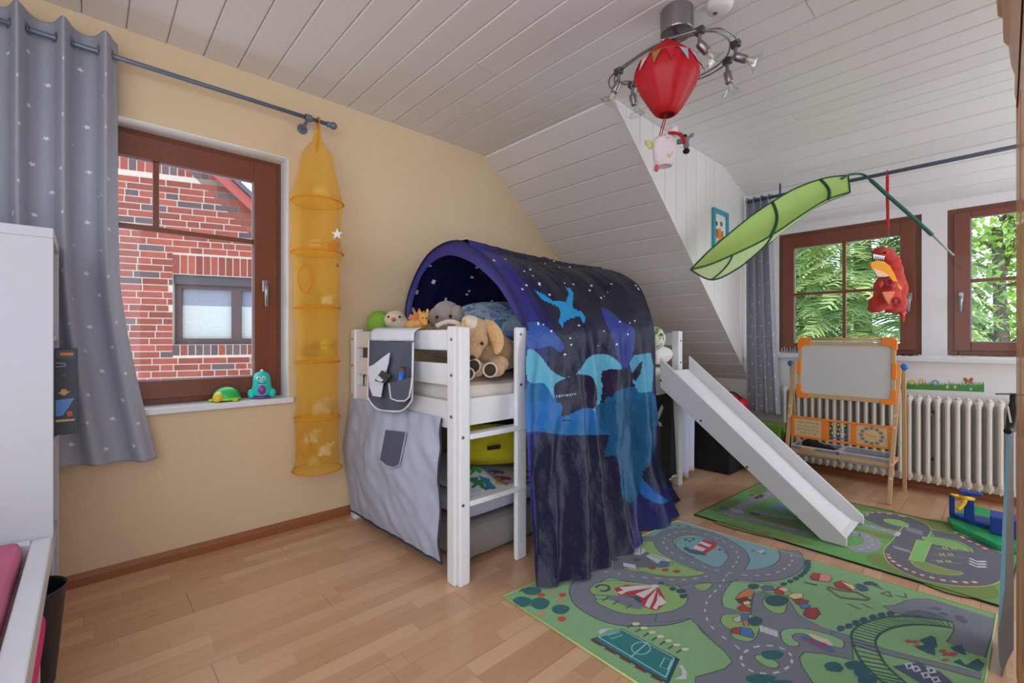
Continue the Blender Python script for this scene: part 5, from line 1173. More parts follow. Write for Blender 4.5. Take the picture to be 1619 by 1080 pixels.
rcur = thing('dormer_curtain', 'grey curtain with white stars hanging at the left end of the dormer', 'curtain', (-1.46, 4.3, 0.455))
eyelet_sheet(140, 190, rc, lambda p: math.hypot(p.y - YR, p.z - ZR), 0.0180).build('cloth', m_curt, rcur, smooth=True, solid=0.002)
v_r2 = (2.345 - ZR) / (2.345 - 0.455)
eyelets(rc, lambda u: rc(u, v_r2).y - YR, rcur, (1, 0, 0), lambda u: Vector((rc(u, v_r2).x, YR, ZR)), 300, 0.0215)
b = MB(); rr = random.Random(4)
for i in range(7):
    for j in range(21):
        u = (i + 0.5 + 0.5 * (j % 2) + rr.uniform(-0.15, 0.15)) / 7.5; v = (j + 0.5 + rr.uniform(-0.2, 0.2)) / 21
        if 0.02 < u < 0.98 and v > 0.05: b.poly(star_on(rc, u, v, 0.026, 0.0065, rr.uniform(0, 1.2), Vector((0, -0.003, 0))))
tag(b.build('star_print', m_starp, rcur, tri=True), kind='stuff')
# leaf canopy
m_leaf = mat('leaf_green_nylon', (204, 240, 138), 0.55, trans=0.55, var=0.05, scale=5); m_leaf2 = mat('pale_leaf_nylon', (222, 248, 186), 0.55, trans=0.55, var=0.05, scale=5); m_rib = mat('dark_green_webbing', (40, 72, 44), 0.7)
cz = (1080, 220, 2.842)
def lpx(pts): return [(cz[0] + x / cz[2], cz[1] + y / cz[2]) for x, y in pts]
def leaf_d(px, k): return 2.98 + (px - 1095) / 248.0 * 0.34 + (0.12 if k == 0 else (0.0 if k == 1 else 0.05))
up = catmull([at(a_, b_, leaf_d(a_, 0) - (0.12 if i == 0 else 0)) for i, (a_, b_) in enumerate(lpx([(35, 585), (130, 490), (300, 350), (420, 270), (520, 215), (640, 175), (742, 163)]))], 8)
md = catmull([at(a_, b_, leaf_d(a_, 1)) for a_, b_ in lpx([(35, 586), (140, 556), (330, 470), (440, 405), (520, 350), (640, 275), (750, 238)])], 8)
lo_ = catmull([at(a_, b_, leaf_d(a_, 2) - (0.05 if i == 0 else 0)) for i, (a_, b_) in enumerate(lpx([(35, 588), (130, 632), (240, 585), (350, 500), (450, 415), (600, 305), (750, 240)]))], 8)
lf = thing('leaf_canopy', 'large green fabric leaf canopy hanging from the dormer curtain rod', 'leaf canopy', at(1220, 360, 3.3))
MB().sheet(40, 10, lambda u, v: along(up, u).lerp(along(md, u), v) + Vector((0, 0.06 * math.sin(PI * v) * math.sin(PI * u), 0.0))).build('upper_panel', m_leaf, lf, smooth=True)
MB().sheet(40, 10, lambda u, v: along(md, u).lerp(along(lo_, u), v) + Vector((0, 0.03 * math.sin(PI * v) * math.sin(PI * u), 0))).build('lower_panel', m_leaf2, lf, smooth=True)
for path in (up, md, lo_): MB().tube(path, 0.006, 6).build('edge_band', m_rib, lf, smooth=True)
MB().tube([up[-1], md[-1]], 0.006, 6).build('edge_band', m_rib, lf)
def rib(u0, u1, p0, p1, w, bulge):
    pts = []
    for k in range(13):
        t_ = k / 12; u = u0 + (u1 - u0) * t_ + 0.02 * math.sin(PI * t_); q = along(p0, u).lerp(along(p1, u), t_) + Vector((0, bulge * math.sin(PI * t_) * math.sin(PI * u), 0)); pts.append(q + Vector((0.003, -0.006, -0.003)))
    MB().tube(pts, w, 6).build('vein', m_rib, lf, smooth=True)
rib(0.47, 0.42, up, md, 0.011, 0.06); rib(0.80, 0.85, up, md, 0.011, 0.06); rib(0.24, 0.16, md, lo_, 0.005, 0.03); rib(0.43, 0.40, md, lo_, 0.007, 0.03)
stem = catmull([at(a_, b_, d_) for a_, b_, d_ in ((1330, 283, 3.40), (1345, 276, 3.40), (1364, 276, 3.40), (1378, 286, 3.34), (1400, 306, 3.30), (1440, 341, 3.26), (1474, 372, 3.22))], 6)
MB().tube(stem, [0.008] * 18 + [0.013] * (len(stem) - 18), 8).build('stem', mat('deep_green_sleeve', (34, 92, 74), 0.6), lf, smooth=True)
MB().cyl(at(1474, 372, 3.22), at(1508, 404, 3.19), 0.006).build('rod_tip', mat('pale_rod', (150, 168, 160), 0.4), lf, smooth=True)
# hanging dinosaur
m_red = mat('brick_red_felt', (190, 62, 52), 0.85, var=0.3, scale=20, bump=0.6, bscale=50); m_dor = mat('orange_yellow_felt', (238, 160, 50), 0.85, var=0.15, scale=20)
dz_ = thing('hanging_dinosaur', 'red and orange papery dinosaur hanging by a red ribbon before the window', 'toy dinosaur', at(1405, 505, 3.36))
def q_(px, py, d=3.32): return at(1360 + px / 7.2, 360 + py / 7.2, d)
blob('body', [(q_(230, 290), (0.055, 0.06, 0.045)), (q_(310, 320), (0.05, 0.06, 0.055)), (q_(370, 400), (0.05, 0.055, 0.06)), (q_(400, 490), (0.05, 0.055, 0.06)), (q_(380, 600), (0.07, 0.075, 0.08)), (q_(310, 680), (0.085, 0.09, 0.09)), (q_(300, 770), (0.08, 0.09, 0.08)), (q_(220, 860), (0.07, 0.05, 0.06)), (q_(180, 920), (0.055, 0.04, 0.03)), (q_(400, 850), (0.065, 0.06, 0.075)), (q_(370, 930), (0.05, 0.05, 0.03)), (q_(450, 700), (0.05, 0.05, 0.09)), (q_(470, 860), (0.035, 0.035, 0.09)), (q_(485, 1000), (0.015, 0.015, 0.06))], m_red, dz_, 0.010, 2)
MB().prism([q_(a_, b_, 3.235) for a_, b_ in ((115, 400), (190, 370), (270, 380), (340, 430), (390, 520), (440, 640), (480, 690), (460, 720), (400, 640), (330, 560), (230, 520), (120, 450))], (-0.02, 0.06, 0.0)).build('throat', m_dor, dz_, bevel=0.006)
MB().prism([q_(a_, b_, 3.232) for a_, b_ in ((120, 455), (230, 490), (330, 540), (300, 560), (200, 560), (150, 480))], (-0.01, 0.05, 0)).build('jaw', mat('pale_felt', (232, 200, 168), 0.85), dz_, bevel=0.004)
for k in range(6): MB().prism([q_(150 + 22 * k, 300 + 4 * k, 3.236), q_(172 + 22 * k, 304 + 4 * k, 3.236), q_(158 + 22 * k, 372, 3.236)], (-0.005, 0.012, 0)).build('tooth', MATS['white_plastic'], dz_)
MB().prism([q_(a_, b_, 3.25) for a_, b_ in ((150, 310), (270, 325), (285, 375), (150, 375))], (-0.01, 0.02, 0)).build('mouth', mat('black_felt', (26, 20, 22), 0.9), dz_)
MB().prism([q_(a_, b_, 3.215) for a_, b_ in ((250, 730), (400, 720), (370, 800), (330, 880), (290, 820))], (-0.01, 0.03, 0)).build('belly', mat('salmon_felt', (230, 130, 92), 0.85), dz_, bevel=0.004)
for (a_, b_) in ((320, 620), (415, 840)): MB().tube(catmull([q_(a_ + 38 * math.cos(t_), b_ + 38 * math.sin(t_), 3.205) for t_ in (0, 1, 2, 3, 4, 5)], 3, True), 0.008, 6, closed=True).build('scale_ring', mat('dark_red_felt', (150, 40, 50), 0.85), dz_, smooth=True)
eye(q_(285, 285, 3.262), 0.008, dz_)
for k, (a_, b_) in enumerate(((330, 250), (385, 330), (430, 420), (470, 520), (500, 620), (520, 730), (520, 850), (505, 960))): MB().prism([q_(a_ - 22, b_ - 30, 3.30), q_(a_ + 30, b_ + 5, 3.31), q_(a_ - 14, b_ + 45, 3.30)], (-0.008, 0.012, 0)).build('back_spike', mat('rose_felt', (214, 110, 120), 0.85), dz_)
for (a_, b_, c_, d_) in ((260, 610, 215, 680), (390, 640, 350, 700)): MB().tube([q_(a_, b_, 3.25), q_((a_ + c_) / 2 - 10, (b_ + d_) / 2, 3.21), q_(c_, d_, 3.20)], [0.022, 0.017, 0.011], 8).build('arm', m_red, dz_, smooth=True)
RX = ony(1403, 280, YR).x
MB().tube([(RX, YR + 0.020 * math.cos(k * PI / 8), ZR + 0.020 * math.sin(k * PI / 8)) for k in range(16)], 0.0035, 6, closed=True).build('ribbon_loop', mat('red_ribbon', (206, 26, 34), 0.6), dz_, smooth=True)
MB().tube([(RX, YR, ZR - 0.0195), at(1403, 310, 3.352), at(1404, 362, 3.345)], [0.010, 0.010, 0.009], 6, flat=0.35).build('ribbon', mat('red_ribbon', (206, 26, 34), 0.6), dz_)
MB().tube([at(1404, 362, 3.345), at(1406, 386, 3.33), at(1403, 396, 3.32)], 0.0022, 5).build('string', m_bolt, dz_); MB().tube([at(1406, 386, 3.33), at(1411, 402, 3.32)], 0.0022, 5).build('string', m_bolt, dz_)
# picture on the cheek
pic = thing('framed_picture', 'small picture in a turquoise frame on the dormer side wall', 'picture', (XC, 3.82, 1.74))
m_tqf = mat('turquoise_frame', (52, 150, 172), 0.4)
Ya, Yb, Za, Zb = 3.672, 3.962, 1.735, 2.152; fwid = 0.035
for (y0, y1, z0, z1) in ((Ya, Ya + fwid, Za, Zb), (Yb - fwid, Yb, Za, Zb), (Ya + fwid, Yb - fwid, Za, Za + fwid), (Ya + fwid, Yb - fwid, Zb - fwid, Zb)): MB().box(XC, XC + 0.022, y0, y1, z0, z1).build('frame', m_tqf, pic, bevel=0.004)
MB().box(XC, XC + 0.006, Ya + fwid, Yb - fwid, Za + fwid, Zb - fwid).build('print', mat('pale_picture_paper', (220, 224, 214), 0.5), pic)
rp = random.Random(9)
for (dy, dz, w_, h_, c) in ((0.09, 0.22, 0.05, 0.08, (186, 90, 60)), (0.14, 0.22, 0.06, 0.10, (216, 140, 60)), (0.19, 0.21, 0.05, 0.09, (206, 120, 70)), (0.08, 0.30, 0.03, 0.04, (50, 60, 70)), (0.17, 0.31, 0.05, 0.04, (110, 110, 110)), (0.13, 0.14, 0.10, 0.06, (110, 110, 150)), (0.09, 0.08, 0.06, 0.05, (80, 130, 160)), (0.20, 0.12, 0.03, 0.08, (120, 90, 110)), (0.06, 0.24, 0.03, 0.03, (60, 60, 60))):
    MB().prism([(XC + 0.007, Ya + dy + w_ / 2 * math.cos(a_) * (1 + 0.2 * rp.random()), Za + dz + h_ / 2 * math.sin(a_) * (1 + 0.2 * rp.random())) for a_ in [2 * PI * k / 9 for k in range(9)]], (0.0004, 0, 0)).build('printed_figure', mat('ink_%d_%d_%d' % c, c, 0.5), pic)
# ceiling lamp
m_chr = mat('satin_nickel', (150, 146, 148), 0.3, metal=0.85)
LC = onz(1070, 17, ZC - 0.001)
lamp = thing('ceiling_spot_lamp', 'chrome ceiling lamp with curved twin rails and clear glass spots', 'ceiling lamp', LC)
MB().cyl(LC, LC + Vector((0, 0, -0.105)), 0.070, seg=32).build('canopy', m_chr, lamp, smooth=False, bevel=0.006)
ZRl = 2.405
rail_px = [(980, 133), (966, 139), (963, 126), (975, 113), (1005, 90), (1040, 70), (1075, 56), (1110, 47), (1142, 46), (1164, 60), (1163, 82), (1148, 101), (1120, 119), (1090, 128), (1030, 134), (1003, 134)]
rail = catmull([onz(a_, b_, ZRl) for a_, b_ in rail_px], 8, True); cen = sum(rail, Vector()) / len(rail)
MB().tube(rail, 0.004, 8, closed=True).build('rail', m_chr, lamp, smooth=True)
MB().tube([cen + (p - cen) * 0.90 + Vector((0, 0, 0.004)) for p in rail], 0.004, 8, closed=True).build('rail', m_chr, lamp, smooth=True)
MB().tube([LC + Vector((0, 0, -0.11)), Vector((LC.x, LC.y, ZRl))], 0.012, 10).build('stem', m_chr, lamp)
MB().bar(onz(1045, 66, ZRl + 0.008), onz(1108, 50, ZRl + 0.008), 0.03, 0.010).build('cross_plate', m_chr, lamp, bevel=0.003)
m_clr = glass_mat('clear_lamp_glass', (0.93, 0.95, 0.93), 0.10)
def spot(px, py, dirv, k=1.0):
    p = onz(px, py, ZRl); d = Vector(dirv).normalized()
    MB().obox(p, (1, 0, 0), (0, 1, 0), (0, 0, 1), 0.02, 0.014, 0.014).build('rail_clamp', mat('dark_nickel', (92, 90, 92), 0.35, metal=0.7), lamp, bevel=0.004)
    q = p + Vector((0, 0, -0.055)); MB().cyl(p, q, 0.008, seg=10).build('arm', m_chr, lamp)
    h = MB().lathe(q - d * 0.005, [(0.004, -0.004), (0.016, 0), (0.018, 0.012), (0.018, 0.05), (0.015, 0.056)], 16, axis=d).build('spot_head', m_chr, lamp, smooth=True)
    e = q + d * 0.052
    MB().lathe(e, [(0.012, 0), (0.016, 0.012), (0.026, 0.03), (0.042, 0.044), (0.052, 0.048)], 20, axis=d, lobes=6, depth=0.22, capped=False).build('glass_shade', m_clr, h, smooth=True)
    MB().lathe(e, [(0.006, 0), (0.009, 0.010), (0.008, 0.026), (0.002, 0.034)], 10, axis=d).build('bulb', mat('frosted_bulb', (226, 222, 212), 0.3), h, smooth=True)
spot(978, 113, (-0.45, -0.25, -1)); spot(1106, 49, (0.45, 0.55, -0.7)); spot(1150, 97, (0.15, 0.15, -1)); spot(1000, 134, (0.1, 0.3, -1)); spot(1163, 70, (0.8, 0.6, -0.4))
# hot-air balloon mobile
m_bal = mat('red_satin', (206, 22, 40), 0.45, trans=0.2, var=0.06, scale=6)
BC = at(1054, 125, 2.00); BC.z = 0
def zb(py): return CAM_H + (CY - py) / FOCAL * 2.00
bal = thing('balloon_mobile', 'red fabric hot-air balloon mobile hanging from the ceiling lamp', 'mobile', (BC.x, BC.y, zb(265)))
MB().lathe((BC.x, BC.y, 0), [(0.035, zb(182)), (0.048, zb(180)), (0.066, zb(172)), (0.095, zb(155)), (0.126, zb(136)), (0.141, zb(120)), (0.131, zb(108)), (0.104, zb(94)), (0.066, zb(80)), (0.034, zb(70)), (0.008, zb(62))], 48, lobes=8, depth=0.05, capped=False).build('envelope', m_bal, bal, smooth=True)
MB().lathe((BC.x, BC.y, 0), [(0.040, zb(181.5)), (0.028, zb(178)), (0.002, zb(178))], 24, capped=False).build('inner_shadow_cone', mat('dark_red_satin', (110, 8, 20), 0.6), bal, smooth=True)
MB().tube([(BC.x, BC.y, zb(62)), (BC.x, BC.y, ZRl)], 0.003, 6).build('hanging_cord', m_bolt, bal)
MB().tube([(BC.x + 0.1215 * math.cos(a), BC.y + 0.1215 * math.sin(a), zb(101.5)) for a in [2 * PI * k / 32 for k in range(32)]], 0.003, 5, closed=True).build('bunting_cord', m_bal, bal)
fl = [(200, 200, 220), (206, 30, 50), (220, 200, 200), (160, 130, 70), (206, 30, 50), (180, 186, 214)]
base_a = math.atan2(-BC.y, -BC.x)
for k in range(14):
    a = base_a + (k - 4) * 2 * PI / 14 + 0.12; R_ = 0.123
    e0 = lambda aa, zz, rr_: Vector((BC.x + rr_ * math.cos(aa), BC.y + rr_ * math.sin(aa), zz))
    MB().prism([e0(a - 0.16, zb(102), R_), e0(a + 0.16, zb(102), R_), e0(a, zb(126), R_ + 0.032)], (0.0015 * math.cos(a), 0.0015 * math.sin(a), 0)).build('bunting_flag', mat('flag_%d' % (k % 6), fl[k % 6], 0.7, var=0.3, scale=120), bal)
for dx in (-1.3, 1.3): MB().tube([at(1054 + dx * 1.0, 176, 2.0), at(1044 + dx * 1.4, 216, 2.0)], 0.0026, 5).build('cord', mat('red_cord', (170, 24, 30), 0.6), bal)
m_bask = mat('white_fleece', (232, 220, 226), 0.9, bump=0.5, bscale=80)
bsk = at(1051, 240, 2.0)
MB().lathe((bsk.x, bsk.y, 0), [(0.030, zb(263)), (0.043, zb(258)), (0.050, zb(240)), (0.049, zb(224)), (0.043, zb(219)), (0.036, zb(222)), (0.03, zb(240))], 24, capped=False).build('basket', m_bask, bal, smooth=True)
MB().lathe((bsk.x, bsk.y, 0), [(0.001, zb(262)), (0.032, zb(263))], 24, capped=False).build('basket_floor', m_bask, bal)
sh_ = thing('sheep_doll', 'small white sheep doll with red scarf riding in the balloon basket', 'doll', at(1067, 232, 1.99))
blob('body', [(at(1052, 224, 2.0), (0.017, 0.017, 0.022)), (at(1055, 213, 2.0), (0.013, 0.013, 0.013)), (at(1061, 209.5, 2.0), (0.013, 0.013, 0.012)), (at(1067, 205, 2.0), (0.015, 0.015, 0.020))], m_bask, sh_, 0.005, 3)
MB().tube(catmull([at(1056, 211, 1.965), at(1064, 210, 1.96), at(1073, 212, 1.955), at(1080, 218, 1.945), at(1082, 226, 1.94)], 4), 0.007, 8).build('scarf', mat('crimson_felt', (178, 16, 32), 0.85), sh_, smooth=True)
for px in (1055, 1072): MB().ell(at(px + (0 if px < 1060 else 5), 215 if px < 1060 else 231, 1.935), 0.007, seg=10, rings=6).build('hoof', m_bask, sh_, smooth=True)
dk_ = thing('donkey_doll', 'small grey donkey doll leaning out of the balloon basket', 'doll', at(1084, 240, 2.0))
blob('head', [(at(1084, 221, 2.0), (0.017, 0.017, 0.018)), (at(1085, 230, 2.0), (0.014, 0.014, 0.018)), (at(1074, 224, 2.01), (0.02, 0.014, 0.012))], mat('mid_grey_felt', (132, 128, 128), 0.9), dk_, 0.005, 3)
MB().ell(at(1085, 239, 1.995), (0.015, 0.015, 0.012), seg=12, rings=8).build('muzzle', mat('black_felt', (26, 20, 22), 0.9), dk_, smooth=True)
for (a_, b_, c_, d_) in ((1090, 217, 1097, 211), (1079, 214, 1074, 209)): MB().tube([at(a_, b_, 2.0), at((a_ + c_) / 2, (b_ + d_) / 2, 2.0), at(c_, d_, 2.0)], [0.005, 0.009, 0.003], 8, flat=0.4).build('ear', MATS['mid_grey_felt'], dk_, smooth=True)
MB().ell(at(1082, 215, 1.99), (0.012, 0.012, 0.006), seg=10, rings=6).build('mane', MATS['black_felt'], dk_, smooth=True)
ch = thing('chick_doll', 'small pale yellow bird doll at the left of the balloon basket', 'doll', at(1024, 232, 2.02))
blob('body', [(at(1024, 226, 2.02), (0.014, 0.014, 0.014)), (at(1028, 232, 2.02), (0.011, 0.011, 0.012)), (at(1034, 225, 2.02), (0.012, 0.01, 0.008))], mat('pale_yellow_felt', (216, 208, 130), 0.9), ch, 0.004, 3)
MB().ell(at(1021, 225, 2.0), 0.0025, seg=8, rings=5).build('eye', mat('glossy_black_eye', (22, 16, 14), 0.12), ch)
MB().prism([at(a_, b_, 1.95) for a_, b_ in ((1055, 242), (1059, 247), (1063, 238), (1063, 243), (1059, 249), (1055, 245))], (0.002, -0.002, 0)).build('basket_charm', mat('gold_thread', (206, 190, 110), 0.5), bal)
MB().ell(at(1038, 266, 2.0), (0.011, 0.011, 0.016), seg=10, rings=6).build('tassel', mat('red_white_yarn', (214, 84, 92), 0.9, var=0.5, scale=150), bal, smooth=True)
# smoke detector
sd_ = thing('smoke_detector', 'round white smoke detector on the ceiling at the top edge', 'smoke detector', onz(1138, 3, ZC))
pz = onz(1138, 3, ZC - 0.0)
MB().lathe(pz, [(0.055, 0), (0.056, -0.012), (0.050, -0.030), (0.034, -0.038), (0.002, -0.039)], 28).build('housing', mat('white_abs', (230, 226, 224), 0.45), sd_, smooth=True)
MB().cyl(pz + Vector((-0.02, 0.0, -0.0365)), pz + Vector((-0.02, 0.0, -0.041)), 0.009, seg=14).build('test_button', MATS['grey_violet_print'], sd_)
# sill figures
fig = MB(); 
for k, (px, h) in enumerate(((1236, 0.05), (1240, 0.062), (1244, 0.05), (1249, 0.055), (1253, 0.045), (1257, 0.058), (1262, 0.05))):
    p = ony(px, 551, 4.62); p.z = SILL
    f_ = thing('sill_figure', ('first', 'second', 'third', 'fourth', 'fifth', 'sixth', 'seventh')[k] + ' tiny silver toy figure from the curtain on the dormer sill', 'figure', p, 'silver figures on the dormer sill')
    MB().lathe(p, [(0.010, 0), (0.011, 0.004), (0.005, 0.010), (0.007, h * 0.45), (0.004, h * 0.6), (0.0035, h * 0.66)], 10).build('torso', mat('silver_grey_plastic', (150, 152, 166), 0.35, metal=0.3), f_, smooth=True)
    MB().ell(p + Vector((0, 0, h * 0.80)), (0.006, 0.006, h * 0.18), seg=8, rings=6).build('head', MATS['silver_grey_plastic'], f_, smooth=True)
for k, px in enumerate((1418, 1430, 1441)):
    p = ony(px, 566, 4.60); p.z = SILL + 0.008
    f_ = thing('toy_soldier', ('left', 'middle', 'right')[k] + ' one of three tiny dark toy soldiers lying on the sill right of the easel', 'figure', p, 'dark figures lying on the dormer sill')
    MB().tube([p - Vector((0.022, 0.004, 0)), p, p + Vector((0.022, 0.003, 0.003))], [0.006, 0.008, 0.004], 8).build('torso', m_dkb, f_, smooth=True); MB().ell(p + Vector((0.03, 0.004, 0.002)), 0.007, seg=8, rings=6).build('head', m_dkb, f_, smooth=True)
# things stowed under the slope
bb = thing('black_storage_box', 'black fabric storage box on the floor under the roof slope', 'box', (-1.72, 3.95, 0))
MB().box(-2.02, -1.50, 3.765, 4.12, 0.002, 0.365).build('box_body', mat('black_fabric', (26, 24, 28), 0.9, bump=0.3, bscale=120), bb, bevel=0.012); MB().box(-2.03, -1.49, 3.755, 4.13, 0.366, 0.394).build('lid', MATS['black_fabric'], bb, bevel=0.006)
rbg = thing('red_bag', 'red shiny bag lying on the black storage box', 'bag', (-1.65, 3.98, 0.43))
blob('bag_body', [(at(1146, 643, 4.0), (0.14, 0.12, 0.085)), (at(1160, 640, 3.96), (0.12, 0.12, 0.09)), (at(1164, 655, 3.9), (0.09, 0.10, 0.05))], mat('red_vinyl', (200, 24, 40), 0.3, var=0.2, scale=9, bump=0.6, bscale=14), rbg, 0.012, 3)
MB().tube(catmull([at(1130, 630, 3.88), at(1142, 622, 3.86), at(1160, 621, 3.84), at(1172, 630, 3.84)], 5), 0.009, 6).build('handle', mat('black_strap', (24, 26, 36), 0.6), rbg, smooth=True)
MB().prism([at(1150, 655, 3.80), at(1168, 645, 3.80), at(1172, 649, 3.80), at(1158, 661, 3.80)], (0, -0.004, 0)).build('stripe', m_starp, rbg)
gbx = thing('printed_green_box', 'green printed cardboard toy box on the floor below the dormer curtain', 'box', (-1.30, 4.12, 0))
MB().box(-1.455, -1.215, 4.02, 4.20, 0.002, 0.405).build('carton', mat('leaf_green_carton', (112, 160, 62), 0.5, var=0.15, scale=6), gbx, bevel=0.004)
for (x, z, w_, h_, c) in ((-1.40, 0.31, 0.05, 0.08, (190, 50, 40)), (-1.30, 0.27, 0.05, 0.10, (226, 226, 236)), (-1.26, 0.30, 0.03, 0.07, (60, 70, 180)), (-1.35, 0.22, 0.06, 0.06, (150, 180, 90)), (-1.25, 0.20, 0.05, 0.05, (120, 60, 60)), (-1.40, 0.16, 0.05, 0.07, (230, 220, 120))):
    MB().prism([(x + w_ / 2 * math.cos(a_) * (0.8 + 0.4 * rp.random()), 4.0195, z + h_ / 2 * math.sin(a_) * (0.8 + 0.4 * rp.random())) for a_ in [2 * PI * k / 9 for k in range(9)]], (0, -0.0006, 0)).build('printed_shape', mat('ink_%d_%d_%d' % c, c, 0.5), gbx)
mb_ = thing('maroon_bag', 'dark maroon bag standing between the green box and the easel', 'bag', (-1.16, 4.2, 0))
blob('bag_body', [((-1.178, 4.075, 0.15), (0.030, 0.045, 0.146)), ((-1.178, 4.075, 0.29), (0.026, 0.04, 0.10))], mat('maroon_cloth', (74, 34, 40), 0.8, var=0.3, scale=14), mb_, 0.012, 3)
MB().tube(catmull([(-1.178, 4.05, 0.37), (-1.178, 4.05, 0.43), (-1.178, 4.10, 0.43), (-1.178, 4.10, 0.37)], 4), 0.006, 6).build('handle', MATS['black_strap'], mb_, smooth=True)
# blue and yellow water-track toy on green base
wt_ = thing('canal_toy', 'blue canal play set with yellow crane arm on a green base', 'toy set', (-0.05, 3.72, 0))
m_gn = mat('emerald_plastic', (36, 170, 100), 0.35); m_bl = mat('deep_blue_plastic', (24, 66, 156), 0.35); m_ye = mat('amber_yellow_plastic', (244, 184, 40), 0.35)
g_ = [onz(1498, 820, 0.03), onz(1505, 830, 0.03), onz(1530, 842, 0.03), onz(1548, 850, 0.03), onz(1575, 863, 0.03), Vector((0.12, 3.45, 0.03)), Vector((0.12, 4.0, 0.03)), onz(1545, 802, 0.03), onz(1510, 812, 0.03)]
MB().prism([Vector((p.x, p.y, 0.0085)) for p in g_], (0, 0, 0.032)).build('base_plate', m_gn, wt_, bevel=0.006)
MB().prism([Vector((p.x, p.y, 0.041)) for p in (onz(1500, 814, 0.045), onz(1530, 826, 0.045), onz(1565, 836, 0.045), Vector((0.10, 3.62, 0)), Vector((0.10, 3.72, 0)), onz(1560, 822, 0.045), onz(1535, 818, 0.045))], (0, 0, 0.022)).build('channel', m_bl, wt_, bevel=0.004)
tc_ = onz(1532, 820, 0.06)
MB().box(tc_.x - 0.02, tc_.x + 0.022, tc_.y - 0.02, tc_.y + 0.02, 0.06, 0.205).build('tower', m_bl, wt_, bevel=0.004); MB().box(tc_.x - 0.04, tc_.x + 0.055, tc_.y - 0.025, tc_.y + 0.035, 0.203, 0.218).build('tower_head', m_bl, wt_, bevel=0.003)
dt = proj(tc_); dcam = tc_.x * FW[0] + tc_.y * FW[1]
MB().tube(catmull([at(1504, 781, dcam), at(1516, 786, dcam), at(1528, 788, dcam - 0.04), at(1538, 789, dcam - 0.02)], 5), [0.006] * 3 + [0.012] * 9 + [0.012] * 4, 8).build('arm', m_ye, wt_, smooth=True)
MB().tube(catmull([at(1526, 790, dcam - 0.05), at(1522, 798, dcam - 0.05), at(1514, 806, dcam - 0.05)], 5), 0.011, 8).build('brace', m_ye, wt_, smooth=True)
MB().box(tc_.x - 0.085, tc_.x - 0.06, tc_.y + 0.02, tc_.y + 0.04, 0.06, 0.17).build('rear_tower', m_bl, wt_, bevel=0.004)
b0 = onz(1582, 850, 0.02); MB().box(b0.x - 0.04, b0.x + 0.12, b0.y - 0.04, b0.y + 0.10, 0.042, 0.135).build('lock_basin', m_bl, wt_, bevel=0.005)
# wardrobe at the right edge
m_ww = mat('honey_carved_wood', (206, 140, 84), 0.4, var=0.25, scale=5, stretch=(9, 9, 0.9), coat=0.2)
wd = thing('wooden_wardrobe', 'honey brown carved wooden wardrobe cut by the right picture edge', 'wardrobe', (0.32, 1.6, 0))
wx, wy0, wy1 = 0.022, 0.85, 2.14
MB().box(wx + 0.02, 0.60, wy0, wy1, 0.06, 1.85).build('carcass', m_ww, wd, bevel=0.004)
MB().box(wx + 0.0, wx + 0.0195, wy1 - 0.075, wy1, 0.06, 1.85).build('corner_stile', m_ww, wd, bevel=0.006)
for (y0, y1) in ((wy0, 1.45), (1.46, wy1 - 0.08)):
    d_ = MB().box(wx + 0.003, wx + 0.0195, y0, y1, 0.16, 1.80).build('door', m_ww, wd, bevel=0.006)
    MB().box(wx - 0.001, wx + 0.0025, y0 + 0.08, y1 - 0.08, 0.30, 1.66).build('door_panel', m_ww, d_, bevel=0.0015)
MB().cyl((wx + 0.0025, wy1 - 0.13, 0.94), (wx - 0.001, wy1 - 0.13, 0.94), 0.012, seg=14).build('lock_plate', mat('aged_iron', (70, 62, 54), 0.5, metal=0.6), wd)
cp = [(0.0, 1.80), (0.0, 1.85), (-0.004, 1.87), (-0.004, 1.90), (0.000, 1.92), (-0.014, 1.97), (-0.020, 2.03), (-0.034, 2.05), (-0.036, 2.09), (-0.030, 2.12), (-0.050, 2.14), (-0.054, 2.19), (0.0, 2.19)]
MB().prism([(wx + a_ * 0.8, wy0, z_) for a_, z_ in cp] + [(0.60, wy0, 2.19), (0.60, wy0, 1.855), (wx + 0.02, wy0, 1.855)], (0, wy1 - wy0 + 0.012, 0)).build('crown_moulding', m_ww, wd)
MB().box(wx + 0.002, 0.60, wy0, wy1, 0.0, 0.058).build('plinth', m_ww, wd, bevel=0.004)
# board bag standing behind the wardrobe
sb = thing('board_bag', 'tall narrow bag with pale blue side and dark back leaning by the wardrobe', 'bag', (0.03, 2.24, 0))
def sbp(px, py, d): return at(px, py, d)
n_ = 24
def prof_bag(t):  # outline in pixels from top to bottom: left, mid, right
    ys = 684 + 392 * t
    def pl(tab):
        for (a_, b_), (c_, d_) in zip(tab[:-1], tab[1:]):
            if ys <= c_: return b_ + (d_ - b_) * max(0, (ys - a_) / (c_ - a_))
        return tab[-1][1]
    L_ = pl([(684, 1592), (760, 1588), (850, 1584), (930, 1581), (980, 1578), (1000, 1577), (1040, 1579), (1076, 1585)]); M_ = pl([(684, 1597), (760, 1593.5), (930, 1588.5), (980, 1582), (1000, 1578), (1040, 1580), (1076, 1586)]); R_ = 1603
    return ys, L_, M_, R_
    L_ = 1592 - 10 * min(1, t * 1.6) - (3 if t > 0.5 else 6 * t) + (10 * max(0, t - 0.9) / 0.1); M_ = L_ + 11 - (8 * max(0, t - 0.55) / 0.45); R_ = 1602 - (3 if 0.55 < t < 0.8 else 0) + (0 if t < 0.9 else -2)
    return ys, L_, M_, R_
def bagface(u, v, which):
    ys, L_, M_, R_ = prof_bag(v); d = 1.78 - 0.30 * v
    a_, b_ = (L_, M_) if which == 0 else (M_, R_)
    return sbp(a_ + (b_ - a_) * u, ys, d + (0.02 * (1 - u) if which == 0 else 0.10 * u))
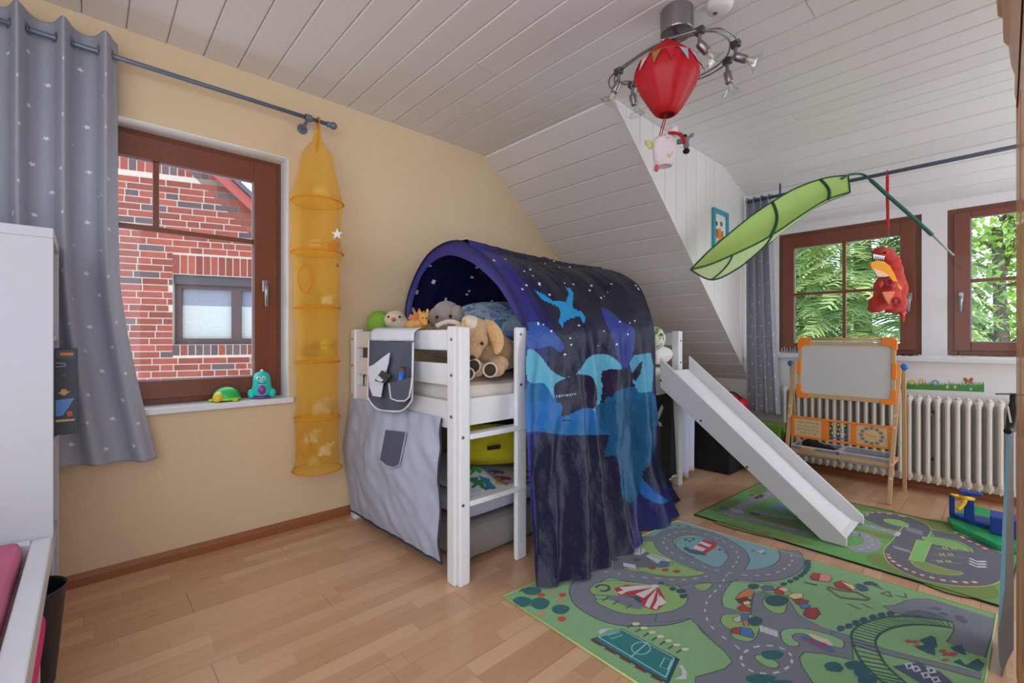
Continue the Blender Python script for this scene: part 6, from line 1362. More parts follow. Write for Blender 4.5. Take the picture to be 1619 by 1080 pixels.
MB().sheet(6, n_, lambda u, v: bagface(u, v, 0)).build('blue_side', mat('pale_blue_nylon', (150, 214, 246), 0.4, var=0.1, scale=4), sb, smooth=True)
MB().sheet(6, n_, lambda u, v: bagface(u, v, 1)).build('dark_back', mat('dark_green_black_nylon', (24, 30, 34), 0.5), sb, smooth=True)
MB().sheet(6, n_, lambda u, v: bagface(0 if u < 0 else 0, v, 0).lerp(bagface(1, v, 1), u) + Vector((0.0, 0.06 * math.sin(PI * u), 0))).build('rear_side', MATS['dark_green_black_nylon'], sb, smooth=True)
MB().tube(catmull([sbp(1593, 682, 1.78), sbp(1598, 676, 1.80), sbp(1601, 650, 1.82), sbp(1602, 622, 1.82)], 5), [0.012] * 4 + [0.016] * 8 + [0.010] * 4, 8).build('neck', MATS['dark_green_black_nylon'], sb, smooth=True)
MB().tube([sbp(1593, 642, 1.78), sbp(1598, 668, 1.78)], 0.003, 6).build('zip_cord', m_starp, sb)
MB().tube([sbp(1575, 623, 1.80), sbp(1600, 623, 1.81)], 0.003, 6).build('strap', MATS['black_strap'], sb)
# ================================================================ rugs (printed play carpets); the print is traced onto the floor plane
CA = (780, 800, 3.68); CB = (1180, 860, 3.688); CC = (1060, 860, 4.907); CD = (860, 880, 5.4); CE = (1320, 920, 5.782); CF = (970, 820, 4.906); CG = (1330, 790, 5.996); CH_ = (1090, 760, 7.71)
def fp(c, pts, z): return [onz(c[0] + x / c[2], c[1] + y / c[2], z) for x, y in pts]
class Print:
    """flat carpet print: every larger shape is a part of its own; hair-thin lines and dashes of one kind are joined"""
    def __init__(s, parent, z): s.p = parent; s.z = z; s.lines = {}; s.n = 0; s.areas = []
    def up(s, layer): s.n += 1; return s.z + layer * 0.0002 + s.n * 0.0000012
    def area(s, name, rgb, layer, c, pts, smooth=0, line=None):
        q = fp(c, pts, s.up(layer))
        if smooth: q = catmull(q, smooth, True)
        s.areas.append((name, rgb, MB().poly(q)))
        if line: s.ribbon(line[0], line[1], layer, q, 0.0032, True)
    def strip(s, pts, w, closed, z):
        n = len(pts); vs = []
        for i, p in enumerate(pts):
            t = (pts[(i + 1) % n] - pts[i - 1]) if closed else (pts[min(i + 1, n - 1)] - pts[max(i - 1, 0)])
            t.z = 0; t.normalize(); nn = Vector((-t.y, t.x, 0)) * w / 2; vs += [Vector((p.x, p.y, z)) + nn, Vector((p.x, p.y, z)) - nn]
        return vs, [(2 * i, 2 * i + 1, 2 * ((i + 1) % n) + 1, 2 * ((i + 1) % n)) for i in range(n if closed else n - 1)]
    def ribbon(s, name, rgb, layer, pts, w, closed=False):
        s.lines.setdefault((name, rgb), MB()).add(*s.strip(pts, w, closed, s.up(layer)))
    def road(s, name, rgb, layer, c, pts, w, dash=None, edge=None, closed=False):
        q = catmull(fp(c, pts, 0), 8, closed)
        if edge: s.ribbon('road_outline', edge, layer - 0.6, q, w + 0.008, closed)
        s.areas.append((name, rgb, MB().add(*s.strip(q, w, closed, s.up(layer)))))
        if dash:
            acc = 0; cur_ = []
            seq = q + (q[:1] if closed else [])
            for a_, b_ in zip(seq[:-1], seq[1:]):
                L_ = (b_ - a_).length; k = max(1, int(L_ / 0.004))
                for j in range(k):
                    acc += L_ / k; p = a_.lerp(b_, j / k)
                    if acc % 0.058 < 0.026: cur_.append(p)
                    elif len(cur_) > 1: s.ribbon('lane_dash', dash, layer + 3, cur_, 0.006); cur_ = []
                    else: cur_ = []
    def blobs(s, name, rgb, layer, c, items):
        for (x, y, rx, ry) in items: s.area(name, rgb, layer, c, [(x + rx * math.cos(2 * PI * k / 14) * (1 + 0.08 * math.sin(5 * k)), y + ry * math.sin(2 * PI * k / 14)) for k in range(14)])
    def line(s, name, rgb, layer, c, pts, w): s.ribbon(name, rgb, layer, fp(c, pts, 0), w)
    def done(s, rough=0.95):
        pile = lambda rgb: mat('carpet_%d_%d_%d' % rgb, rgb, rough, var=0.12, scale=120, sheen=0.2)
        for (name, rgb, b) in s.areas: b.build(name, pile(rgb), s.p, tri=len(b.f) == 1)
        for (name, rgb), b in s.lines.items(): tag(b.build(name, pile(rgb), s.p), kind='stuff')
GR = (122, 126, 140); OUT = (62, 74, 84); WH = (206, 210, 214); GRN = (140, 190, 134); LG = (146, 186, 112); WAT = (126, 170, 182)
TEAL = (22, 104, 108); DTEAL = (28, 82, 92); RED = (186, 44, 48); YEL = (226, 206, 150); BLU = (70, 120, 190)
r1 = thing('town_play_rug', 'pale green play rug printed with roads, circus tent and football pitch', 'rug', (-0.75, 1.95, 0))
cs = [onz(795, 945), Vector((-1.341, 2.592, 0)), onz(1576, 974), Vector((-0.075, 1.265, 0))]
MB().prism([Vector((p.x, p.y, 0.0006)) for p in cs], (0, 0, 0.0054)).build('carpet', mat('carpet_green_pile', GRN, 0.95, var=0.12, scale=120, sheen=0.2, bump=0.4, bscale=400), r1)
b = MB(); b.tube([Vector((p.x, p.y, 0.005)) for p in cs], 0.0045, 6, closed=True); b.build('bound_edge', mat('pale_lime_binding', (196, 214, 140), 0.8), r1, smooth=True)
P = Print(r1, 0.0064)
# water and land
P.area('water_print', WAT, 1, CF, [(165, 178), (350, 95), (485, 25), (560, 25), (1255, 240), (1290, 290), (1280, 350), (1220, 390), (1120, 412), (1000, 412), (900, 300), (600, 110), (450, 100), (330, 165)])
P.area('field_print', LG, 1, CF, [(130, 190), (330, 200), (450, 300), (720, 420), (460, 455), (200, 440), (60, 400), (100, 250)])
# road network
for (c, pts, w, d) in ((CD, [(1230, 440), (1150, 490), (1000, 530), (800, 540), (600, 525), (450, 465), (345, 385), (322, 290), (380, 210), (470, 160), (560, 140), (760, 183), (1000, 207), (1200, 200), (1290, 190)], 0.098, None),
                       (CF, [(385, 200), (400, 155), (480, 118), (600, 108), (720, 132), (840, 182), (930, 240), (968, 305), (950, 355), (905, 410)], 0.092, WH),
                       (CF, [(385, 195), (430, 260), (520, 312), (620, 355), (760, 405), (870, 430), (980, 446), (1100, 455), (1230, 440), (1330, 400), (1385, 340), (1372, 280), (1350, 250)], 0.098, WH),
                       (CF, [(-70, 425), (20, 435), (180, 465), (340, 475), (460, 487), (580, 485), (700, 465), (800, 440)], 0.090, WH),
                       (CF, [(160, 170), (260, 165), (340, 170)], 0.05, None),
                       (CC, [(440, 250), (380, 345), (300, 430), (270, 510), (280, 590), (330, 670), (410, 740), (500, 800), (560, 860)], 0.094, WH)):
    P.road('road_print', GR, 2, c, pts, w, d, OUT)
P.area('road_print', GR, 2, CC, [(440, 300), (480, 290), (410, 400), (400, 470), (420, 490), (625, 548), (640, 400), (720, 376), (930, 450), (985, 540), (1012, 562), (1180, 650), (1325, 695), (1400, 716), (1420, 900), (1325, 880), (1180, 850), (1040, 838), (1000, 880), (1020, 950), (1110, 1085), (1180, 1200), (100, 1200), (195, 1080), (195, 1035), (420, 970), (482, 915), (430, 840), (300, 730), (200, 620), (150, 575), (0, 605), (-120, 600), (-100, 520), (60, 500), (125, 440), (130, 390), (60, 330), (160, 300), (330, 300)], 0, ('road_outline', OUT))
P.area('road_print', GR, 2, CE, [(440, 218), (550, 215), (650, 170), (760, 155), (870, 157), (1478, 345), (1372, 690), (1200, 630), (1022, 548), (1080, 460), (1090, 400), (1050, 350), (900, 320), (700, 305), (600, 300), (500, 265)], 0, ('road_outline', OUT))
P.area('road_print', GR, 2, CE, [(-30, 450), (100, 480), (160, 520), (380, 590), (700, 680), (1000, 750), (1340, 838), (1325, 892), (1000, 795), (700, 722), (380, 640), (160, 562), (-30, 520)], 0, ('road_outline', OUT))
# islands
for (c, pts, rgb) in ((CC, [(390, 600), (400, 560), (440, 545), (620, 550), (690, 600), (680, 690), (640, 750), (560, 755), (480, 720), (470, 670), (420, 640)], LG),
                      (CC, [(715, 460), (725, 420), (780, 400), (890, 440), (900, 490), (880, 535), (820, 538), (760, 510)], LG),
                      (CC, [(855, 690), (880, 665), (940, 655), (1080, 665), (1325, 740), (1330, 810), (1200, 770), (1060, 705), (980, 695), (945, 715), (960, 745), (1000, 770), (985, 795), (920, 790), (870, 750)], GRN),
                      (CC, [(650, 880), (680, 860), (740, 865), (830, 920), (840, 950), (800, 965), (720, 940)], GRN),
                      (CC, [(180, 325), (250, 305), (322, 310), (300, 345), (250, 366)], LG),
                      (CC, [(405, 470), (402, 410), (440, 340), (490, 290), (560, 300), (700, 305), (820, 320), (930, 370), (930, 400), (720, 372), (650, 385), (625, 450), (620, 540), (520, 520), (420, 490)], GRN),
                      (CD, [(388, 290), (420, 245), (500, 215), (600, 205), (720, 215), (900, 235), (1010, 240), (1100, 265), (1200, 310), (1228, 360), (1190, 420), (1080, 468), (900, 495), (740, 495), (620, 470), (500, 420), (438, 376), (460, 364), (530, 366), (600, 340), (540, 330), (430, 325)], LG),
                      (CF, [(180, 392), (240, 380), (450, 365), (455, 335), (600, 390), (720, 420), (620, 445), (460, 450), (300, 430)], LG)):
    P.area('island_print', rgb, 3, c, pts, 3, ('road_outline', OUT))
P.area('plaza_print', GR, 4, CD, [(540, 330), (640, 335), (800, 340), (850, 430), (780, 450), (640, 400), (560, 365)], 2)
P.area('water_print', WAT, 3, CF, [(482, 190), (520, 155), (620, 150), (740, 165), (830, 220), (885, 280), (880, 320), (820, 376), (700, 345), (600, 290), (500, 230)], 3, ('road_outline', OUT))
P.area('road_print', (98, 104, 118), 3, CF, [(0, 320), (120, 280), (240, 250), (380, 320), (440, 340), (430, 370), (280, 375), (140, 380), (0, 400)])
P.area('terminal_print', (196, 202, 206), 5, CF, [(110, 235), (150, 215), (240, 232), (250, 260), (200, 285), (120, 265)]); P.area('terminal_print', (196, 202, 206), 5, CF, [(250, 290), (290, 270), (440, 320), (435, 335), (340, 350)]); P.area('roof_print', (90, 104, 140), 6, CF, [(330, 360), (370, 325), (440, 335), (420, 378), (350, 382)])
for k in range(5): P.line('outline_print', OUT, 6, CF, [(270 + 28 * k, 290 + 9 * k), (300 + 24 * k, 300 + 9 * k)], 0.004)
for k in range(4): P.line('outline_print', OUT, 6, CF, [(130 + 28 * k, 225 + 4 * k), (125 + 28 * k, 262 + 6 * k)], 0.004)
P.blobs('car_print', OUT, 5, CF, [(180, 320, 32, 13), (20, 318, 26, 12)])
for k in range(6): P.line('zebra_print', WH, 5, CF, [(82 + 16 * k, 355 + 3 * k), (86 + 16 * k, 385 + 3 * k)], 0.010)
for (x, y) in ((300, 385), (400, 398), (490, 410)): P.blobs('flag_print', RED, 6, CF, [(x, y, 30, 11)])
# circus
P.area('circus_print', (184, 36, 46), 6, CD, [(600, 272), (700, 240), (920, 245), (985, 270), (1050, 390), (1030, 412), (960, 462), (850, 430), (830, 380), (800, 332), (640, 332)])
for t_ in ([(640, 262), (715, 255), (940, 262), (700, 300)], [(620, 305), (735, 270), (760, 275), (660, 325)], [(780, 320), (935, 262), (960, 268), (850, 355)], [(860, 420), (890, 360), (965, 272), (930, 380), (900, 440)], [(930, 440), (965, 375), (972, 300), (1000, 390), (960, 455)], [(985, 420), (990, 330), (1050, 390), (1020, 412)], [(720, 250), (900, 245), (930, 256), (800, 262)]):
    P.area('circus_stripe_print', (222, 218, 218), 7, CD, t_)
P.area('circus_stripe_print', (60, 66, 90), 7, CD, [(690, 340), (800, 335), (840, 385), (820, 400), (760, 350)])
P.blobs('circus_print', (222, 218, 218), 7, CD, [(945, 252, 34, 14)])
P.road('train_print', OUT, 6, CD, [(440, 280), (480, 258), (545, 265), (555, 295), (520, 310), (480, 305)], 0.012, None, None)
P.blobs('bush_print', DTEAL, 6, CD, [(1100, 275, 30, 18), (1170, 295, 42, 20), (1190, 338, 34, 20), (1000, 225, 26, 10)])
for x, y in ((500, 395), (590, 425), (700, 460)): P.line('outline_print', OUT, 6, CD, [(x, y), (x + 50, y - 35)], 0.005)
# football pitch
P.area('pitch_print', (14, 74, 84), 5, CD, [(403, 703), (668, 617), (1158, 876), (1062, 1090)]); P.area('pitch_print', (22, 124, 128), 6, CD, [(432, 703), (668, 635), (1120, 880), (1045, 1062)])
ql = [(465, 705), (668, 645), (1112, 884), (1040, 1052)]
for a_, b_ in zip(ql, ql[1:] + ql[:1]): P.line('pitch_line', (150, 206, 206), 7, CD, [a_, b_], 0.005)
P.line('pitch_line', (150, 206, 206), 7, CD, [(740, 880), (890, 748)], 0.005)
P.ribbon('pitch_line', (150, 206, 206), 7, fp(CD, [(828 + 80 * math.cos(2 * PI * k / 24), 803 + 52 * math.sin(2 * PI * k / 24)) for k in range(24)], 0), 0.004, True)
for g_ in ([(545, 690), (575, 720), (668, 690), (640, 668)], [(1090, 905), (1030, 885), (990, 960), (1055, 985)]):
    P.ribbon('pitch_line', (150, 206, 206), 7, fp(CD, g_, 0), 0.004, True)
P.area('goal_print', (200, 214, 220), 6, CD, [(462, 640), (490, 618), (560, 612), (600, 610), (550, 625), (480, 668)]); P.area('goal_print', (200, 214, 220), 6, CD, [(1115, 1048), (1180, 1010), (1175, 960), (1145, 930), (1180, 925), (1222, 990), (1215, 1050)])
for k in range(7):
    x, y = 785 + 70 * k, 575 + 36 * k
    P.line('lamp_print', OUT, 6, CD, [(x - 75, y + 52), (x - 15, y + 10)], 0.005); P.blobs('lamp_glow_print', (222, 218, 170), 7, CD, [(x, y, 34, 14)])
for k, (x, y) in enumerate(((455, 752), (572, 822), (700, 898), (830, 980), (965, 1058))): P.line('bench_print', (110, 40, 50), 6, CD, [(x - 48, y - 26), (x + 48, y + 26)], 0.014)
P.blobs('tree_print', TEAL, 6, CA, [(225, 495, 55, 22), (168, 557, 56, 30), (272, 567, 55, 34), (392, 601, 52, 27)])
for (x, y) in ((150, 510), (215, 592), (345, 624)): P.line('outline_print', OUT, 6, CA, [(x, y), (x + 26, y - 18)], 0.006)
P.blobs('flower_print', (214, 60, 54), 6, CA, [(280, 518, 22, 11), (405, 517, 22, 12), (398, 657, 24, 14)]); P.blobs('flower_print', (226, 146, 96), 6, CA, [(385, 553, 18, 8), (280, 628, 20, 11), (345, 500, 16, 7)])
# lighthouse, boat, hedges
P.area('lighthouse_print', (184, 40, 44), 6, CF, [(600, 250), (700, 160), (800, 190), (800, 215), (720, 270), (640, 280)]); P.area('lighthouse_print', (214, 214, 214), 7, CF, [(610, 232), (640, 205), (720, 235), (690, 255)]); P.area('lighthouse_print', (214, 214, 214), 7, CF, [(660, 190), (680, 175), (760, 205), (740, 222)]); P.area('lighthouse_print', (40, 90, 110), 6, CF, [(540, 235), (560, 215), (600, 240), (700, 262), (725, 285), (690, 285), (590, 265)])
P.area('boat_print', (206, 196, 206), 6, CF, [(1090, 255), (1170, 240), (1150, 280)]); P.line('outline_print', OUT, 7, CF, [(1070, 255), (1150, 285), (1180, 278)], 0.008)
for k in range(9): P.blobs('hedge_print', DTEAL, 6, CF, [(1505 + 22 * math.sin(k * 0.35) - k * k * 3.0, 332 + 22 * k, 26, 14)])
for x, y in ((560, 165), (590, 175), (620, 160), (825, 240), (870, 262)): P.blobs('rock_print', (70, 110, 120), 6, CF, [(x, y, 14, 9)])
for x, y in ((505, 62), (580, 70)): P.line('outline_print', DTEAL, 6, CF, [(x - 18, y), (x + 18, y + 4)], 0.010)
# village houses
for (pts, rgb) in (([(500, 430), (540, 380), (600, 345), (650, 370), (640, 400), (560, 420)], (206, 130, 80)), ([(510, 430), (590, 410), (630, 440), (600, 470), (530, 460)], (110, 40, 48)), ([(510, 500), (560, 470), (620, 500), (615, 530), (550, 520)], (184, 40, 48)), ([(560, 450), (600, 440), (630, 455), (610, 475), (570, 470)], YEL), ([(700, 335), (740, 318), (800, 330), (795, 360), (720, 365)], (104, 112, 140)), ([(800, 360), (840, 330), (890, 350), (870, 395), (820, 385)], RED), ([(830, 345), (880, 335), (925, 360), (890, 375)], YEL), ([(910, 405), (950, 380), (1030, 385), (1025, 420), (960, 430)], YEL), ([(950, 430), (1010, 425), (1075, 440), (1060, 470), (980, 465)], (150, 60, 56)), ([(1000, 470), (1060, 460), (1090, 480), (1070, 500), (1020, 500)], BLU), ([(1030, 545), (1060, 500), (1140, 495), (1165, 540), (1120, 585), (1060, 570)], (160, 42, 54)), ([(470, 660), (500, 650), (545, 645), (540, 700), (490, 695)], (170, 50, 70)), ([(545, 645), (620, 655), (650, 700), (640, 730), (540, 705)], (60, 120, 190)), ([(480, 580), (540, 555), (550, 600), (510, 610)], (200, 196, 196)), ([(550, 550), (605, 550), (605, 590), (560, 590)], BLU), ([(560, 600), (600, 590), (610, 635), (570, 635)], (206, 120, 110)), ([(1085, 255), (1110, 225), (1170, 230), (1150, 285), (1100, 275)], RED), ([(1160, 235), (1230, 235), (1255, 270), (1230, 295), (1150, 285)], (222, 150, 130)), ([(1270, 300), (1330, 285), (1420, 330), (1400, 360), (1290, 335)], (166, 46, 52)), ([(1320, 290), (1420, 320), (1440, 350), (1410, 355)], YEL)):
    P.area('house_print', rgb, 7, CC, pts, 0, ('outline_print', (70, 40, 46)))
P.blobs('tree_print', DTEAL, 7, CC, [(825, 440, 96, 44), (645, 330, 46, 22), (660, 600, 56, 38)]); P.blobs('tree_print', TEAL, 7, CC, [(790, 860, 90, 36), (700, 1045, 120, 36), (860, 1080, 90, 26), (1260, 950, 68, 36)])
for (x, y) in ((790, 470), (750, 895), (1235, 985)): P.line('outline_print', OUT, 6, CC, [(x, y + 12), (x + 18, y - 20)], 0.008)
for k in range(4): P.line('zebra_print', WH, 5, CC, [(705 + 36 * k, 650 + 12 * k), (712 + 36 * k, 700 + 12 * k)], 0.014)
for k in range(12):
    a_ = 2 * PI * k / 12; P.line('lane_dash', WH, 5, CC, [(745 + 200 * math.cos(a_), 915 + 110 * math.sin(a_)), (745 + 200 * math.cos(a_ + 0.26), 915 + 110 * math.sin(a_ + 0.26))], 0.008)
P.area('train_station_print', (210, 206, 180), 6, CC, [(1060, 700), (1090, 695), (1230, 745), (1265, 790), (1240, 790), (1110, 735)]); P.area('train_station_print', (90, 104, 150), 5, CC, [(1000, 720), (1060, 710), (1250, 800), (1290, 840), (1240, 845), (1120, 790)])
P.blobs('car_print', (176, 50, 56), 7, CC, [(1095, 750, 24, 14), (1180, 782, 30, 15)])
# farm and bridge
for pts in ([(1040, 310), (1140, 332)], ): P.line('fence_print', (96, 80, 70), 6, CC, pts, 0.010)
P.area('barn_print', (50, 84, 110), 6, CE, [(190, 20), (240, 20), (310, 60), (290, 85), (220, 75)], 2); P.blobs('bush_print', DTEAL, 6, CE, [(310, 12, 50, 18), (370, 25, 26, 12)])
for pts in ([(-60, 60), (60, 95), (200, 110), (320, 170), (290, 182), (50, 158), (-60, 80)],): P.ribbon('fence_print', (120, 96, 76), 6, fp(CE, pts, 0), 0.012, True)
for pts in ([(115, 215), (235, 265)], [(245, 215), (350, 262)], [(365, 60), (440, 80)], [(375, 35), (440, 85)], [(420, 120), (520, 155)], [(495, 100), (520, 155)], [(420, 125), (495, 100)], [(550, 140), (640, 160)], [(640, 120), (655, 165)]): P.line('fence_print', (96, 96, 80), 6, CE, pts, 0.005)
for (x, y) in ((510, 290), (427, 303), (347, 322), (262, 347), (193, 373), (128, 403)): P.blobs('hedge_print', (40, 78, 106), 6, CE, [(x, y, 36, 24)])
P.blobs('car_print', (60, 76, 130), 6, CE, [(55, 425, 36, 26)])
o_ = catmull(fp(CE, [(460, 960), (350, 860), (240, 740), (170, 600), (152, 500), (200, 430), (300, 380), (430, 345), (560, 330), (720, 335), (880, 350), (1080, 382)], 0), 6); i_ = catmull(fp(CE, [(720, 1000), (620, 920), (470, 780), (400, 660), (372, 560), (420, 490), (520, 440), (640, 415), (760, 408), (900, 415), (990, 425), (1072, 437)], 0), 6)
P.ribbon('bridge_print', (40, 78, 84), 6, o_, 0.007); P.ribbon('bridge_print', (40, 78, 84), 6, i_, 0.007)
for k in range(2, 66, 2): P.ribbon('bridge_print', (40, 78, 84), 6, [along(o_, k / 66), along(i_, k / 66)], 0.004)
for pts in ([(600, 300), (650, 270), (760, 255), (860, 270), (980, 310), (1065, 365), (900, 332), (760, 310)], [(840, 235), (930, 230), (990, 245), (950, 262)], [(950, 280), (1000, 280), (1045, 305), (1010, 312)], [(1100, 300), (1160, 310), (1222, 370), (1180, 376), (1110, 340)]): P.area('pond_print', (88, 96, 116), 5, CE, pts)
for pts in ([(770, 530), (880, 490), (920, 510), (940, 590), (910, 600), (920, 670), (850, 650), (740, 595), (830, 570)], [(1050, 600), (1160, 570), (1205, 665), (1140, 650)], [(1080, 730), (1140, 705), (1195, 760), (1310, 700), (1365, 750), (1330, 820), (1190, 770)]): P.area('tree_print', (36, 84, 100), 6, CE, pts)
P.blobs('flower_print', (180, 76, 76), 6, CE, [(670, 542, 30, 14), (735, 545, 34, 12), (750, 580, 26, 10), (985, 628, 34, 13), (1015, 660, 34, 15), (1080, 658, 40, 18), (1010, 712, 32, 12)])
P.area('castle_print', (76, 84, 116), 6, CE, [(530, 770), (680, 750), (780, 735), (850, 790), (960, 820), (1090, 930), (1090, 990), (900, 990)])
for (x, y) in ((680, 795), (740, 820), (880, 835), (830, 880), (920, 920)): P.ribbon('castle_print', (206, 212, 224), 7, fp(CE, [(x - 34, y - 20), (x + 16, y - 26), (x + 36, y + 10), (x - 14, y + 22)], 0), 0.008, True)
P.blobs('tree_print', (24, 92, 110), 7, CE, [(180, 760, 90, 40), (250, 820, 80, 50), (300, 900, 90, 60), (30, 790, 50, 30)])
P.done()

# second rug: racing track
r2 = thing('racing_play_rug', 'bright green play rug printed with a race track under the slide', 'rug', (-0.65, 3.25, 0))
cs = [onz(1098, 815), Vector((-1.262, 3.74, 0)), Vector((0.06, 3.70, 0)), Vector((0.0, 2.735, 0))]
MB().prism([Vector((p.x, p.y, 0.0006)) for p in cs], (0, 0, 0.0054)).build('carpet', mat('carpet_bright_green', (104, 176, 84), 0.95, var=0.14, scale=60, sheen=0.2, bump=0.4, bscale=400), r2)
MB().tube([Vector((p.x, p.y, 0.0045)) for p in cs], 0.0045, 6, closed=True).build('bound_edge', mat('black_rubber_edge', (30, 34, 26), 0.8), r2, smooth=True)
P = Print(r2, 0.0064)
OL = (110, 138, 46); TR = (86, 90, 104); YL = (206, 206, 120)
for (c, pts) in ((CG, [(240, 540), (300, 515), (400, 520), (520, 640), (800, 760), (1200, 800), (1400, 790), (1480, 850), (1480, 930), (1300, 940), (1000, 880), (700, 760), (480, 680), (280, 600)]), (CG, [(700, 170), (800, 180), (1000, 210), (1080, 320), (900, 290), (760, 230)]), (CG, [(60, 35), (200, 50), (380, 80), (520, 110), (300, 120), (100, 70)]), (CG, [(110, 260), (300, 300), (500, 350), (520, 380), (300, 350), (100, 290)]), (CG, [(1440, 560), (1500, 530), (1510, 660), (1450, 680)]), (CH_, [(250, 345), (480, 230), (640, 270), (500, 350), (400, 390)]), (CH_, [(730, 125), (840, 60), (940, 90), (900, 150), (800, 160)]), (CH_, [(620, 440), (880, 420), (1300, 480), (1370, 600), (1200, 620), (900, 540)]), (CH_, [(300, 500), (520, 500), (900, 600), (1400, 720), (1500, 790), (1000, 700), (500, 570)])):
    P.area('meadow_print', OL, 1, c, pts, 2)
for (c, pts, w) in ((CH_, [(430, 420), (560, 380), (700, 300), (860, 220), (1060, 150)], 0.075), (CH_, [(480, 430), (700, 460), (900, 520), (1200, 600), (1500, 680)], 0.075), (CH_, [(780, 380), (1000, 430), (1250, 470)], 0.06), (CG, [(30, 330), (160, 330), (260, 370), (300, 430), (220, 480), (80, 480)], 0.075), (CG, [(160, 240), (350, 285), (540, 340)], 0.06)):
    P.road('road_print', (150, 152, 160), 2, c, pts, w, WH)
P.area('court_print', (120, 140, 176), 3, CH_, [(960, 330), (1080, 250), (1250, 400)], 0, ('court_line', (200, 206, 214)))
for k in range(5): P.line('zebra_print', WH, 4, CH_, [(500 + 30 * k, 350 + 6 * k), (540 + 30 * k, 395 + 6 * k)], 0.010)
P.blobs('car_print', (60, 90, 140), 4, CH_, [(420, 335, 56, 22)]); P.area('car_print', (40, 40, 46), 4, CH_, [(780, 215), (860, 165), (920, 175), (900, 200), (830, 225)]); P.blobs('car_print', (150, 70, 40), 4, CH_, [(760, 175, 34, 14), (930, 635, 34, 14), (970, 650, 26, 10)]); P.area('car_print', (30, 30, 34), 4, CH_, [(720, 395), (760, 385), (870, 415), (840, 425)])
tr = [(560, 285), (430, 250), (330, 205), (330, 172), (480, 168), (640, 208), (722, 262), (692, 330), (610, 440), (545, 530), (600, 640), (760, 722), (950, 762), (1180, 772), (1330, 735), (1385, 640), (1398, 530), (1320, 465), (1200, 405), (1050, 362), (870, 331)]
P.road('track_print', TR, 3, CG, tr, 0.112, None, YL)
P.area('track_print', TR, 3, CG, [(850, 420), (1010, 430), (1250, 500), (1330, 560), (1300, 680), (1160, 700), (1000, 650), (780, 590)])
P.area('infield_print', (128, 192, 98), 4, CG, [(400, 195), (460, 183), (560, 200), (635, 235), (620, 258), (500, 240)], 3, ('track_line', YL)); P.area('infield_print', (128, 192, 98), 4, CG, [(720, 380), (860, 400), (780, 590), (640, 575)], 0, ('track_line', YL)); P.area('infield_print', (122, 150, 60), 4, CG, [(660, 585), (790, 590), (960, 650), (1150, 690), (1100, 715), (900, 700), (740, 650)], 2, ('track_line', YL)); P.area('infield_print', (122, 176, 88), 4, CG, [(770, 350), (900, 370), (1080, 410), (1215, 490), (1100, 465), (900, 425), (800, 390)], 2, ('track_line', YL))
for (y, x0, x1) in ((485, 870, 1200), (545, 830, 1180), (600, 840, 1150)): P.line('track_line', (160, 160, 120), 5, CG, [(x0, y - 10), (x1, y + 22)], 0.004)
for (x, y) in ((1020, 475), (990, 535), (970, 600)):
    for dx in (-60, -30, 20, 50): P.line('track_line', YL, 5, CG, [(x + dx, y - 12), (x + dx + 22, y + 12)], 0.006)
for k in range(3): P.ribbon('arrow_print', WH, 5, fp(CG, [(1215, 570 + 25 * k), (1290, 602 + 25 * k), (1375, 602 + 25 * k)], 0), 0.016)
for k in range(3): P.line('finish_print', WH, 5, CG, [(610, 270 + 14 * k), (770, 318 + 14 * k)], 0.006)
for k in range(7):
    P.line('finish_print', WH, 5, CG, [(490 + 24 * k, 452 + 7 * k), (502 + 24 * k, 456 + 7 * k)], 0.014); P.line('finish_print', WH, 5, CG, [(502 + 24 * k, 468 + 7 * k), (514 + 24 * k, 472 + 7 * k)], 0.014)
kb = catmull(fp(CG, [(440, 530), (470, 580), (560, 645), (680, 700), (820, 745), (1000, 785), (1180, 800), (1310, 795)], 0), 8); kb2 = catmull(fp(CG, [(1080, 315), (1180, 390), (1300, 440), (1400, 500)], 0), 8); kb3 = catmull(fp(CG, [(240, 165), (260, 140), (340, 132), (480, 150), (660, 185)], 0), 8)
for path, n in ((kb, 24), (kb2, 10), (kb3, 12)):
    for k in range(n): P.ribbon('kerb_print', (180, 50, 40) if k % 2 else (214, 210, 200), 5, [along(path, (k + 0.04) / n), along(path, (k + 0.5) / n), along(path, (k + 0.96) / n)], 0.016)
P.line('zebra_print', WH, 5, CG, [(520, 355), (550, 320)], 0.022)
P.line('kerb_print', (206, 204, 200), 6, CG, [(1130, 318), (1230, 375)], 0.03)
P.done()
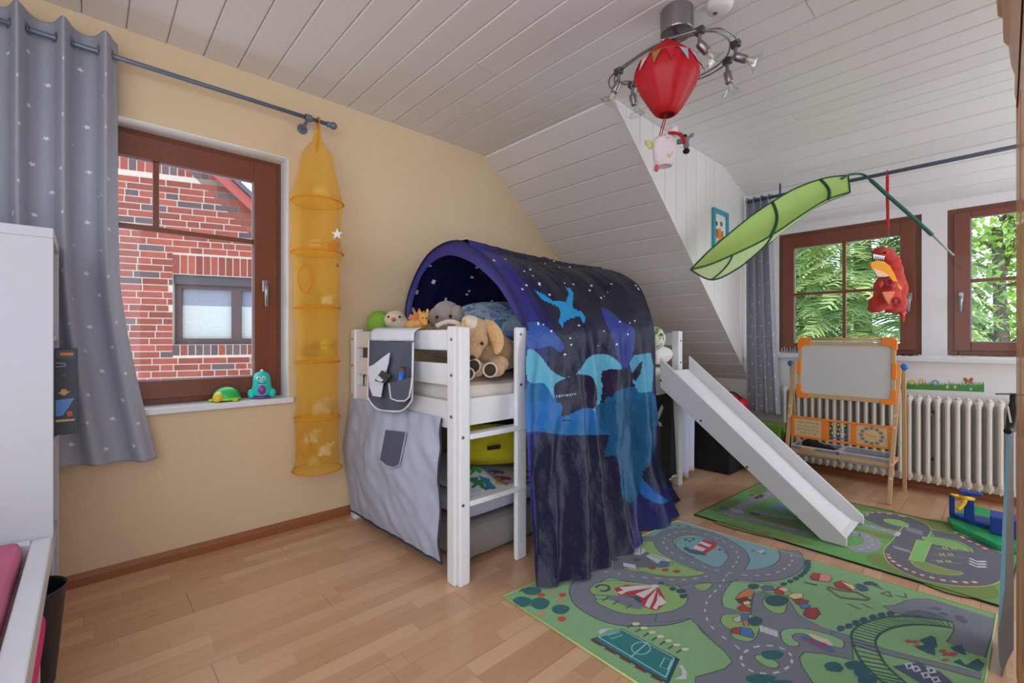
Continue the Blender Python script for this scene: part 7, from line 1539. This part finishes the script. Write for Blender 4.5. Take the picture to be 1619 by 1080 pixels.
# ================================================================ garden trees
def green(name, rgb, tr=0.45): return mat(name, rgb, 0.7, trans=tr, var=0.15, scale=3)
m_bark = mat('brown_bark', (92, 74, 60), 0.9, var=0.3, scale=12, bump=0.8, bscale=30)
def conifer(x, y, top, rad, seed, mats, label, z_lo=-0.6):
    rn = random.Random(seed); t_ = thing('conifer_tree', label, 'tree', (x, y, -3.0), 'conifers outside the dormer window')
    MB().tube([(x, y, -3.0), (x, y, top * 0.6), (x, y, top)], [0.14, 0.09, 0.02], 8).build('trunk', m_bark, t_)
    B = MB()
    for k in range(3200):
        f = rn.random(); z = z_lo + (top - z_lo) * f; R_ = rad * (1 - f) ** 0.75 + 0.12; a = rn.uniform(0, 2 * PI)
        if math.sin(a) > 0.35: continue
        r0 = R_ * (0.55 + 0.45 * rn.random()); d = Vector((math.cos(a), math.sin(a), 0)); s_ = Vector((-d.y, d.x, 0))
        p = Vector((x, y, z)) + d * r0 + s_ * rn.uniform(-0.06, 0.06); L_ = rn.uniform(0.24, 0.5); drop = rn.uniform(0.25, 0.75); tilt = rn.uniform(-0.5, 0.5)
        B.mi(rn.choice((0, 0, 1, 1, 2))); n = 7
        ax = (d + Vector((0, 0, -drop)) + s_ * rn.uniform(-0.6, 0.6)).normalized(); sd = (s_ + Vector((0, 0, tilt))).normalized()
        for i in range(n):
            q = p + ax * (L_ * i / n) + Vector((0, 0, -0.04 * (i / n) ** 2)); w = 0.14 * L_ / 0.3 * (1 - 0.75 * i / n)
            for sg in (-1, 1):
                e = q + sd * (sg * w) + ax * (0.07 + 0.02 * rn.random()) + Vector((0, 0, rn.uniform(-0.03, 0.01)))
                B.add([q, q + ax * 0.045, e + ax * 0.020, e], [(0, 1, 2, 3)])
    tag(B.build('foliage', mats, t_), kind='stuff'); return t_
ga, gb_, gc = green('spruce_green', (150, 182, 118)), green('pale_cypress_green', (206, 222, 156)), green('deep_fir_green', (104, 144, 98))
conifer(-2.85, 8.3, 4.6, 1.25, 1, [ga, gb_, gc], 'layered pale green conifer filling the left half of the dormer window')
conifer(-1.35, 7.9, 5.0, 1.20, 2, [gb_, ga, gc], 'drooping yellow-green conifer filling the right half of the dormer window')
conifer(-2.6, 13.2, 7.6, 2.2, 3, [gc, ga, gc], 'dark green tall conifer behind the two lighter ones')
def leafy(x, y, top, rad, seed, label, nleaf):
    rn = random.Random(seed); t_ = thing('leafy_tree', label, 'tree', (x, y, -3.0))
    B = MB(); tips = []
    B.tube([(x, y, -3.0), (x + 0.05, y, 0.0), (x - 0.03, y, top * 0.55)], [0.13, 0.09, 0.05], 8)
    for k in range(34):
        z0 = rn.uniform(-0.6, top * 0.6); a = rn.uniform(0, 2 * PI); L_ = rad * rn.uniform(0.6, 1.1); p0 = Vector((x, y, z0)); d = Vector((math.cos(a), math.sin(a) * 0.8, rn.uniform(0.3, 1.0))).normalized()
        pts = [p0]; 
        for i in range(5): d = (d + Vector((rn.uniform(-0.25, 0.25), rn.uniform(-0.25, 0.25), rn.uniform(-0.1, 0.2)))).normalized(); pts.append(pts[-1] + d * L_ / 5)
        B.tube(pts, [0.028, 0.022, 0.016, 0.011, 0.007, 0.003], 5); tips += pts[1:]
        for i in (2, 3, 4):
            e = pts[i] + Vector((rn.uniform(-0.4, 0.4), rn.uniform(-0.3, 0.3), rn.uniform(-0.1, 0.45))); B.tube([pts[i], e], [0.008, 0.002], 4); tips += [e, (e + pts[i]) / 2]
    B.build('branches', m_bark, t_)
    Lf = MB()
    for k in range(nleaf):
        c = rn.choice(tips) + Vector((rn.gauss(0, 0.13), rn.gauss(0, 0.13), rn.gauss(0, 0.11))); s_ = rn.uniform(0.03, 0.055); q = Matrix.Rotation(rn.uniform(0, 6.28), 3, 'Z') @ Matrix.Rotation(rn.uniform(-1.1, 1.1), 3, 'X')
        Lf.mi(rn.choice((0, 0, 1))); Lf.add([c + q @ Vector(v) for v in ((0, -s_ * 1.3, 0), (s_ * 0.7, 0, 0.004), (0, s_ * 1.3, 0), (-s_ * 0.7, 0, 0.004))], [(0, 1, 2, 3)])
    tag(Lf.build('leaves', [green('fresh_leaf_green', (176, 210, 104), 0.5), green('mid_leaf_green', (130, 174, 88), 0.5)], t_), kind='stuff')
leafy(-0.05, 8.6, 4.6, 1.25, 5, 'thin branched tree with fresh green leaves behind the right dormer window', 8200)
